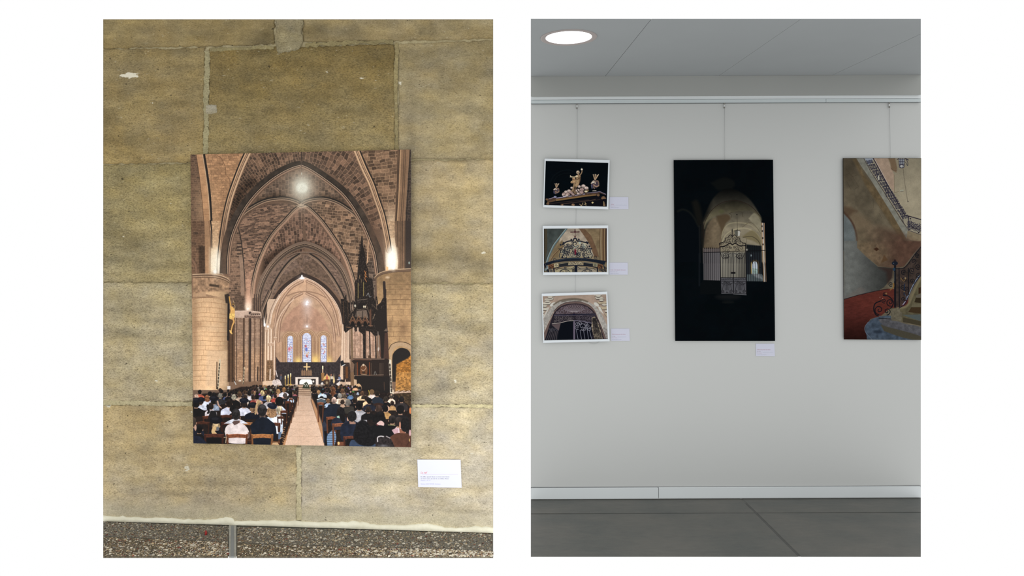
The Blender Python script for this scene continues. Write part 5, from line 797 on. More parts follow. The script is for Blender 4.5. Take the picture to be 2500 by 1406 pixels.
def paint_stair():
    c = Canvas([(2058.3, 386), (2249, 386), (2249, 830), (2060.7, 828.4)], 1.9)
    a, b = Z(2040, 370, 5.857), Z(2040, 590, 5.409)
    c.im[:] = C3((92, 84, 68)); c.im = c.im * (.82 + .4 * fbm(c.X / 16, c.Y / 16, 2))[..., None]
    # underside of the flight, far wall
    c.poly(a((100, 85), (300, 85), (480, 330), (900, 900), (1010, 1230), (900, 1420), (300, 1420), (200, 1000), (100, 800)), lambda X, Y: C3((98, 88, 70))[None, None] * (.66 + .42 * fbm(X / 18, Y / 18, 5) + .10 * np.clip((Y - 400) / 200, 0, 1))[..., None])
    c.poly(a((105, 90), (290, 90), (320, 330), (240, 420), (110, 400)), (62, 54, 42), a=.5, soft=8)
    for q in ([(115, 350), (190, 310), (250, 370)], [(150, 240), (245, 360), (320, 330)], [(250, 370), (330, 500), (260, 545)], [(150, 410), (220, 540)], [(540, 690), (540, 800)], [(620, 880), (660, 950)], [(450, 520), (940, 1260)]): c.line(a(*q), .6, (60, 52, 40), a=.6)
    c.poly(cr(a((112, 800), (200, 790), (270, 850), (400, 930), (520, 1030), (500, 1200), (310, 1380), (280, 1100), (200, 960)), 4), (104, 84, 62), a=.45, soft=8)
    c.poly(a((290, 90), (410, 330), (600, 560), (800, 850), (1000, 1240), (940, 1270), (700, 900), (420, 470), (250, 120)), (92, 77, 54), soft=3, var=.2)
    # grey left void
    c.poly(cr(a((112, 860), (170, 930), (230, 1020), (290, 1150), (310, 1300), (310, 1420)), 4) + a((112, 1420),), (92, 99, 99), var=.12, vs=12, soft=1.2); c.poly(cr(a((112, 790), (200, 800), (310, 850), (250, 880), (180, 930), (112, 870)), 4), (82, 66, 50), soft=4)
    c.line(cr(a((112, 860), (180, 935), (250, 1040), (300, 1200), (310, 1406)), 5), 3.5, (66, 46, 36), soft=2)
    # upper landing wall to the right
    c.poly(a((520, 85), (1230, 85), (1230, 980), (980, 900), (820, 640), (560, 180)), lambda X, Y: C3((148, 138, 114))[None, None] * (.86 + .2 * fbm(X / 16, Y / 16, 6))[..., None] * (.92 + .1 * np.clip((Y - 400) / 80, 0, 1))[..., None])
    c.poly(a((530, 90), (750, 90), (790, 220), (835, 330), (840, 590), (700, 400)), (150, 128, 108), soft=1.2, var=.08); c.poly(a((750, 90), (850, 90), (880, 230), (870, 300), (800, 260), (780, 160)), (108, 88, 66), soft=1.5); c.line(cr(a((790, 235), (830, 270), (880, 265)), 4), 1.2, (92, 74, 60)); c.line(a((1060, 90), (1200, 90), (1200, 200)), 8, (116, 112, 94), a=.4, soft=6)
    c.line(a((838, 330), (840, 590), (930, 560)), .7, (100, 88, 66)); c.line(a((930, 560), (965, 555)), 3.4, (150, 150, 130)); c.line(a((930, 572), (970, 566)), 1, (70, 66, 60)); c.line(a((965, 230), (985, 420), (1030, 710)), .7, (74, 66, 56)); c.ell(*a((1035, 713))[0], 1.2, 1.4, (50, 44, 44))
    # lantern
    I = (40, 38, 52)
    c.poly(a((905, 100), (985, 100), (980, 225), (915, 230)), (120, 124, 130)); 
    for x in (905, 930, 960, 985): c.line(a((x, 95), (x - (x - 945) * .15, 225)), 1, I)
    for y in (110, 145, 180): c.line(a((903, y), (987, y)), 1, I)
    c.ell(*a((945, 210))[0], 6.5, 4.6, I); c.ell(*a((945, 210))[0], 5, 3.3, (160, 160, 156)); c.line(a((930, 190), (930, 235)), .7, I); c.line(a((960, 190), (960, 235)), .7, I); c.line(cr(a((1000, 100), (1030, 150), (1030, 200), (1000, 150)), 4), 1.1, I); c.line(a((880, 115), (905, 100)), 1.6, I); c.line(a((1000, 100), (1038, 120)), 2, I)
    # string of the upper flight and its balustrade
    c.poly(a((290, 85), (420, 85), (480, 240), (640, 500), (800, 760), (960, 1020), (1050, 1130), (1230, 1190), (1230, 1310), (1010, 1240), (840, 950), (700, 720), (500, 400), (380, 230)), lambda X, Y: C3((120, 119, 108))[None, None] * (.84 + .26 * fbm(X / 7, Y / 7, 9))[..., None])
    c.poly(a((1030, 1130), (1230, 1190), (1230, 1320), (1015, 1240)), (122, 108, 84), var=.15)
    c.poly(a((410, 85), (530, 85), (740, 470), (985, 905), (1230, 975), (1230, 1195), (1040, 1130), (960, 1000), (700, 580), (500, 270)), (142, 134, 114), a=.9)
    c.poly(a((410, 90), (540, 90), (520, 160), (470, 190)), (130, 142, 160), a=.8, soft=1)
    tl = [(535, 90), (740, 470), (985, 905), (1230, 975)]
    c.line(a(*tl), 2.0, (34, 28, 40)); c.line(a((405, 100), (500, 280), (700, 590), (960, 1000), (1045, 1125), (1230, 1195)), 1.0, (44, 36, 40)); c.line(a((560, 110), (760, 480)), .7, (180, 178, 176))
    def bal(x0, y0, x1, y1, n, wd, rr):
        for i in range(n):
            t = (i + .5) / n; x = x0 + (x1 - x0) * t; y = y0 + (y1 - y0) * t
            for j in range(-1, 2):
                c.spiral(*a((x + j * wd * .30, y - j * 6))[0], rr, 1.25, i * 1.7 + j * 2, I, .95, 1 if (i + j) % 2 else -1)
    bal(470, 120, 1010, 960, 30, 110, 2.3); bal(480, 130, 1000, 950, 19, 105, 3.0)
    bal(1030, 1010, 1230, 1080, 4, 60, 5.5); bal(1030, 1060, 1230, 1130, 4, 60, 4.5)
    c.ell(*a((612, 375))[0], 3.6, 8, I, rot=-.15); c.ell(*a((614, 375))[0], 2.5, 6.6, (160, 156, 140), rot=-.15)
    for x, y in ((735, 540), (760, 610), (590, 300), (800, 640), (720, 590), (1045, 1010), (960, 960)): c.line(a((x - 10, y - 60), (x + 10, y + 60)), 1.3, I)
    for x, y in ((1045, 930), (1070, 960), (1150, 1100), (1105, 1090), (1190, 1160), (1060, 1110)): c.ell(*a((x, y))[0], 1.8, 1.6, (34, 28, 34))
    c.line(a((1045, 925), (1045, 1130)), 1.2, I)
    # vault below, red floor
    c.poly(a((310, 1120), (600, 1060), (960, 1180), (1010, 1235), (1230, 1320), (1230, 1406), (310, 1406)), lambda X, Y: (C3((102, 89, 69))[None, None] * (1 - np.clip((X - 2105) / 90, 0, 1))[..., None] + C3((84, 60, 48))[None, None] * np.clip((X - 2105) / 90, 0, 1)[..., None]) * (.72 + .45 * fbm(X / 12, Y / 12, 15))[..., None], soft=9, a=.9)
    c.poly(b((280, -6), (1125, -6), (1125, 60), (1040, 150), (900, 330), (760, 345), (560, 320), (400, 190), (280, 70)), lambda X, Y: (C3((102, 89, 69))[None, None] * (1 - np.clip((X - 2105) / 90, 0, 1))[..., None] + C3((84, 60, 48))[None, None] * np.clip((X - 2105) / 90, 0, 1)[..., None]) * (.72 + .45 * fbm(X / 12, Y / 12, 15))[..., None], soft=1)
    c.poly(cr(b((290, 10), (500, 10), (650, 60), (700, 200), (600, 290), (500, 270), (380, 160), (290, 70)), 4), (112, 92, 68), a=.5, soft=7, var=.3, vs=6); c.poly(b((500, 95), (545, 75), (575, 100), (540, 125)), (56, 36, 24), soft=1); c.poly(b((640, 170), (690, 240), (600, 280)), (80, 56, 34), a=.7, soft=1)
    c.poly(b((112, -10), (285, -10), (285, 80), (400, 195), (560, 330), (760, 350), (740, 480), (640, 600), (560, 650), (300, 710), (112, 755)), lambda X, Y: C3((98, 100, 96))[None, None] * (1.0 - .52 * np.clip((X - 2075) / 90, 0, 1))[..., None] * (.9 + .2 * fbm(X / 10, Y / 10, 21))[..., None], soft=.8)
    c.poly(cr(b((112, 730), (250, 650), (330, 600), (400, 660), (300, 705), (112, 752)), 4), (96, 88, 82), a=.5, soft=3); c.poly(b((570, 340), (760, 350), (750, 470), (690, 560), (670, 400)), (50, 36, 32), a=.85, soft=4)
    c.poly(b((112, 765), (300, 705), (560, 650), (700, 620), (960, 640), (960, 900), (720, 880), (600, 980), (460, 1020), (390, 1130), (420, 1290), (112, 1290)), lambda X, Y: C3((84, 38, 31))[None, None] * (1.0 - .55 * np.clip((Y - 765) / 62, 0, 1))[..., None] * (.85 + .3 * fbm(X / 9, Y / 4, 22))[..., None])
    c.line(b((112, 760), (300, 705), (560, 645), (690, 625)), 1.4, (32, 20, 22))
    for y in (800, 850, 900, 960, 1030, 1110): c.line(b((112, y + 20), (500, y - 50)), .5, (64, 26, 20), a=.6); c.line(b((112 + (y - 800), y), (300 + (y - 800), y + 60)), .5, (64, 26, 20), a=.5)
    # lower steps and newel
    c.poly(cr(b((385, 1170), (400, 1100), (470, 1030), (560, 995), (740, 980), (900, 1100), (1125, 1200), (1125, 1300), (480, 1300), (410, 1240)), 4), (62, 74, 86), var=.25, vs=6); c.line(cr(b((480, 1290), (400, 1200), (385, 1130), (430, 1060)), 5), 1, (96, 106, 118)); c.ell(*b((560, 1190))[0], 11, 4, (34, 42, 52), a=.7, soft=2.5)
    c.poly(cr(b((565, 1040), (620, 1010), (740, 1010), (900, 1080), (1125, 1130), (1125, 1260), (900, 1210), (760, 1160), (640, 1120)), 4), (80, 80, 82), var=.2, vs=5); c.poly(cr(b((590, 1090), (700, 1130), (900, 1180), (1125, 1250), (1125, 1300), (900, 1270), (640, 1180)), 4), (70, 66, 52), soft=1)
    c.poly(b((720, 880), (900, 860), (1000, 780), (1125, 480), (1125, 1000), (1125, 1060), (900, 1060), (740, 1040)), (82, 76, 56), var=.2, vs=6)
    c.poly(b((880, 965), (1125, 960), (1125, 1050), (1000, 1010)), (72, 80, 78)); c.poly(b((890, 1000), (1125, 1050), (1125, 1110), (890, 1060)), (60, 54, 40)); c.poly(b((1010, 830), (1125, 815), (1125, 860), (1000, 860)), (92, 86, 66)); c.poly(b((1000, 865), (1125, 865), (1125, 950), (960, 930)), (58, 44, 28)); c.poly(b((1060, 710), (1125, 690), (1125, 740), (1060, 735)), (88, 82, 70)); c.poly(b((1060, 740), (1125, 740), (1125, 810), (1040, 800)), (46, 38, 26)); c.poly(b((1095, 610), (1125, 600), (1125, 680), (1095, 690)), (50, 34, 24))
    c.poly(b((792, 352), (890, 348), (950, 300), (1045, 160), (1125, 60), (1125, 450), (1040, 560), (970, 690), (930, 780), (850, 870), (792, 870)), lambda X, Y: C3((52, 42, 38))[None, None] * (.7 + .7 * fbm(X / 6, Y / 6, 41))[..., None], a=.92, soft=1.2)
    c.line(cr(b((820, 880), (940, 850), (1000, 740), (1060, 600), (1125, 470)), 5), 5, (108, 98, 72), soft=1.4); c.line(cr(b((840, 875), (920, 820), (970, 700), (1040, 560), (1120, 450)), 5), 1.8, (22, 22, 40)); c.poly(b((725, 885), (850, 880), (850, 920), (880, 930), (870, 1060), (740, 1040)), (92, 86, 70), var=.2, vs=4)
    c.line(cr(b((1110, 440), (1030, 560), (970, 690), (930, 760)), 4), 2, (108, 122, 140)); c.line(b((890, 830), (920, 790)), 2, (130, 134, 160))
    B = (17, 19, 25)
    c.line(cr(b((760, 345), (880, 345), (940, 300), (1040, 150), (1125, 50)), 5), 1.0, (84, 70, 62)); c.line(cr(b((790, 355), (890, 350), (950, 300), (1045, 170), (1125, 75)), 5), 1.6, B)
    c.line(b((785, 250), (785, 860)), 4.4, B, soft=.8); c.ell(*b((782, 285))[0], 7.5, 5.2, (24, 28, 38)); c.ell(*b((784, 248))[0], 2, 3, (40, 28, 30)); c.line(b((770, 290), (760, 283)), 1, (90, 104, 120)); c.ell(*b((774, 365))[0], 3, 4, (30, 52, 72)); c.line(b((778, 400), (778, 520)), .8, (60, 66, 70))
    for x in (838, 960): c.line(b((x, 350), (x + 4, 860 if x < 900 else 700)), 2, B)
    for x, y, r, s, d in ((575, 900, 12, 1.6, 1), (680, 920, 9, 1.6, -1), (640, 780, 6, 1.3, 1), (720, 800, 10, 1.2, 2), (730, 560, 6, 1.2, 1), (650, 690, 5, 1.2, 1), (900, 400, 7, 1.3, 1), (900, 500, 6, 1.2, -1), (1010, 380, 8, 1.3, 1), (1030, 260, 7, 1.3, -1), (1090, 330, 7, 1.3, 1), (1080, 180, 6, 1.2, 1), (1010, 520, 7, 1.2, -1), (890, 600, 6, 1.2, 1), (890, 760, 6, 1.2, -1), (940, 620, 6, 1.2, 1), (1090, 440, 6, 1.2, 1)):
        c.spiral(*b((x, y))[0], r, 1.35, s, B, 1.9 if r > 8 else 1.4, 1 if d > 0 else -1)
    c.line(cr(b((600, 780), (520, 820), (505, 900), (530, 960), (560, 980)), 5), 2.6, B); c.line(cr(b((630, 710), (700, 720), (760, 790), (745, 860), (720, 880)), 5), 2.2, B); c.line(b((570, 1010), (725, 1020)), 1.4, B); c.ell(*b((590, 990))[0], 3, 2.4, (70, 78, 84)); c.line(cr(b((765, 555), (765, 600), (720, 640)), 4), 3.6, (116, 84, 40), w2=2); c.ell(*b((668, 685))[0], 2.2, 2, (120, 92, 56)); c.ell(*b((585, 735))[0], 1.6, 1.4, (110, 70, 60)); c.ell(*b((622, 750))[0], 1.4, 1.4, (130, 90, 80)); c.line(cr(b((860, 480), (900, 520), (930, 480)), 4), 1.8, (110, 84, 48)); c.ell(*b((920, 480))[0], 1.8, 1.4, (160, 140, 100)); c.line(b((910, 560), (905, 700)), 2.4, (30, 40, 60)); c.line(b((920, 700), (945, 760)), 1.6, (60, 70, 90)); c.ell(*b((905, 660))[0], 1.4, 1.2, (120, 100, 60))
    c.mul(b((100, 700), (300, 900), (1125, 1180), (1125, 1300), (100, 1300)), (.92, .92, .95), 14)
    c.line(a((108, 93), (1240, 93)), .8, (40, 36, 34)); c.line(a((110, 93), (116, 1406)), .8, (50, 46, 42))
    m = c.im.mean(-1, keepdims=True); c.im = (c.im * .88 + m * .12); c.grain(.12, 6, 1.5); return c
# ---------------------------------------------------------------- materials
SRGB = lambda v: (v / 255 / 12.92) if v <= 10.3 else (((v / 255 + .055) / 1.055) ** 2.4)
def lin(c): return tuple(SRGB(v) for v in c) + (1.0,)

class NT:
    def __init__(s, name):
        s.m = bpy.data.materials.new(name); s.m.use_nodes = True; s.t = s.m.node_tree; s.n = s.t.nodes; s.l = s.t.links
        s.b = s.n['Principled BSDF']
    def new(s, t, **kw):
        x = s.n.new(t)
        for k, v in kw.items():
            if k in x.inputs: x.inputs[k].default_value = v
            else: setattr(x, k, v)
        return x
    def link(s, a, b): s.l.new(a, b)
    def coords(s, sc=(1, 1, 1)):
        g = s.new('ShaderNodeTexCoord'); m = s.new('ShaderNodeMapping'); m.inputs['Scale'].default_value = sc
        s.link(g.outputs['Object'], m.inputs['Vector']); return m.outputs['Vector']
    def noise(s, scale, sc=(1, 1, 1), detail=3, rough=.55):
        n = s.new('ShaderNodeTexNoise'); n.inputs['Scale'].default_value = scale; n.inputs['Detail'].default_value = detail; n.inputs['Roughness'].default_value = rough
        s.link(s.coords(sc), n.inputs['Vector']); return n.outputs['Fac']
    def ramp(s, fac, a, b, lo=0., hi=1.):
        r = s.new('ShaderNodeMapRange'); r.inputs['From Min'].default_value = a; r.inputs['From Max'].default_value = b
        r.inputs['To Min'].default_value = lo; r.inputs['To Max'].default_value = hi; s.link(fac, r.inputs['Value']); return r.outputs['Result']
    def mix(s, fac, a, b, mode='MIX'):
        m = s.new('ShaderNodeMix'); m.data_type = 'RGBA'; m.blend_type = mode
        for v, k in ((fac, 0), (a, 6), (b, 7)):
            if isinstance(v, (int, float)): m.inputs[k].default_value = v
            elif isinstance(v, tuple): m.inputs[k].default_value = v
            else: s.link(v, m.inputs[k])
        return m.outputs[2]
    def math(s, op, a, b):
        m = s.new('ShaderNodeMath'); m.operation = op
        for i, v in enumerate((a, b)):
            if isinstance(v, (int, float)): m.inputs[i].default_value = v
            else: s.link(v, m.inputs[i])
        return m.outputs[0]
    def bump(s, h, dist, strength=1.0):
        b = s.new('ShaderNodeBump'); b.inputs['Distance'].default_value = dist; b.inputs['Strength'].default_value = strength
        s.link(h, b.inputs['Height']); s.link(b.outputs['Normal'], s.b.inputs['Normal'])
    def done(s, col, rough=.8, spec=.2):
        if isinstance(col, tuple): s.b.inputs['Base Color'].default_value = col
        else: s.link(col, s.b.inputs['Base Color'])
        if isinstance(rough, (int, float)): s.b.inputs['Roughness'].default_value = rough
        else: s.link(rough, s.b.inputs['Roughness'])
        s.b.inputs['Specular IOR Level'].default_value = spec
        return s.m

def plain(name, c, rough=.7, spec=.2, var=.06, scale=12, metal=0):
    t = NT(name); n = t.noise(scale); col = t.mix(1.0, lin(c), t.mix(t.ramp(n, .3, .7), (1 - var,) * 3 + (1,), (1 + var,) * 3 + (1,)), 'MULTIPLY')
    t.b.inputs['Metallic'].default_value = metal
    return t.done(col, rough, spec)

def stone_material():
    t = NT('weathered_limestone')
    at = t.new('ShaderNodeAttribute'); at.attribute_name = 'tone'; ch = t.new('ShaderNodeAttribute'); ch.attribute_name = 'wear'
    sep = t.new('ShaderNodeSeparateColor'); t.link(ch.outputs['Color'], sep.inputs['Color'])
    chip, spk, grey = sep.outputs[0], sep.outputs[1], sep.outputs[2]
    col = at.outputs['Color']
    streak = t.noise(90, (.55, 1, 1.4), 6, .7); cloud = t.noise(9, (1, 1, 1.3), 4, .6)
    col = t.mix(1.0, col, t.mix(t.ramp(streak, .32, .68), (.86, .855, .83, 1), (1.09, 1.09, 1.08, 1)), 'MULTIPLY')
    col = t.mix(1.0, col, t.mix(t.ramp(cloud, .32, .68), (.90, .90, .93, 1), (1.07, 1.07, 1.03, 1)), 'MULTIPLY')
    fine = t.noise(430, (.55, 1, 1), 3, .75); fine2 = t.noise(350, (.5, 1, 1.1), 3, .7); grp = t.noise(44, (.5, 1, 1.4), 3, .6)
    thr = t.math('ADD', t.math('MULTIPLY', spk, .22), t.math('MULTIPLY', grp, .15))
    dark = t.ramp(t.math('ADD', fine2, thr), .67, .80); col = t.mix(t.math('MULTIPLY', dark, .44), col, (.045, .036, .020, 1))
    col = t.mix(1.0, col, t.mix(t.ramp(fine, .3, .7), (.74, .725, .70, 1), (1.22, 1.22, 1.22, 1)), 'MULTIPLY')
    pit = t.noise(95, (.8, 1, 1), 2, .5); col = t.mix(t.math('MULTIPLY', t.ramp(pit, .735, .76), .75), col, (.03, .024, .015, 1))
    lite = t.noise(120, (.6, 1, 1.2), 3, .6); col = t.mix(t.math('MULTIPLY', t.ramp(lite, .66, .75), .35), col, (.62, .56, .40, 1))
    cn = t.noise(110, (.6, 1, 1.3), 5, .75); cm = t.ramp(t.math('ADD', chip, t.math('MULTIPLY', cn, 1.2)), 1.0, 1.06)
    col = t.mix(cm, col, (.66, .62, .49, 1))
    t.bump(t.math('ADD', fine, t.math('MULTIPLY', fine2, .8)), .0012, .5)
    return t.done(col, .92, .1)

def pebble_material(name):
    t = NT(name); at = t.new('ShaderNodeAttribute'); at.attribute_name = 'tone'
    n = t.noise(260, detail=2); col = t.mix(1.0, at.outputs['Color'], t.mix(t.ramp(n, .3, .7), (.78, .78, .78, 1), (1.2, 1.2, 1.2, 1)), 'MULTIPLY')
    return t.done(col, .75, .25)

def print_material(name, cv, gain=1.0, spec=.12, rough=.45):
    w, h = cv.w, cv.h
    img = bpy.data.images.new(name, w, h); buf = np.ones((h, w, 4), np.float32)
    a = np.clip(cv.im / 255, 0, 1)
    a = np.where(a <= .04045, a / 12.92, ((a + .055) / 1.055) ** 2.4) * np.array(gain)
    a = np.clip(a, 0, 1); a = np.where(a <= .0031308, a * 12.92, 1.055 * a ** (1 / 2.4) - .055)
    buf[..., :3] = a[::-1]
    img.pixels.foreach_set(buf.ravel()); img.update(); img.pack()
    t = NT(name); im = t.new('ShaderNodeTexImage'); im.image = img; im.extension = 'EXTEND'
    uv = t.new('ShaderNodeUVMap'); uv.uv_map = 'UVMap'; t.link(uv.outputs['UV'], im.inputs['Vector'])
    return t.done(im.outputs['Color'], rough, spec)

# ---------------------------------------------------------------- geometry helpers
COL = bpy.context.scene.collection
def new_obj(name, verts, faces, mat=None, parent=None, attrs=None, smooth=False):
    me = bpy.data.meshes.new(name); me.from_pydata([tuple(map(float, v)) for v in verts], [], faces); me.update()
    if mat: me.materials.append(mat)
    for an, av in (attrs or {}).items():
        ca = me.color_attributes.new(an, 'FLOAT_COLOR', 'POINT'); ca.data.foreach_set('color', np.asarray(av, np.float32).ravel())
    if smooth: me.polygons.foreach_set('use_smooth', [True] * len(me.polygons))
    o = bpy.data.objects.new(name, me); COL.objects.link(o)
    if parent is not None: o.parent = parent
    return o
def empty(name, loc):
    o = bpy.data.objects.new(name, None); o.empty_display_size = .05; COL.objects.link(o); o.location = loc; return o
def adopt(o, root):
    """parent without moving; o is given in world coordinates"""
    o.parent = root; o.matrix_parent_inverse = Matrix.Translation(-Vector(root.location)); return o
def tag(o, label, cat, group=None):
    o['label'] = label; o['category'] = cat
    if group: o['group'] = group
    return o
def structure(o, label=None):
    o['kind'] = 'structure'
    if label: o['label'] = label
    return o

V = lambda *a: np.array(a, float)
def unit(v): return v / np.linalg.norm(v)
def ray(px, py): return V((px - CX) / F, 1.0, -(py - CY) / F)
EYE = V(0, 0, 1.6)
class Plane:
    """a real plane of the place: point + normal (towards the viewer's side)"""
    def __init__(s, p, n): s.p = np.array(p, float); s.n = unit(np.array(n, float))
    def at(s, x, y, out=0.0):
        d = ray(x, y); t = np.dot(s.p + s.n * out - EYE, s.n) / np.dot(d, s.n); return EYE + d * t
def prism(name, pts, back, inset=.0, mat=None, parent=None, attrs=None, bevel=0):
    """solid piece: front outline (world points), thickness vector, back outline drawn in by inset metres"""
    P = [np.array(p, float) for p in pts]; c = sum(P) / len(P); n = len(P)
    B = []
    for p in P:
        q = c - p; L = np.linalg.norm(q); B.append(p + q / L * min(inset, .45 * L) + back)
    f = [list(range(n)), list(range(2 * n - 1, n - 1, -1))] + [[(i + 1) % n, i, n + i, n + (i + 1) % n] for i in range(n)]
    o = new_obj(name, P + B, f, mat, parent)
    bm = bmesh.new(); bm.from_mesh(o.data); bmesh.ops.recalc_face_normals(bm, faces=bm.faces)
    if bevel: bmesh.ops.bevel(bm, geom=list(bm.edges), offset=bevel, segments=1, affect='EDGES')
    bm.to_mesh(o.data); bm.free(); return o
def tube(name, pts, r, mat, parent=None, seg=8):
    P = [np.array(p, float) for p in pts]; vs = []; fs = []
    for i, p in enumerate(P):
        d = unit(P[min(i + 1, len(P) - 1)] - P[max(i - 1, 0)]); a = unit(np.cross(d, V(0, 1, .01) if abs(d[1]) < .9 else V(1, 0, 0))); b = np.cross(d, a)
        for k in range(seg):
            u = 2 * np.pi * k / seg; vs.append(p + r * (np.cos(u) * a + np.sin(u) * b))
    for i in range(len(P) - 1):
        for k in range(seg): fs.append([i * seg + k, i * seg + (k + 1) % seg, (i + 1) * seg + (k + 1) % seg, (i + 1) * seg + k])
    fs += [list(range(seg))[::-1], [(len(P) - 1) * seg + k for k in range(seg)]]
    return new_obj(name, vs, fs, mat, parent, smooth=True)
def frame_of(pl, q):
    """right / down axes of a quad (four picture points) on a plane"""
    return unit(pl.at(*q[1]) - pl.at(*q[0])), unit(pl.at(*q[3]) - pl.at(*q[0]))
FONT_CACHE = {}
def lettering(body, pl, out, x, y, w, h, mat, parent, shear=0.0):
    """flat printed line: left end of the baseline at (x, y), w wide and h high (cap height)"""
    cu = bpy.data.curves.new('lettering', 'FONT'); cu.body = body; cu.size = 1; cu.shear = shear; cu.resolution_u = 2
    o = bpy.data.objects.new('lettering', cu); COL.objects.link(o)
    bpy.context.view_layer.update(); dg = bpy.context.evaluated_depsgraph_get()
    me = bpy.data.meshes.new_from_object(o.evaluated_get(dg)); COL.objects.unlink(o); bpy.data.objects.remove(o)
    co = np.empty(len(me.vertices) * 3, np.float32); me.vertices.foreach_get('co', co); co = co.reshape(-1, 3)
    W = co[:, 0].max(); new = np.array([pl.at(x + a / W * w, y - b / .70 * h, out) for a, b, _ in co], np.float32)
    me.vertices.foreach_set('co', new.ravel()); me.update(); me.materials.clear(); me.materials.append(mat); me.name = 'lettering'
    t = bpy.data.objects.new('lettering', me); COL.objects.link(t); return adopt(t, parent) if parent else t
def print_face(name, cv, quad, pl, out, mat, parent, n=10):
    vs = []; uv = []; fs = []
    for j in range(n + 1):
        for i in range(n + 1):
            u = cv.w * i / n; v = cv.h * j / n; d = cv.Hi @ V(u, v, 1); vs.append(pl.at(d[0] / d[2], d[1] / d[2], out)); uv.append((i / n, 1 - j / n))
    for j in range(n):
        for i in range(n): a = j * (n + 1) + i; fs.append([a, a + n + 1, a + n + 2, a + 1])
    o = new_obj(name, vs, fs, mat); L = o.data.uv_layers.new(name='UVMap')
    for lp in o.data.loops: L.data[lp.index].uv = uv[lp.vertex_index]
    return adopt(o, parent)
# ================================================================ LEFT: stone wall with the large print
A = math.atan(F / 23020.0)
WN = V(-math.sin(A), -math.cos(A), 0)
STONE = Plane(V(0, 1.920, 1.6), WN)
d0 = STONE.at(728, 1286)
GROUND = Plane(d0, V(0, 0, 1))
M_STONE = stone_material()
M_MORTAR = (lambda t: (t.bump(t.noise(200, detail=4), .002, .6), t.done(t.mix(t.ramp(t.noise(220, detail=4, rough=.7), .3, .7), lin((148, 137, 104)), lin((180, 168, 134))), .95, .05))[1])(NT('lime_mortar'))
M_MORT2 = (lambda t: (t.bump(t.noise(200, detail=4), .002, .6), t.done(t.mix(t.ramp(t.noise(220, detail=4, rough=.7), .3, .7), lin((164, 157, 126)), lin((204, 197, 168))), .95, .05))[1])(NT('pale_lime_mortar'))
M_LIME = (lambda t: (t.bump(t.noise(150, detail=4), .002, .5), t.done(t.mix(t.ramp(t.noise(30, detail=4), .3, .7), lin((222, 218, 194)), lin((236, 233, 212))), .95, .05))[1])(NT('white_lime_mortar'))
def lerp(a, b, t): return a + (b - a) * t
GL = lambda x: (x - 252) / 952.0
Y12 = lambda x: lerp(120, 97, GL(x)); Y23 = lambda x: lerp(401, 388, GL(x)); Y34 = lambda x: lerp(689, 692, GL(x)); Y45 = lambda x: lerp(986, 992, GL(x)); Y5G = lambda x: lerp(1270, 1298, GL(x))
CHIPS = [(318, 184, 30, 9, 1), (352, 153, 12, 3, .55), (262, 189, 16, 4, .5), (566, 92, 24, 9, .42), (592, 80, 18, 8, .3), (630, 84, 10, 8, .3), (795, 177, 18, 5, .6), (885, 192, 14, 8, .65), (917, 196, 7, 4, .7), (977, 203, 9, 8, .85), (933, 224, 5, 3, .4), (370, 251, 4, 3.5, 1), (360, 369, 6, 4, .5), (272, 405, 14, 4, .5), (308, 407, 10, 3, .4), (362, 409, 24, 5, .55), (430, 438, 14, 4, .45), (447, 428, 6, 3, .7), (418, 497, 5, 3, .8), (362, 502, 4, 3, .6), (279, 512, 4, 3, .5), (302, 577, 6, 2, .6), (290, 589, 8, 3, .4), (285, 695, 10, 8, .45), (335, 662, 8, 6, .4), (383, 930, 5, 5, 1), (1111, 929, 5, 5, 1.1), (1181, 616, 9, 6, .9), (1110, 124, 5, 3, .8), (1190, 856, 6, 1.5, .8), (455, 1144, 9, 10, .95), (264, 990, 14, 8, .9), (262, 940, 14, 36, .45), (467, 1007, 10, 6, .65), (335, 1108, 6, 4, .5), (1018, 992, 9, 7, .7), (1012, 1024, 8, 10, .4), (1041, 1022, 4, 8, .5), (1029, 1037, 4, 4, .4), (1155, 1107, 14, 10, .6), (1004, 1097, 8, 5, .8), (931, 1131, 4, 8, .6), (842, 1213, 8, 10, .35), (1043, 99, 7, 4, .5), (1133, 94, 6, 4, .5), (1175, 91, 8, 3, .4), (848, 341, 6, 3, .4), (752, 215, 8, 3, .3), (603, 149, 8, 3, .45), (654, 163, 8, 4, .6), (676, 160, 10, 6, .4), (1005, 160, 8, 3, .3), (1064, 134, 6, 2, .4), (380, 800, 22, 16, .4), (456, 812, 12, 8, .35), (1051, 1084, 3, 4, .7), (1123, 1090, 3, 4, .6), (1189, 1122, 3, 4, .5), (1128, 788, 5, 4, .35), (340, 1255, 10, 6, .3), (600, 1240, 60, 10, .3), (900, 1255, 60, 12, .3), (1120, 1265, 60, 12, .35), (1195, 388, 10, 4, .4), (1050, 692, 44, 4, .42), (450, 690, 16, 3, .35), (1100, 992, 80, 4, .45), (400, 985, 60, 4, .35), (735, 105, 16, 4, .4), (860, 103, 50, 5, .35), (965, 330, 5, 40, .25)]
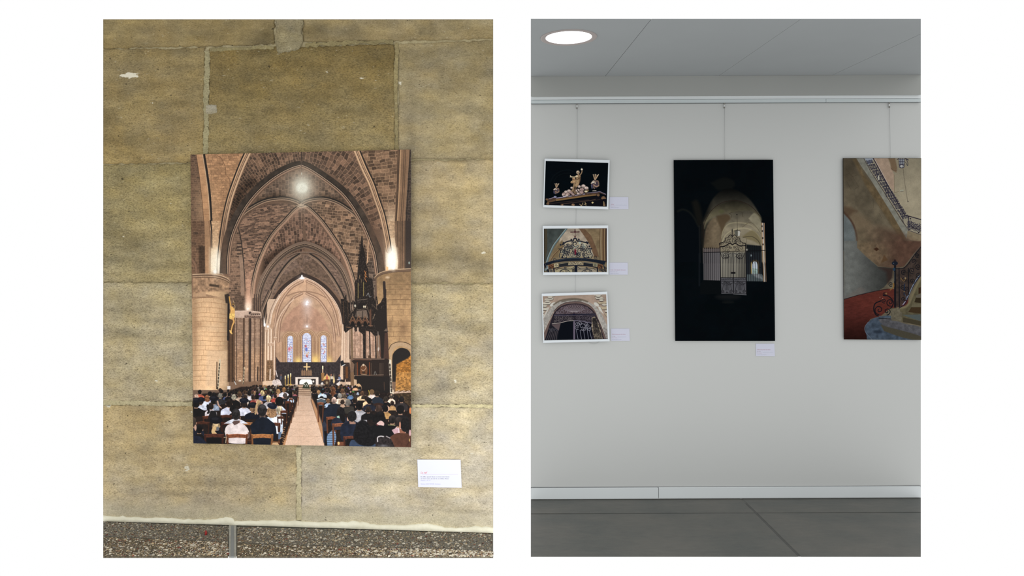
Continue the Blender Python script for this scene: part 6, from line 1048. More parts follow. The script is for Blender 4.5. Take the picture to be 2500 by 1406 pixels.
DARKS = [(300, 340, 60, 20, .16), (260, 290, 26, 22, .2), (385, 210, 50, 12, .14), (650, 95, 30, 34, .22), (770, 80, 60, 26, .2), (860, 75, 30, 14, .18), (1030, 78, 14, 16, .22), (1055, 75, 10, 18, .18), (1160, 160, 40, 20, .1), (330, 600, 40, 14, .16), (290, 635, 40, 10, .16), (390, 655, 60, 10, .1), (1100, 620, 60, 22, .16), (1020, 635, 28, 22, .25), (1160, 650, 50, 16, .16), (1130, 392, 50, 7, .28), (1030, 395, 26, 6, .2), (1045, 500, 30, 80, .05), (300, 760, 60, 14, .14), (290, 810, 50, 10, .2), (350, 780, 80, 8, .16), (270, 560, 26, 60, .08), (1140, 800, 60, 14, .16), (1090, 945, 40, 16, .2), (1015, 970, 24, 14, .22), (1140, 985, 80, 8, .12), (800, 1095, 60, 20, .06), (860, 1100, 30, 10, .14), (1140, 1250, 60, 6, .14), (540, 1180, 110, 8, .14), (470, 1205, 70, 6, .18), (650, 1110, 80, 16, .12), (400, 1100, 120, 22, .08), (320, 1180, 60, 16, .1), (830, 1245, 60, 6, .16), (330, 820, 40, 8, .12), (455, 820, 14, 20, .14), (1190, 330, 40, 40, .05), (740, 345, 60, 30, .03), (1003, 430, 14, 240, .12), (1000, 850, 14, 200, .12)]
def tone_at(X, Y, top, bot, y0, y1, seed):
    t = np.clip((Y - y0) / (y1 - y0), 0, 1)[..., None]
    c = C3(top) * (1 - t) + C3(bot) * t  # stone's own colour plus light falloff, painted paler towards the ground
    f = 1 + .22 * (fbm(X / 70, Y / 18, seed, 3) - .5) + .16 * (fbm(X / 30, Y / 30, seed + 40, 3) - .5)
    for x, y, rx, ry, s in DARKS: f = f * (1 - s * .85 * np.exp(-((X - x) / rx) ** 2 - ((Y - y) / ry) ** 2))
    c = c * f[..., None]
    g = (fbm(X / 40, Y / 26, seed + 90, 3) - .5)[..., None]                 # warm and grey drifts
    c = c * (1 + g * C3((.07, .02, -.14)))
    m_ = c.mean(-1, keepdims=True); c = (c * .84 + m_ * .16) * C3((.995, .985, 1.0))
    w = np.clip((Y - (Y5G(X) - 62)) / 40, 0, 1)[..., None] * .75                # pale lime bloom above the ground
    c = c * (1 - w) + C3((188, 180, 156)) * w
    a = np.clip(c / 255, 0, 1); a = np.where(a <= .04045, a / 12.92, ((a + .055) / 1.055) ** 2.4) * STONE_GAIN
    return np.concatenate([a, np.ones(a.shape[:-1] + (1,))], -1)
def wear_at(X, Y, spk):
    c = np.zeros_like(X)
    for x, y, rx, ry, s in CHIPS: c = np.maximum(c, s * .62 * np.exp(-(((X - x) / rx) ** 2 + ((Y - y) / ry) ** 2) * .8) )
    w = np.clip((Y - (Y5G(X) - 62)) / 30, 0, 1)
    return np.stack([c, spk * (1 - w) + 0 * X, 0 * X, np.ones_like(X)], -1)
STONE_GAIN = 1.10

wall = prism('wall_left', [STONE.at(252, 47, -.004), STONE.at(1204, 47, -.004), STONE.at(1204, 1301, -.004), STONE.at(252, 1272, -.004)], -WN * .12, .05, M_MORTAR)
structure(wall, 'limestone block wall with pale mortar joints')

def stone(q, cut, top, bot, spk, seed, out=0.0, rough=1.0, step=5.0, name='stone_block', rad=0):
    """one block: four picture corners TL TR BR BL; cut = sides (l r t b) that end straight"""
    (x0, y0), (x1, y1), (x2, y2), (x3, y3) = q
    nx = max(4, int((x1 - x0) / step)); ny = max(4, int((y3 - y0) / step))
    s, t = np.meshgrid(np.linspace(0, 1, nx + 1), np.linspace(0, 1, ny + 1))
    X = (1 - t) * ((1 - s) * x0 + s * x1) + t * ((1 - s) * x3 + s * x2); Y = (1 - t) * ((1 - s) * y0 + s * y1) + t * ((1 - s) * y3 + s * y2)
    wl, wr, wt, wb = [0 if k in cut else 1 for k in 'lrtb']
    jx = (vnoise(X * 0 + seed, Y / 9, seed) - .5) * 5 + (vnoise(X * 0 + seed, Y / 3, seed + 3) - .5) * 2; jy = (vnoise(X / 11, Y * 0 + seed, seed + 5) - .5) * 4 + (vnoise(X / 4, Y * 0, seed + 6) - .5) * 2
    X = X + jx * (wl * (1 - s) ** 12 - wr * s ** 12); Y = Y + jy * (wt * (1 - t) ** 12 - wb * t ** 12)
    if rad:                                                    # rounded lower corners
        e = np.clip((t - .72) / .28, 0, 1) ** 3; X = X + e * rad * (.5 - s) * 2 * .55
    pit = fbm(X / 16, Y / 10, seed + 11, 4) - .5
    h = out + rough * .0014 * pit
    ex = np.minimum(np.where(wl, s, 1) * (x1 - x0), np.where(wr, 1 - s, 1) * (x1 - x0)); ey = np.minimum(np.where(wt, t, 1) * (y3 - y0), np.where(wb, 1 - t, 1) * (y3 - y0))
    e = np.minimum(ex, ey); h = h - .0016 * np.exp(-(e / 2.6) ** 2)
    D = np.stack([(X - CX) / F, np.ones_like(X), -(Y - CY) / F], -1)
    T = ((STONE.p - EYE) @ WN + h) / (D @ WN); P = EYE + D * T[..., None]
    n0 = (nx + 1) * (ny + 1); vs = list(P.reshape(-1, 3)); fs = []
    idx = lambda i, j: j * (nx + 1) + i
    for j in range(ny):
        for i in range(nx): fs.append([idx(i, j), idx(i, j + 1), idx(i + 1, j + 1), idx(i + 1, j)])
    ring = [idx(i, 0) for i in range(nx)] + [idx(nx, j) for j in range(ny)] + [idx(i, ny) for i in range(nx, 0, -1)] + [idx(0, j) for j in range(ny, 0, -1)]
    cen = P.reshape(-1, 3).mean(0)
    for k in ring: vs.append(vs[k] - WN * .03 + (cen - vs[k]) * .02)
    m = len(ring)
    for a in range(m): b = (a + 1) % m; fs.append([ring[a], ring[b], n0 + b, n0 + a])
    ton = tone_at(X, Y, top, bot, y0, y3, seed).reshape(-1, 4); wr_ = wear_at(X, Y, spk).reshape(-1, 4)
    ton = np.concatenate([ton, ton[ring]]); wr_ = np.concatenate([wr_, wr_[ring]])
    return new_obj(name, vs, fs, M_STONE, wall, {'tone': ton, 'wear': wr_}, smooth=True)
g = 3
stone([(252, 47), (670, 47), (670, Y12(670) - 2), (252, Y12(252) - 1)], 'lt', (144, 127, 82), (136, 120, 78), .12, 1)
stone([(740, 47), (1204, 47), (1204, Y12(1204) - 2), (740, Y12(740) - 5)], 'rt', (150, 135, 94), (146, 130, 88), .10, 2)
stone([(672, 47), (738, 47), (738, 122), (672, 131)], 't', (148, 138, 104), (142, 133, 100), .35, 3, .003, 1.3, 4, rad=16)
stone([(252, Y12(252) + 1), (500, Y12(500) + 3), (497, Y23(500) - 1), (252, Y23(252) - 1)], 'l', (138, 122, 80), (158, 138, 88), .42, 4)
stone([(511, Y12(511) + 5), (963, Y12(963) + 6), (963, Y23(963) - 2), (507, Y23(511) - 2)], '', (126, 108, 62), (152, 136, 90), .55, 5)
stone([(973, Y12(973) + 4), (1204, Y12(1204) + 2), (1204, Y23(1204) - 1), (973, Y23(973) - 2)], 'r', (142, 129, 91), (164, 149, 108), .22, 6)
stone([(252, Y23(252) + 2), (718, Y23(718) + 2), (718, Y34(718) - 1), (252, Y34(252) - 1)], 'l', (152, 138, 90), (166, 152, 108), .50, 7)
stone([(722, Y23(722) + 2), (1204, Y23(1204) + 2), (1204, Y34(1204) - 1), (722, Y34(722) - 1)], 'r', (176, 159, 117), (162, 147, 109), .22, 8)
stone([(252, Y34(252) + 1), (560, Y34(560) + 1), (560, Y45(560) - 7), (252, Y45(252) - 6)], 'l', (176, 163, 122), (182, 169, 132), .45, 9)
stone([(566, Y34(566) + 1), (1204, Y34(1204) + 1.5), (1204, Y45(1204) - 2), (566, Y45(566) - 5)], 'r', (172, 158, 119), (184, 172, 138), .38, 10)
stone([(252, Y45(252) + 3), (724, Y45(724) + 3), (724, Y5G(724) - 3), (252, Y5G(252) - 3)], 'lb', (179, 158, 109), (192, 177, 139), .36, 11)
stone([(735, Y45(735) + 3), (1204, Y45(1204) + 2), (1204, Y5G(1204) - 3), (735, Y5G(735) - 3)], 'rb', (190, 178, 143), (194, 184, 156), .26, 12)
# small patch of grey mortar beside the upper left joint
pt = stone([(500, 255), (531, 255), (531, 277), (502, 281)], '', (160, 152, 122), (154, 146, 116), .2, 13, .0015, .6, 3, 'mortar_patch', 4)
# joint pointing, proud of the recessed bed
def pointing(pts, w, out, mat, name='mortar_joint', jit=1.6, seed=1):
    c = cr(pts, 30); P = np.array(c); t = np.gradient(P, axis=0); t /= np.hypot(t[:, 0], t[:, 1])[:, None]; N = np.column_stack([-t[:, 1], t[:, 0]])
    vs = []; fs = []; n = len(P); px_ = []
    for i in range(n):
        for k, u in enumerate((-1, -.5, 0, .5, 1)):
            j = (vnoise(np.array([i * .17]), np.array([u * 3.]), seed)[0] + .8 * vnoise(np.array([i * .61]), np.array([u * 3.]), seed + 9)[0] - .9) * jit * 2
            q = P[i] + N[i] * (u * w / 2 + j * abs(u)); px_.append(q); vs.append(STONE.at(q[0], q[1], (.0004 - .0012 * abs(u) ** 4 + .0007 * (vnoise(np.array([i * 1.3]), np.array([u * 5.]), seed + 4)[0] - .5))))
    for i in range(n - 1):
        for k in range(4): a = i * 5 + k; fs.append([a, a + 1, a + 6, a + 5])
    X_, Y_ = np.array(px_).T; tn = np.array([lin(mat)]) * (1 + .25 * (fbm(X_ / 9, Y_ / 9, seed) - .5))[:, None]; tn[:, 3] = 1
    o = new_obj(name, vs, fs, M_STONE, wall, {'tone': tn, 'wear': [(0.12, .12, 0, 1)] * len(vs)}, smooth=True)
    bm = bmesh.new(); bm.from_mesh(o.data); bmesh.ops.recalc_face_normals(bm, faces=bm.faces); bm.to_mesh(o.data); bm.free()
    return o
pointing([(506, 124), (505, 180), (503, 250), (504, 300), (502, 376)], 13, .0030, (157, 149, 117), seed=2)
pointing([(968, 104), (967, 200), (968, 300), (969, 366)], 9, .0022, (146, 134, 98), seed=3)
pointing([(729, 1092), (730, 1150), (729, 1200), (730, 1270)], 12, .0034, (200, 190, 156), seed=4)
pointing([(253, 983), (330, 984), (400, 985), (469, 986)], 11, .0032, (184, 174, 140), seed=5)
pointing([(1006, 990), (1080, 990), (1140, 991), (1203, 992)], 8, .0030, (196, 186, 150), seed=6)
pointing([(512, 122), (590, 118), (668, 116)], 9, .0032, (139, 129, 95), seed=7, jit=3)
pointing([(745, 110), (850, 104), (960, 101)], 9, .0034, (138, 127, 92), seed=8, jit=3)
# lime fillet along the foot of the wall
top = [(252, 1261), (300, 1262), (350, 1265), (400, 1266), (450, 1269), (500, 1271), (530, 1267), (550, 1264), (570, 1268), (580, 1274), (640, 1273), (720, 1273), (790, 1277), (860, 1275), (890, 1277), (930, 1283), (1000, 1283), (1050, 1280), (1085, 1288), (1130, 1290), (1160, 1286), (1204, 1289)]
vs = []; fs = []; TT = cr(top, 5)
for i, (x, y) in enumerate(TT):
    x = min(x, 1204); yb = lerp(1272.5, 1301, GL(x)) ; y -= 2.5; y += (vnoise(np.array([x / 4.]), np.array([0.]), 3)[0] - .5) * 4
    for k, o_ in ((0, -.001), (.12, .004), (.5, .007), (1, .009)): vs.append(STONE.at(x, lerp(y, yb, k), o_))
    vs.append(STONE.at(x, yb, -.02))
for i in range(len(TT) - 1):
    for k in range(4): a = i * 5 + k; fs.append([a, a + 1, a + 6, a + 5])
fil = new_obj('mortar_fillet', vs, fs, M_LIME, wall, smooth=True)

# paving of exposed aggregate in front of the wall
M_MATRIX = (lambda t: (t.bump(t.noise(300, detail=4), .002, .8), t.done(t.mix(t.ramp(t.noise(230, detail=4, rough=.7), .35, .65), lin((62, 56, 48)), lin((128, 118, 98))), .9, .1))[1])(NT('aggregate_matrix'))
M_BAND = (lambda t: (t.bump(t.noise(300, detail=4), .001, .5), t.done(t.mix(t.ramp(t.noise(260, detail=4, rough=.7), .35, .65), lin((82, 79, 71)), lin((122, 118, 107))), .7, .25))[1])(NT('ground_aggregate_band'))
M_JOINT = plain('grey_joint_mortar', (160, 160, 152), .9, .1, .12, 60)
M_PEB = pebble_material('mixed_pebbles')
gp = lambda x, y, o=0: GROUND.at(x, y, o)
ground = prism('ground', [gp(252, 1270, -.004), gp(1204, 1299, -.004), gp(1204, 1358, -.004), gp(252, 1358, -.004)], V(0, 0, -.003), .03, M_JOINT)
structure(ground, 'paving of exposed aggregate slabs at the foot of the stone wall')
rs = np.random.RandomState(11)
PAL = [((222, 214, 196), .20), ((198, 178, 142), .20), ((168, 150, 122), .14), ((132, 108, 84), .10), ((136, 134, 130), .12), ((84, 76, 66), .12), ((138, 82, 70), .06), ((206, 196, 170), .06)]
PC = [p for p, _ in PAL]; PW = np.array([w for _, w in PAL]); PW /= PW.sum()
def slab(q, mat, seed, density, big, tintf):
    """paving piece + its pebbles (a countless mass)"""
    o = prism('paving_slab', [gp(*p) for p in q], V(0, 0, -.004), .0, mat, ground)
    k = homography([(0, 0), (1, 0), (1, 1), (0, 1)], q); W0 = [gp(*p)[:2] for p in q]
    area_ = .5 * abs(sum(W0[i][0] * W0[(i + 1) % 4][1] - W0[(i + 1) % 4][0] * W0[i][1] for i in range(4)))
    n = int(area_ * density); hw = homography([(0, 0), (1, 0), (1, 1), (0, 1)], W0)
    U = rs.rand(n, 2) * [.994, .97] + [.003, .015]; vs = []; fs = []; cols = []
    z = gp(*q[0])[2]
    for u, v in U:
        d = hw @ V(u, v, 1); x, y = d[0] / d[2], d[1] / d[2]
        r = .0010 + .0016 * rs.rand() ** 2 + (big * rs.rand() if rs.rand() < .11 else 0); m = 6; a0 = rs.rand() * 6.3; st = .65 + .35 * rs.rand(); th = rs.rand() * 3.14
        h = .0003 + r * .35 * rs.rand(); col = C3(PC[rs.choice(len(PC), p=PW)]) * (.80 + .3 * rs.rand()) * tintf
        if r > .0035 and rs.rand() < .6: col = C3((220, 212, 192)) * tintf
        a = np.clip(col / 255, 0, 1) ** 2.2; b = len(vs)
        ang = a0 + np.arange(m) * 6.2832 / m; rr = r * (.75 + .4 * rs.rand(m)); ex = rr * np.cos(ang); ey = rr * np.sin(ang) * st
        px_ = x + ex * math.cos(th) - ey * math.sin(th); py_ = y + ex * math.sin(th) + ey * math.cos(th)
        for i in range(m): vs.append((px_[i], py_[i], z - .0004)); cols.append((*a, 1))
        for i in range(m): vs.append((x + (px_[i] - x) * .78, y + (py_[i] - y) * .78, z + h)); cols.append((*a, 1))
        fs.append([b + m + i for i in range(m)]); fs += [[b + i, b + (i + 1) % m, b + m + (i + 1) % m, b + m + i] for i in range(m)]
    p = new_obj('pebbles', vs, fs, M_PEB, o, {'tone': cols}); p['kind'] = 'stuff'
    return o
slab([(252, 1272), (559, 1284), (557, 1322), (252, 1309)], M_BAND, 1, 62000, .0022, .82)
slab([(252, 1310), (557, 1323), (557, 1358), (252, 1358)], M_MATRIX, 2, 88000, .0032, 1.0)
slab([(578, 1286), (1204, 1300.5), (1204, 1344), (578, 1325)], M_BAND, 3, 62000, .0032, .86)
slab([(578, 1326), (1204, 1345), (1204, 1358), (578, 1358)], M_MATRIX, 4, 150000, .0034, 1.0)
prism('paving_joint', [gp(559, 1281, .002), gp(577, 1281, .002), gp(577, 1359, .001), gp(559, 1359, .001)], V(0, 0, -.003), .0, M_JOINT, ground)
prism('paving_joint', [gp(564, 1283, .002), gp(571, 1283, .002), gp(571, 1358, .002), gp(563, 1358, .002)], V(0, 0, -.003), 0, plain('dark_grey_joint_mortar', (134, 137, 136), .9, .1), ground)
bit = prism('pebble', [gp(500, 1296, .003), gp(504, 1294, .004), (gp(506, 1300, .004)), gp(503, 1305, .003), gp(500, 1303, .004)], V(0, 0, -.003), 0, plain('red_pebble', (150, 30, 36), .5, .3)); adopt(bit, ground); bit['label'] = 'small bright red chip among the pebbles'

# the large print of the church nave
M_BOARD = plain('aluminium_sandwich_board', (150, 148, 142), .5, .4); M_DARKEDGE = plain('dark_board_edge', (60, 56, 50), .6, .2)
NQ = [(465, 377.5), (1003.5, 364.8), (1003.5, 1091.7), (472.1, 1082.4)]
def panel(name, quad, pl, back, thick, board_mat, art, label, cat, gain, spec, group=None, inner=None, rough=.45):
    root = empty(name, tuple(pl.at((quad[2][0] + quad[3][0]) / 2, (quad[2][1] + quad[3][1]) / 2, back)))
    tag(root, label, cat, group)
    b = prism('board', [pl.at(x, y, back + thick) for x, y in quad], -pl.n * thick, 0, board_mat, None, bevel=.0003); adopt(b, root)
    cv = art(); q = inner or quad
    if not inner:
        cxm = sum(p[0] for p in q) / 4; cym = sum(p[1] for p in q) / 4
    print_face('printed_photograph', cv, q, pl, back + thick + .0006, print_material(name + '_print', cv, gain, spec, rough), root)
    return root
nave = panel('photo_panel', NQ, STONE, .010, .003, M_BOARD, paint_nave, 'large photograph of a church nave full of seated people, on the stone wall', 'photograph', NAVE_GAIN, .10)
for x, y in ((560, 480), (920, 480), (560, 960), (920, 960)):
    s = prism('spacer', [STONE.at(x - 12, y - 12, .0101), STONE.at(x + 12, y - 12, .0101), STONE.at(x + 12, y + 12, .0101), STONE.at(x - 12, y + 12, .0101)], -WN * .009, 0, M_DARKEDGE); adopt(s, nave)

M_CARD = plain('white_card_stock', (224, 226, 240), .8, .1, .01); M_CARD2 = plain('white_caption_card', (190, 192, 206), .8, .1, .01)
M_RED = plain('red_ink', (226, 116, 118), .8, .1, .02); M_INK = plain('dark_violet_ink', (78, 70, 112), .8, .1, .02); M_PALE = plain('pale_violet_ink', (176, 174, 214), .8, .1, .02); M_LINE = plain('pale_pink_rule', (216, 206, 228), .8, .1, .01)
M_RED2 = plain('dark_red_ink', (166, 112, 124), .8, .1, .02); M_GREY = plain('grey_ink', (138, 142, 160), .8, .1, .02); M_LINE2 = plain('grey_rule', (172, 176, 190), .8, .1, .01); M_BRN = plain('brown_ink', (144, 124, 134), .8, .1, .02)
def card(quad, pl, off, mat, label, lines, rule, rule_mat, group=None):
    root = empty('caption_card', tuple(pl.at((quad[2][0] + quad[3][0]) / 2, quad[2][1], off))); tag(root, label, 'label', group)
    adopt(prism('card', [pl.at(x, y, off) for x, y in quad], -pl.n * .0006, 0, mat), root)
    if rule: adopt(prism('printed_rule', [pl.at(rule[0], rule[2] - .35, off + .0002), pl.at(rule[1], rule[2] - .35, off + .0002), pl.at(rule[1], rule[2] + .35, off + .0002), pl.at(rule[0], rule[2] + .35, off + .0002)], -pl.n * .0001, 0, rule_mat), root)
    for body, x, y, w, h, m, sh in lines: lettering(body, pl, off + .00025, x, y, w, h, m, root, sh)
    return root
card([(1019, 1121.7), (1124.5, 1122), (1127, 1190.5), (1021, 1189)], STONE, .004, M_CARD, 'white caption card with red title on the stone wall, below the church photograph',
     [('La nef', 1026.5, 1156, 17, 5.2, M_RED, .35), ('En effet, quand deux ou trois sont réunis', 1027, 1165, 70, 2.5, M_INK, 0), ("en mon nom, je suis là, au milieu d'eux.", 1027, 1169.6, 69, 2.5, M_INK, 0), ('Matthieu, 18 v 20', 1027, 1173.8, 24, 2.2, M_PALE, 0), ('Basilique SAINT MICHEL - Bordeaux', 1027.5, 1182.4, 48, 2.2, M_PALE, 0)], (1030, 1118, 1158), M_LINE)

# ================================================================ RIGHT: gallery wall with hanging prints
T = math.radians(.24); UP = V(-math.sin(T), 0, math.cos(T)); RT = V(math.cos(T), 0, math.sin(T)); FR = V(0, -1, 0)
D2 = 4.58
WALL = Plane(V(0, D2, 1.6), FR)
ry = lambda x, y: y - (x - 1772) * math.tan(T)          # rolled row
FLOOR = Plane(WALL.at(1772, 1217), UP)
BH = Plane(V(0, D2 - .04, 1.6), FR); CEIL = Plane(BH.at(1772, 184.5), -UP)
M_WALL = (lambda t: (t.bump(t.noise(26, detail=5), .004, .12), t.done(t.mix(t.ramp(t.noise(500, detail=2), .3, .7), t.mix(t.ramp(t.noise(1.3, detail=3), .3, .7), lin(tuple(v * .985 for v in WALLC)), lin(WALLC)), lin(tuple(v * .975 for v in WALLC)), ), .7, .15))[1])(NT('white_wall_paint'))
M_BHP = plain('grey_bulkhead_paint', BHC, .8, .1, .015, 3)
M_CEIL = plain('shaded_ceiling_board', CEILC, .8, .1, .012, 4)  # white ceiling; its dimmer light is put into the grey colour
M_TRIM = plain('white_enamel', TRIMC, .5, .3, .012, 5); M_RAIL = plain('grey_white_rail', RAILC, .5, .3, .012, 5); M_SLIT = plain('grey_rail_slit', (112, 116, 116), .8, .1); M_GAP = plain('dark_shadow_gap', (58, 58, 60), .9, .05)
gw = prism('wall_right', [WALL.at(1296, 180), WALL.at(2248, 180), WALL.at(2248, 1222), WALL.at(1296, 1222)], V(0, .1, 0), .12, M_WALL); structure(gw, 'white painted gallery wall')
rows_ = lambda pl, x0, x1, y0, y1, out=0: [pl.at(x0, ry(x0, y0), out), pl.at(x1, ry(x1, y0), out), pl.at(x1, ry(x1, y1), out), pl.at(x0, ry(x0, y1), out)]
bk = prism('trim_1', rows_(BH, 1296, 2248, 184.5, 233.5), V(0, .035, 0), .03, M_BHP); structure(bk, 'grey bulkhead band under the ceiling')
t2 = prism('trim_2', rows_(WALL, 1296, 2248, 233.5, 241.5, .026), V(0, .024, 0), .02, M_TRIM); structure(t2, 'narrow white ledge above the picture rail')
t3 = empty('trim_3', tuple(WALL.at(1296, 251))); structure(t3, 'picture rail')
for a_, b_ in ((1296, 2016.5), (2017.3, 2248)):
    p = prism('rail_length', rows_(WALL, a_, b_, 242.6, 250.4, .020), V(0, .019, 0), .01 if a_ == 1296 else .0, M_RAIL); adopt(p, t3)
p = prism('rail_lip', rows_(WALL, 1296, 2248, 250.4, 252, .012), V(0, .011, 0), .01, M_SLIT); adopt(p, t3)
bb = empty('baseboard_right', tuple(WALL.at(1296, 1219))); structure(bb)
for a_, b_, dy in ((1296, 1607.6, .3), (1608.4, 2248, 0)):
    p = prism('board', rows_(WALL, a_, b_, 1189.3 + dy, 1216.2 + dy, .013), V(0, .012, 0), .008 if a_ == 1296 else 0, M_TRIM, bevel=.0012); adopt(p, bb)
M_SKG = plain('baseboard_groove', (112, 114, 116), .9, .05); p = prism('top_bead', rows_(WALL, 1296, 2248, 1187.6, 1189.4, .004), V(0, .003, 0), .01, M_SKG); adopt(p, bb)

# floor: polished concrete bays
def concrete(name, c1, c2):
    t = NT(name); n = t.noise(2.4, (1, 1.6, 1), 5, .6); n2 = t.noise(14, (1, 2.5, 1), 4, .6); n3 = t.noise(240, detail=2)
    col = t.mix(t.ramp(n, .35, .65), lin(c1), lin(c2)); col = t.mix(1., col, t.mix(t.ramp(n2, .3, .7), (.92, .92, .92, 1), (1.06, 1.06, 1.05, 1)), 'MULTIPLY'); col = t.mix(1., col, t.mix(t.ramp(n3, .3, .7), (.95, .95, .95, 1), (1.05, 1.05, 1.05, 1)), 'MULTIPLY')
    return t.done(col, .5, .15)
M_CON = concrete('polished_concrete', *CONC); M_STRIP = concrete('dark_joint_filler', (78, 78, 76), (84, 84, 82))
fp = lambda x, y, o=0: FLOOR.at(x, y, o)
fl = prism('floor', [fp(1296, ry(1296, 1216), -.003), fp(2248, ry(2248, 1216), -.003), fp(2248, 1358, -.003), fp(1296, 1358, -.003)], -UP * .006, .04, M_GAP); structure(fl, 'polished grey concrete floor')
def bay(q): return prism('concrete_bay', [fp(x, y) for x, y in q], -UP * .003, .0, M_CON, fl)
J = lambda x: ry(x, 1252.3)
SX = lambda y: 1811 + (y - 1217) * (1952.5 - 1811) / 141.0          # centre line of the dark strip
bay([(1296, ry(1296, 1217)), (1806.5, ry(1806, 1217)), (SX(1251.5) - 4.0, J(1845) - .8), (1296, J(1296) - .8)])
bay([(1811.5, ry(1811, 1217)), (2248, ry(2248, 1217)), (2248, J(2248) - .8), (SX(1251.5) + 2.6, J(1850) - .8)])
bay([(1296, J(1296) + .8), (SX(1253) - 4.1, J(1845) + .8), (SX(1358) - 4.8, 1358), (1296, 1358)])
bay([(SX(1253) + 2.7, J(1850) + .8), (2248, J(2248) + .8), (2248, 1358), (SX(1358) + 3.4, 1358)])
p = prism('joint_strip', [fp(SX(1229) - 3.6, 1229, -.0006), fp(SX(1229) + 2.2, 1229, -.0006), fp(SX(1358) + 3.4, 1358, -.0006), fp(SX(1358) - 4.8, 1358, -.0006)], -UP * .002, 0, M_STRIP, fl)
p = prism('joint_strip', [fp(SX(1216.4) - 4.5, 1216.4, -.0012), fp(SX(1216.4) + .5, 1216.4, -.0012), fp(SX(1231) + 2.2, 1231, -.0012), fp(SX(1231) - 3.8, 1231, -.0012)], -UP * .0015, 0, M_CON, fl)

# ceiling boards
cp = lambda x, y, o=0: CEIL.at(x, y, o)
ce = prism('ceiling', [cp(1296, 47.6, -.003), cp(2248, 47.6, -.003), cp(2248, ry(2248, 185), -.003), cp(1296, ry(1296, 185), -.003)], UP * .006, .06, M_GAP); structure(ce, 'ceiling of large white boards, coloured grey for shade')
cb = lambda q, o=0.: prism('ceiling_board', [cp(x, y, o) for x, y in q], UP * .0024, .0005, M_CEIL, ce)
l1 = [(1590, 47), (1478, ry(1478, 184.5))]; l2 = [(1955, 47), (1756, ry(1756, 184.5))]; l3 = [(2248, 83), (2032, ry(2032, 184.5))]
yb = lambda x: ry(x, 184.4)
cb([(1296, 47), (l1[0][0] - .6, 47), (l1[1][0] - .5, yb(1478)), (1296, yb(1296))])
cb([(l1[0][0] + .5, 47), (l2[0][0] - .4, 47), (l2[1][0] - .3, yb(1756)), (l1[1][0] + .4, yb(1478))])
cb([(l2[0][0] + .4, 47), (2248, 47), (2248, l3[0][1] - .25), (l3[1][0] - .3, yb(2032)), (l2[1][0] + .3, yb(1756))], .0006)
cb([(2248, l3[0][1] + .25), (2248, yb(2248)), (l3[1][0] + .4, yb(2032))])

# recessed round ceiling light
LC = cp(1388.3, 91.5); RO, RI = .1425, .1165
root = empty('ceiling_light', tuple(LC)); tag(root, 'round white downlight with grey rim, set in the gallery ceiling', 'light')
M_RIM = plain('grey_lamp_rim', (158, 150, 147), .5, .3, .01); M_HALO = None
def ring(r_list, mat, name, close=False, seg=64):
    vs = []; fs = []
    e1 = unit(np.cross(UP, V(0, 1, 0))); e2 = V(0, 1, 0)
    for r, dz in r_list:
        for k in range(seg): u = 2 * np.pi * k / seg; vs.append(LC + r * (np.cos(u) * e1 + np.sin(u) * e2) - UP * dz)
    for i in range(len(r_list) - 1):
        for k in range(seg): fs.append([i * seg + k, i * seg + (k + 1) % seg, (i + 1) * seg + (k + 1) % seg, (i + 1) * seg + k])
    if close: fs.append([(len(r_list) - 1) * seg + k for k in range(seg)])
    o = new_obj(name, vs, fs, mat); bm = bmesh.new(); bm.from_mesh(o.data); bmesh.ops.recalc_face_normals(bm, faces=bm.faces); bm.to_mesh(o.data); bm.free()
    return adopt(o, root)
ring([(RO, .0002), (RO - .001, .0035), (RO - .006, .0045), (RI + .004, .0030), (RI, .0006)], M_RIM, 'rim')
t = NT('lit_diffuser'); t.b.inputs['Emission Color'].default_value = (1, .965, .97, 1); t.b.inputs['Emission Strength'].default_value = LAMP
ring([(RI, .0008), (RI * .6, .0010)], t.done((.8, .8, .8, 1), .6, .1), 'diffuser', True)

# hanging wires with their hooks
M_WIRE = plain('steel_wire', (168, 170, 170), .5, .3); M_HOOK = plain('steel_clamp', (120, 118, 112), .4, .4); M_CLEAR = plain('white_nylon_hook', (196, 198, 196), .4, .3)
def hook(x, y0, pts, label, coil=None):
    root = empty('hanging_wire', tuple(WALL.at(x, y0 + 3, .006))); tag(root, label, 'wire', 'picture wires hung from the rail')
    w = lambda x_, y_, o_=.006: WALL.at(x_, y_, o_)
    adopt(prism('hook', [w(x - .6, y0, .013), w(x + 1.6, y0, .013), w(x + 1.6, y0 + 5, .013), w(x - .6, y0 + 5, .013)], V(0, .006, 0), 0, M_HOOK), root)
    adopt(prism('hook_body', [w(x - 1.3, y0 + 5, .011), w(x + 1.5, y0 + 5, .011), w(x + 1.5, y0 + 11, .011), w(x - 1.3, y0 + 11, .011)], V(0, .006, 0), 0, M_CLEAR, bevel=.0008), root)
    adopt(tube('clamp_screw', [w(x, y0 + 11, .009), w(x, y0 + 14.6, .009)], .0044, M_HOOK, seg=10), root)
    adopt(tube('wire', [w(*p) for p in pts], .0009, M_WIRE, seg=6), root)
    if coil: adopt(tube('wire_coil', [w(*p) for p in coil], .0011, M_CLEAR, seg=6), root)
hook(1408.6, 251.5, [(1409.2, 266), (1409.6, 320), (1409.0, 388), (1406.5, 520), (1405.4, 600), (1405.2, 720), (1406, 770)], 'steel wire carrying the three small white-bordered photographs',
     [(1432, 832), (1440, 837.5), (1450, 839.6), (1458, 838.2), (1466, 832)])
hook(1768.4, 250, [(1769, 264), (1769.3, 320), (1769.6, 400)], 'steel wire from the rail down to the tall dark gate photograph')
hook(2171.4, 248.3, [(2172, 262), (2173, 320), (2174.4, 400)], 'steel wire from the rail down to the staircase photograph cut by the frame edge')

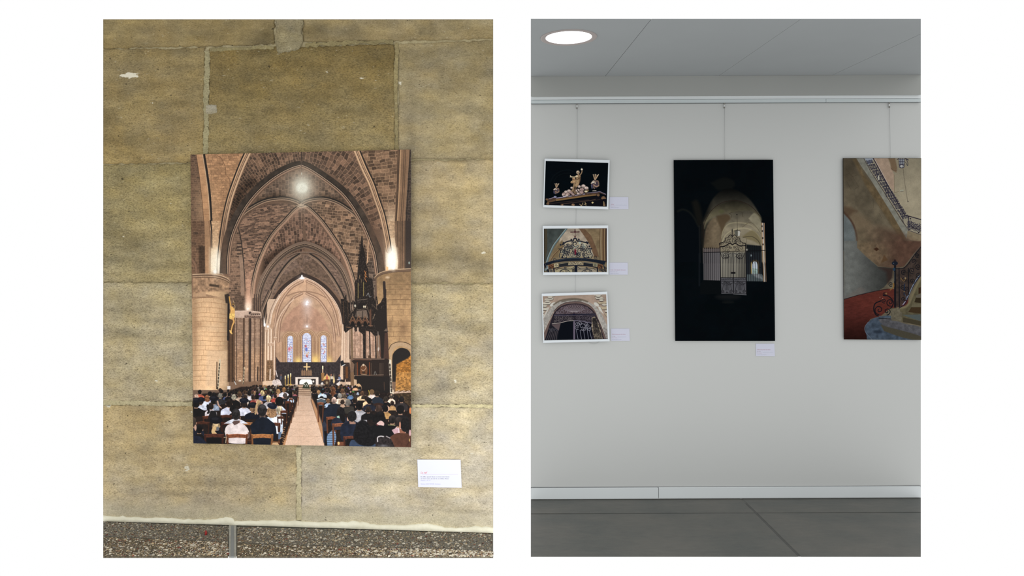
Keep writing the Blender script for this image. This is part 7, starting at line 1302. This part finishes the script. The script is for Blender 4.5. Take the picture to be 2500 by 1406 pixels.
M_WHITE = plain('white_print_border', (206, 212, 216), .6, .2, .01)
S1 = ([(1329.6, 387), (1488.6, 390.6), (1485, 511), (1326, 506)], [(1332.4, 393), (1485, 397.6), (1481.4, 504.6), (1328.8, 500.6)])
S2 = ([(1324.8, 551.2), (1484.8, 550.3), (1485.4, 670), (1325.8, 671.2)], [(1327.8, 558.2), (1481.7, 557), (1481.7, 664), (1327.8, 664.8)])
S3 = ([(1322.4, 716.8), (1482.6, 711.8), (1488.4, 833), (1326, 837)], [(1324.8, 722.9), (1480, 718.4), (1484, 827.5), (1328.7, 830.9)])
panel('framed_photograph', S1[0], WALL, .016, .006, M_WHITE, paint_statue, 'white-bordered photograph of gilded altar figures on black, topmost of three', 'photograph', PG, .0, None, S1[1])
panel('framed_photograph', S2[0], WALL, .016, .006, M_WHITE, paint_grille, 'white-bordered photograph of a wrought iron grille with a cross, middle of three', 'photograph', PG, .0, None, S2[1])
panel('framed_photograph', S3[0], WALL, .018, .006, M_WHITE, paint_arch, 'white-bordered photograph of an arched doorway with iron gates, lowest of three', 'photograph', PG, .0, None, S3[1])
M_BLACK = plain('black_board_edge', (14, 15, 18), .6, .1, .01)
panel('photo_panel', [(1645, 390.7), (1887.3, 390), (1892.3, 832.2), (1648.8, 832.2)], WALL, .010, .004, M_BLACK, paint_gate, 'tall dark photograph of a lit vault behind an iron gate, on the gallery wall', 'photograph', PG, .0)
panel('photo_panel', [(2058.3, 386), (2248, 386), (2248, 830), (2060.7, 828.4)], WALL, .010, .004, M_BLACK, paint_stair, 'tall photograph of a stone staircase with iron railing and red floor, rightmost on the wall', 'photograph', PG, .0)
for q, lab, L, r in (
    ([(1488, 481), (1534, 481), (1534.5, 510.5), (1488, 510.5)], 'small caption card right of the topmost small photograph', [('Grilles', 1491, 500, 8, 2.3, M_RED2, .3), ('Ferronnerie', 1491.4, 503.2, 11.2, 1.3, M_RED2, 0), ('Basilique Saint Michel', 1491.4, 507, 19, 1.2, M_GREY, 0)], (1503, 1531, 500.8)),
    ([(1487, 641), (1532.5, 641), (1533, 670.5), (1488, 670.5)], 'small caption card right of the middle small photograph', [('Grille de la chapelle Saint Jean', 1490, 660, 37.5, 2.3, M_RED2, .3), ('Ferronnerie, 17e', 1490.4, 663.9, 17, 1.5, M_BRN, 0), ('Basilique Saint Michel', 1490.4, 667.8, 19.6, 1.2, M_GREY, 0)], None),
    ([(1491.5, 802), (1536.5, 802), (1537.7, 832), (1492, 832)], 'small caption card right of the lowest small photograph', [('Grilles des portes du cloître', 1493.5, 817, 33.5, 2.3, M_RED2, .3), ('Fer forgé', 1494, 821.6, 8, 1.5, M_BRN, 0), ('Ferronnerie', 1494, 825, 12.6, 1.4, M_RED2, 0), ('Ancienne abbaye de la ville', 1494.4, 829, 22.6, 1.2, M_GREY, 0)], (1508, 1529, 822.4)),
    ([(1845, 839), (1890.5, 839), (1892, 869.5), (1845.5, 869)], 'small caption card below the right corner of the tall dark gate photograph', [('Grilles des portes du cloître', 1847.4, 854.6, 33.4, 2.3, M_RED2, .3), ('Fer forgé', 1847.8, 859, 9, 1.5, M_BRN, 0), ('Ferronnerie', 1847.8, 862.4, 12.6, 1.4, M_RED2, 0), ('Ancienne abbaye de la ville', 1848, 866.5, 23, 1.2, M_GREY, 0)], (1862, 1888, 860))):
    card(q, WALL, .0025, M_CARD2, lab, L, r, M_LINE2)
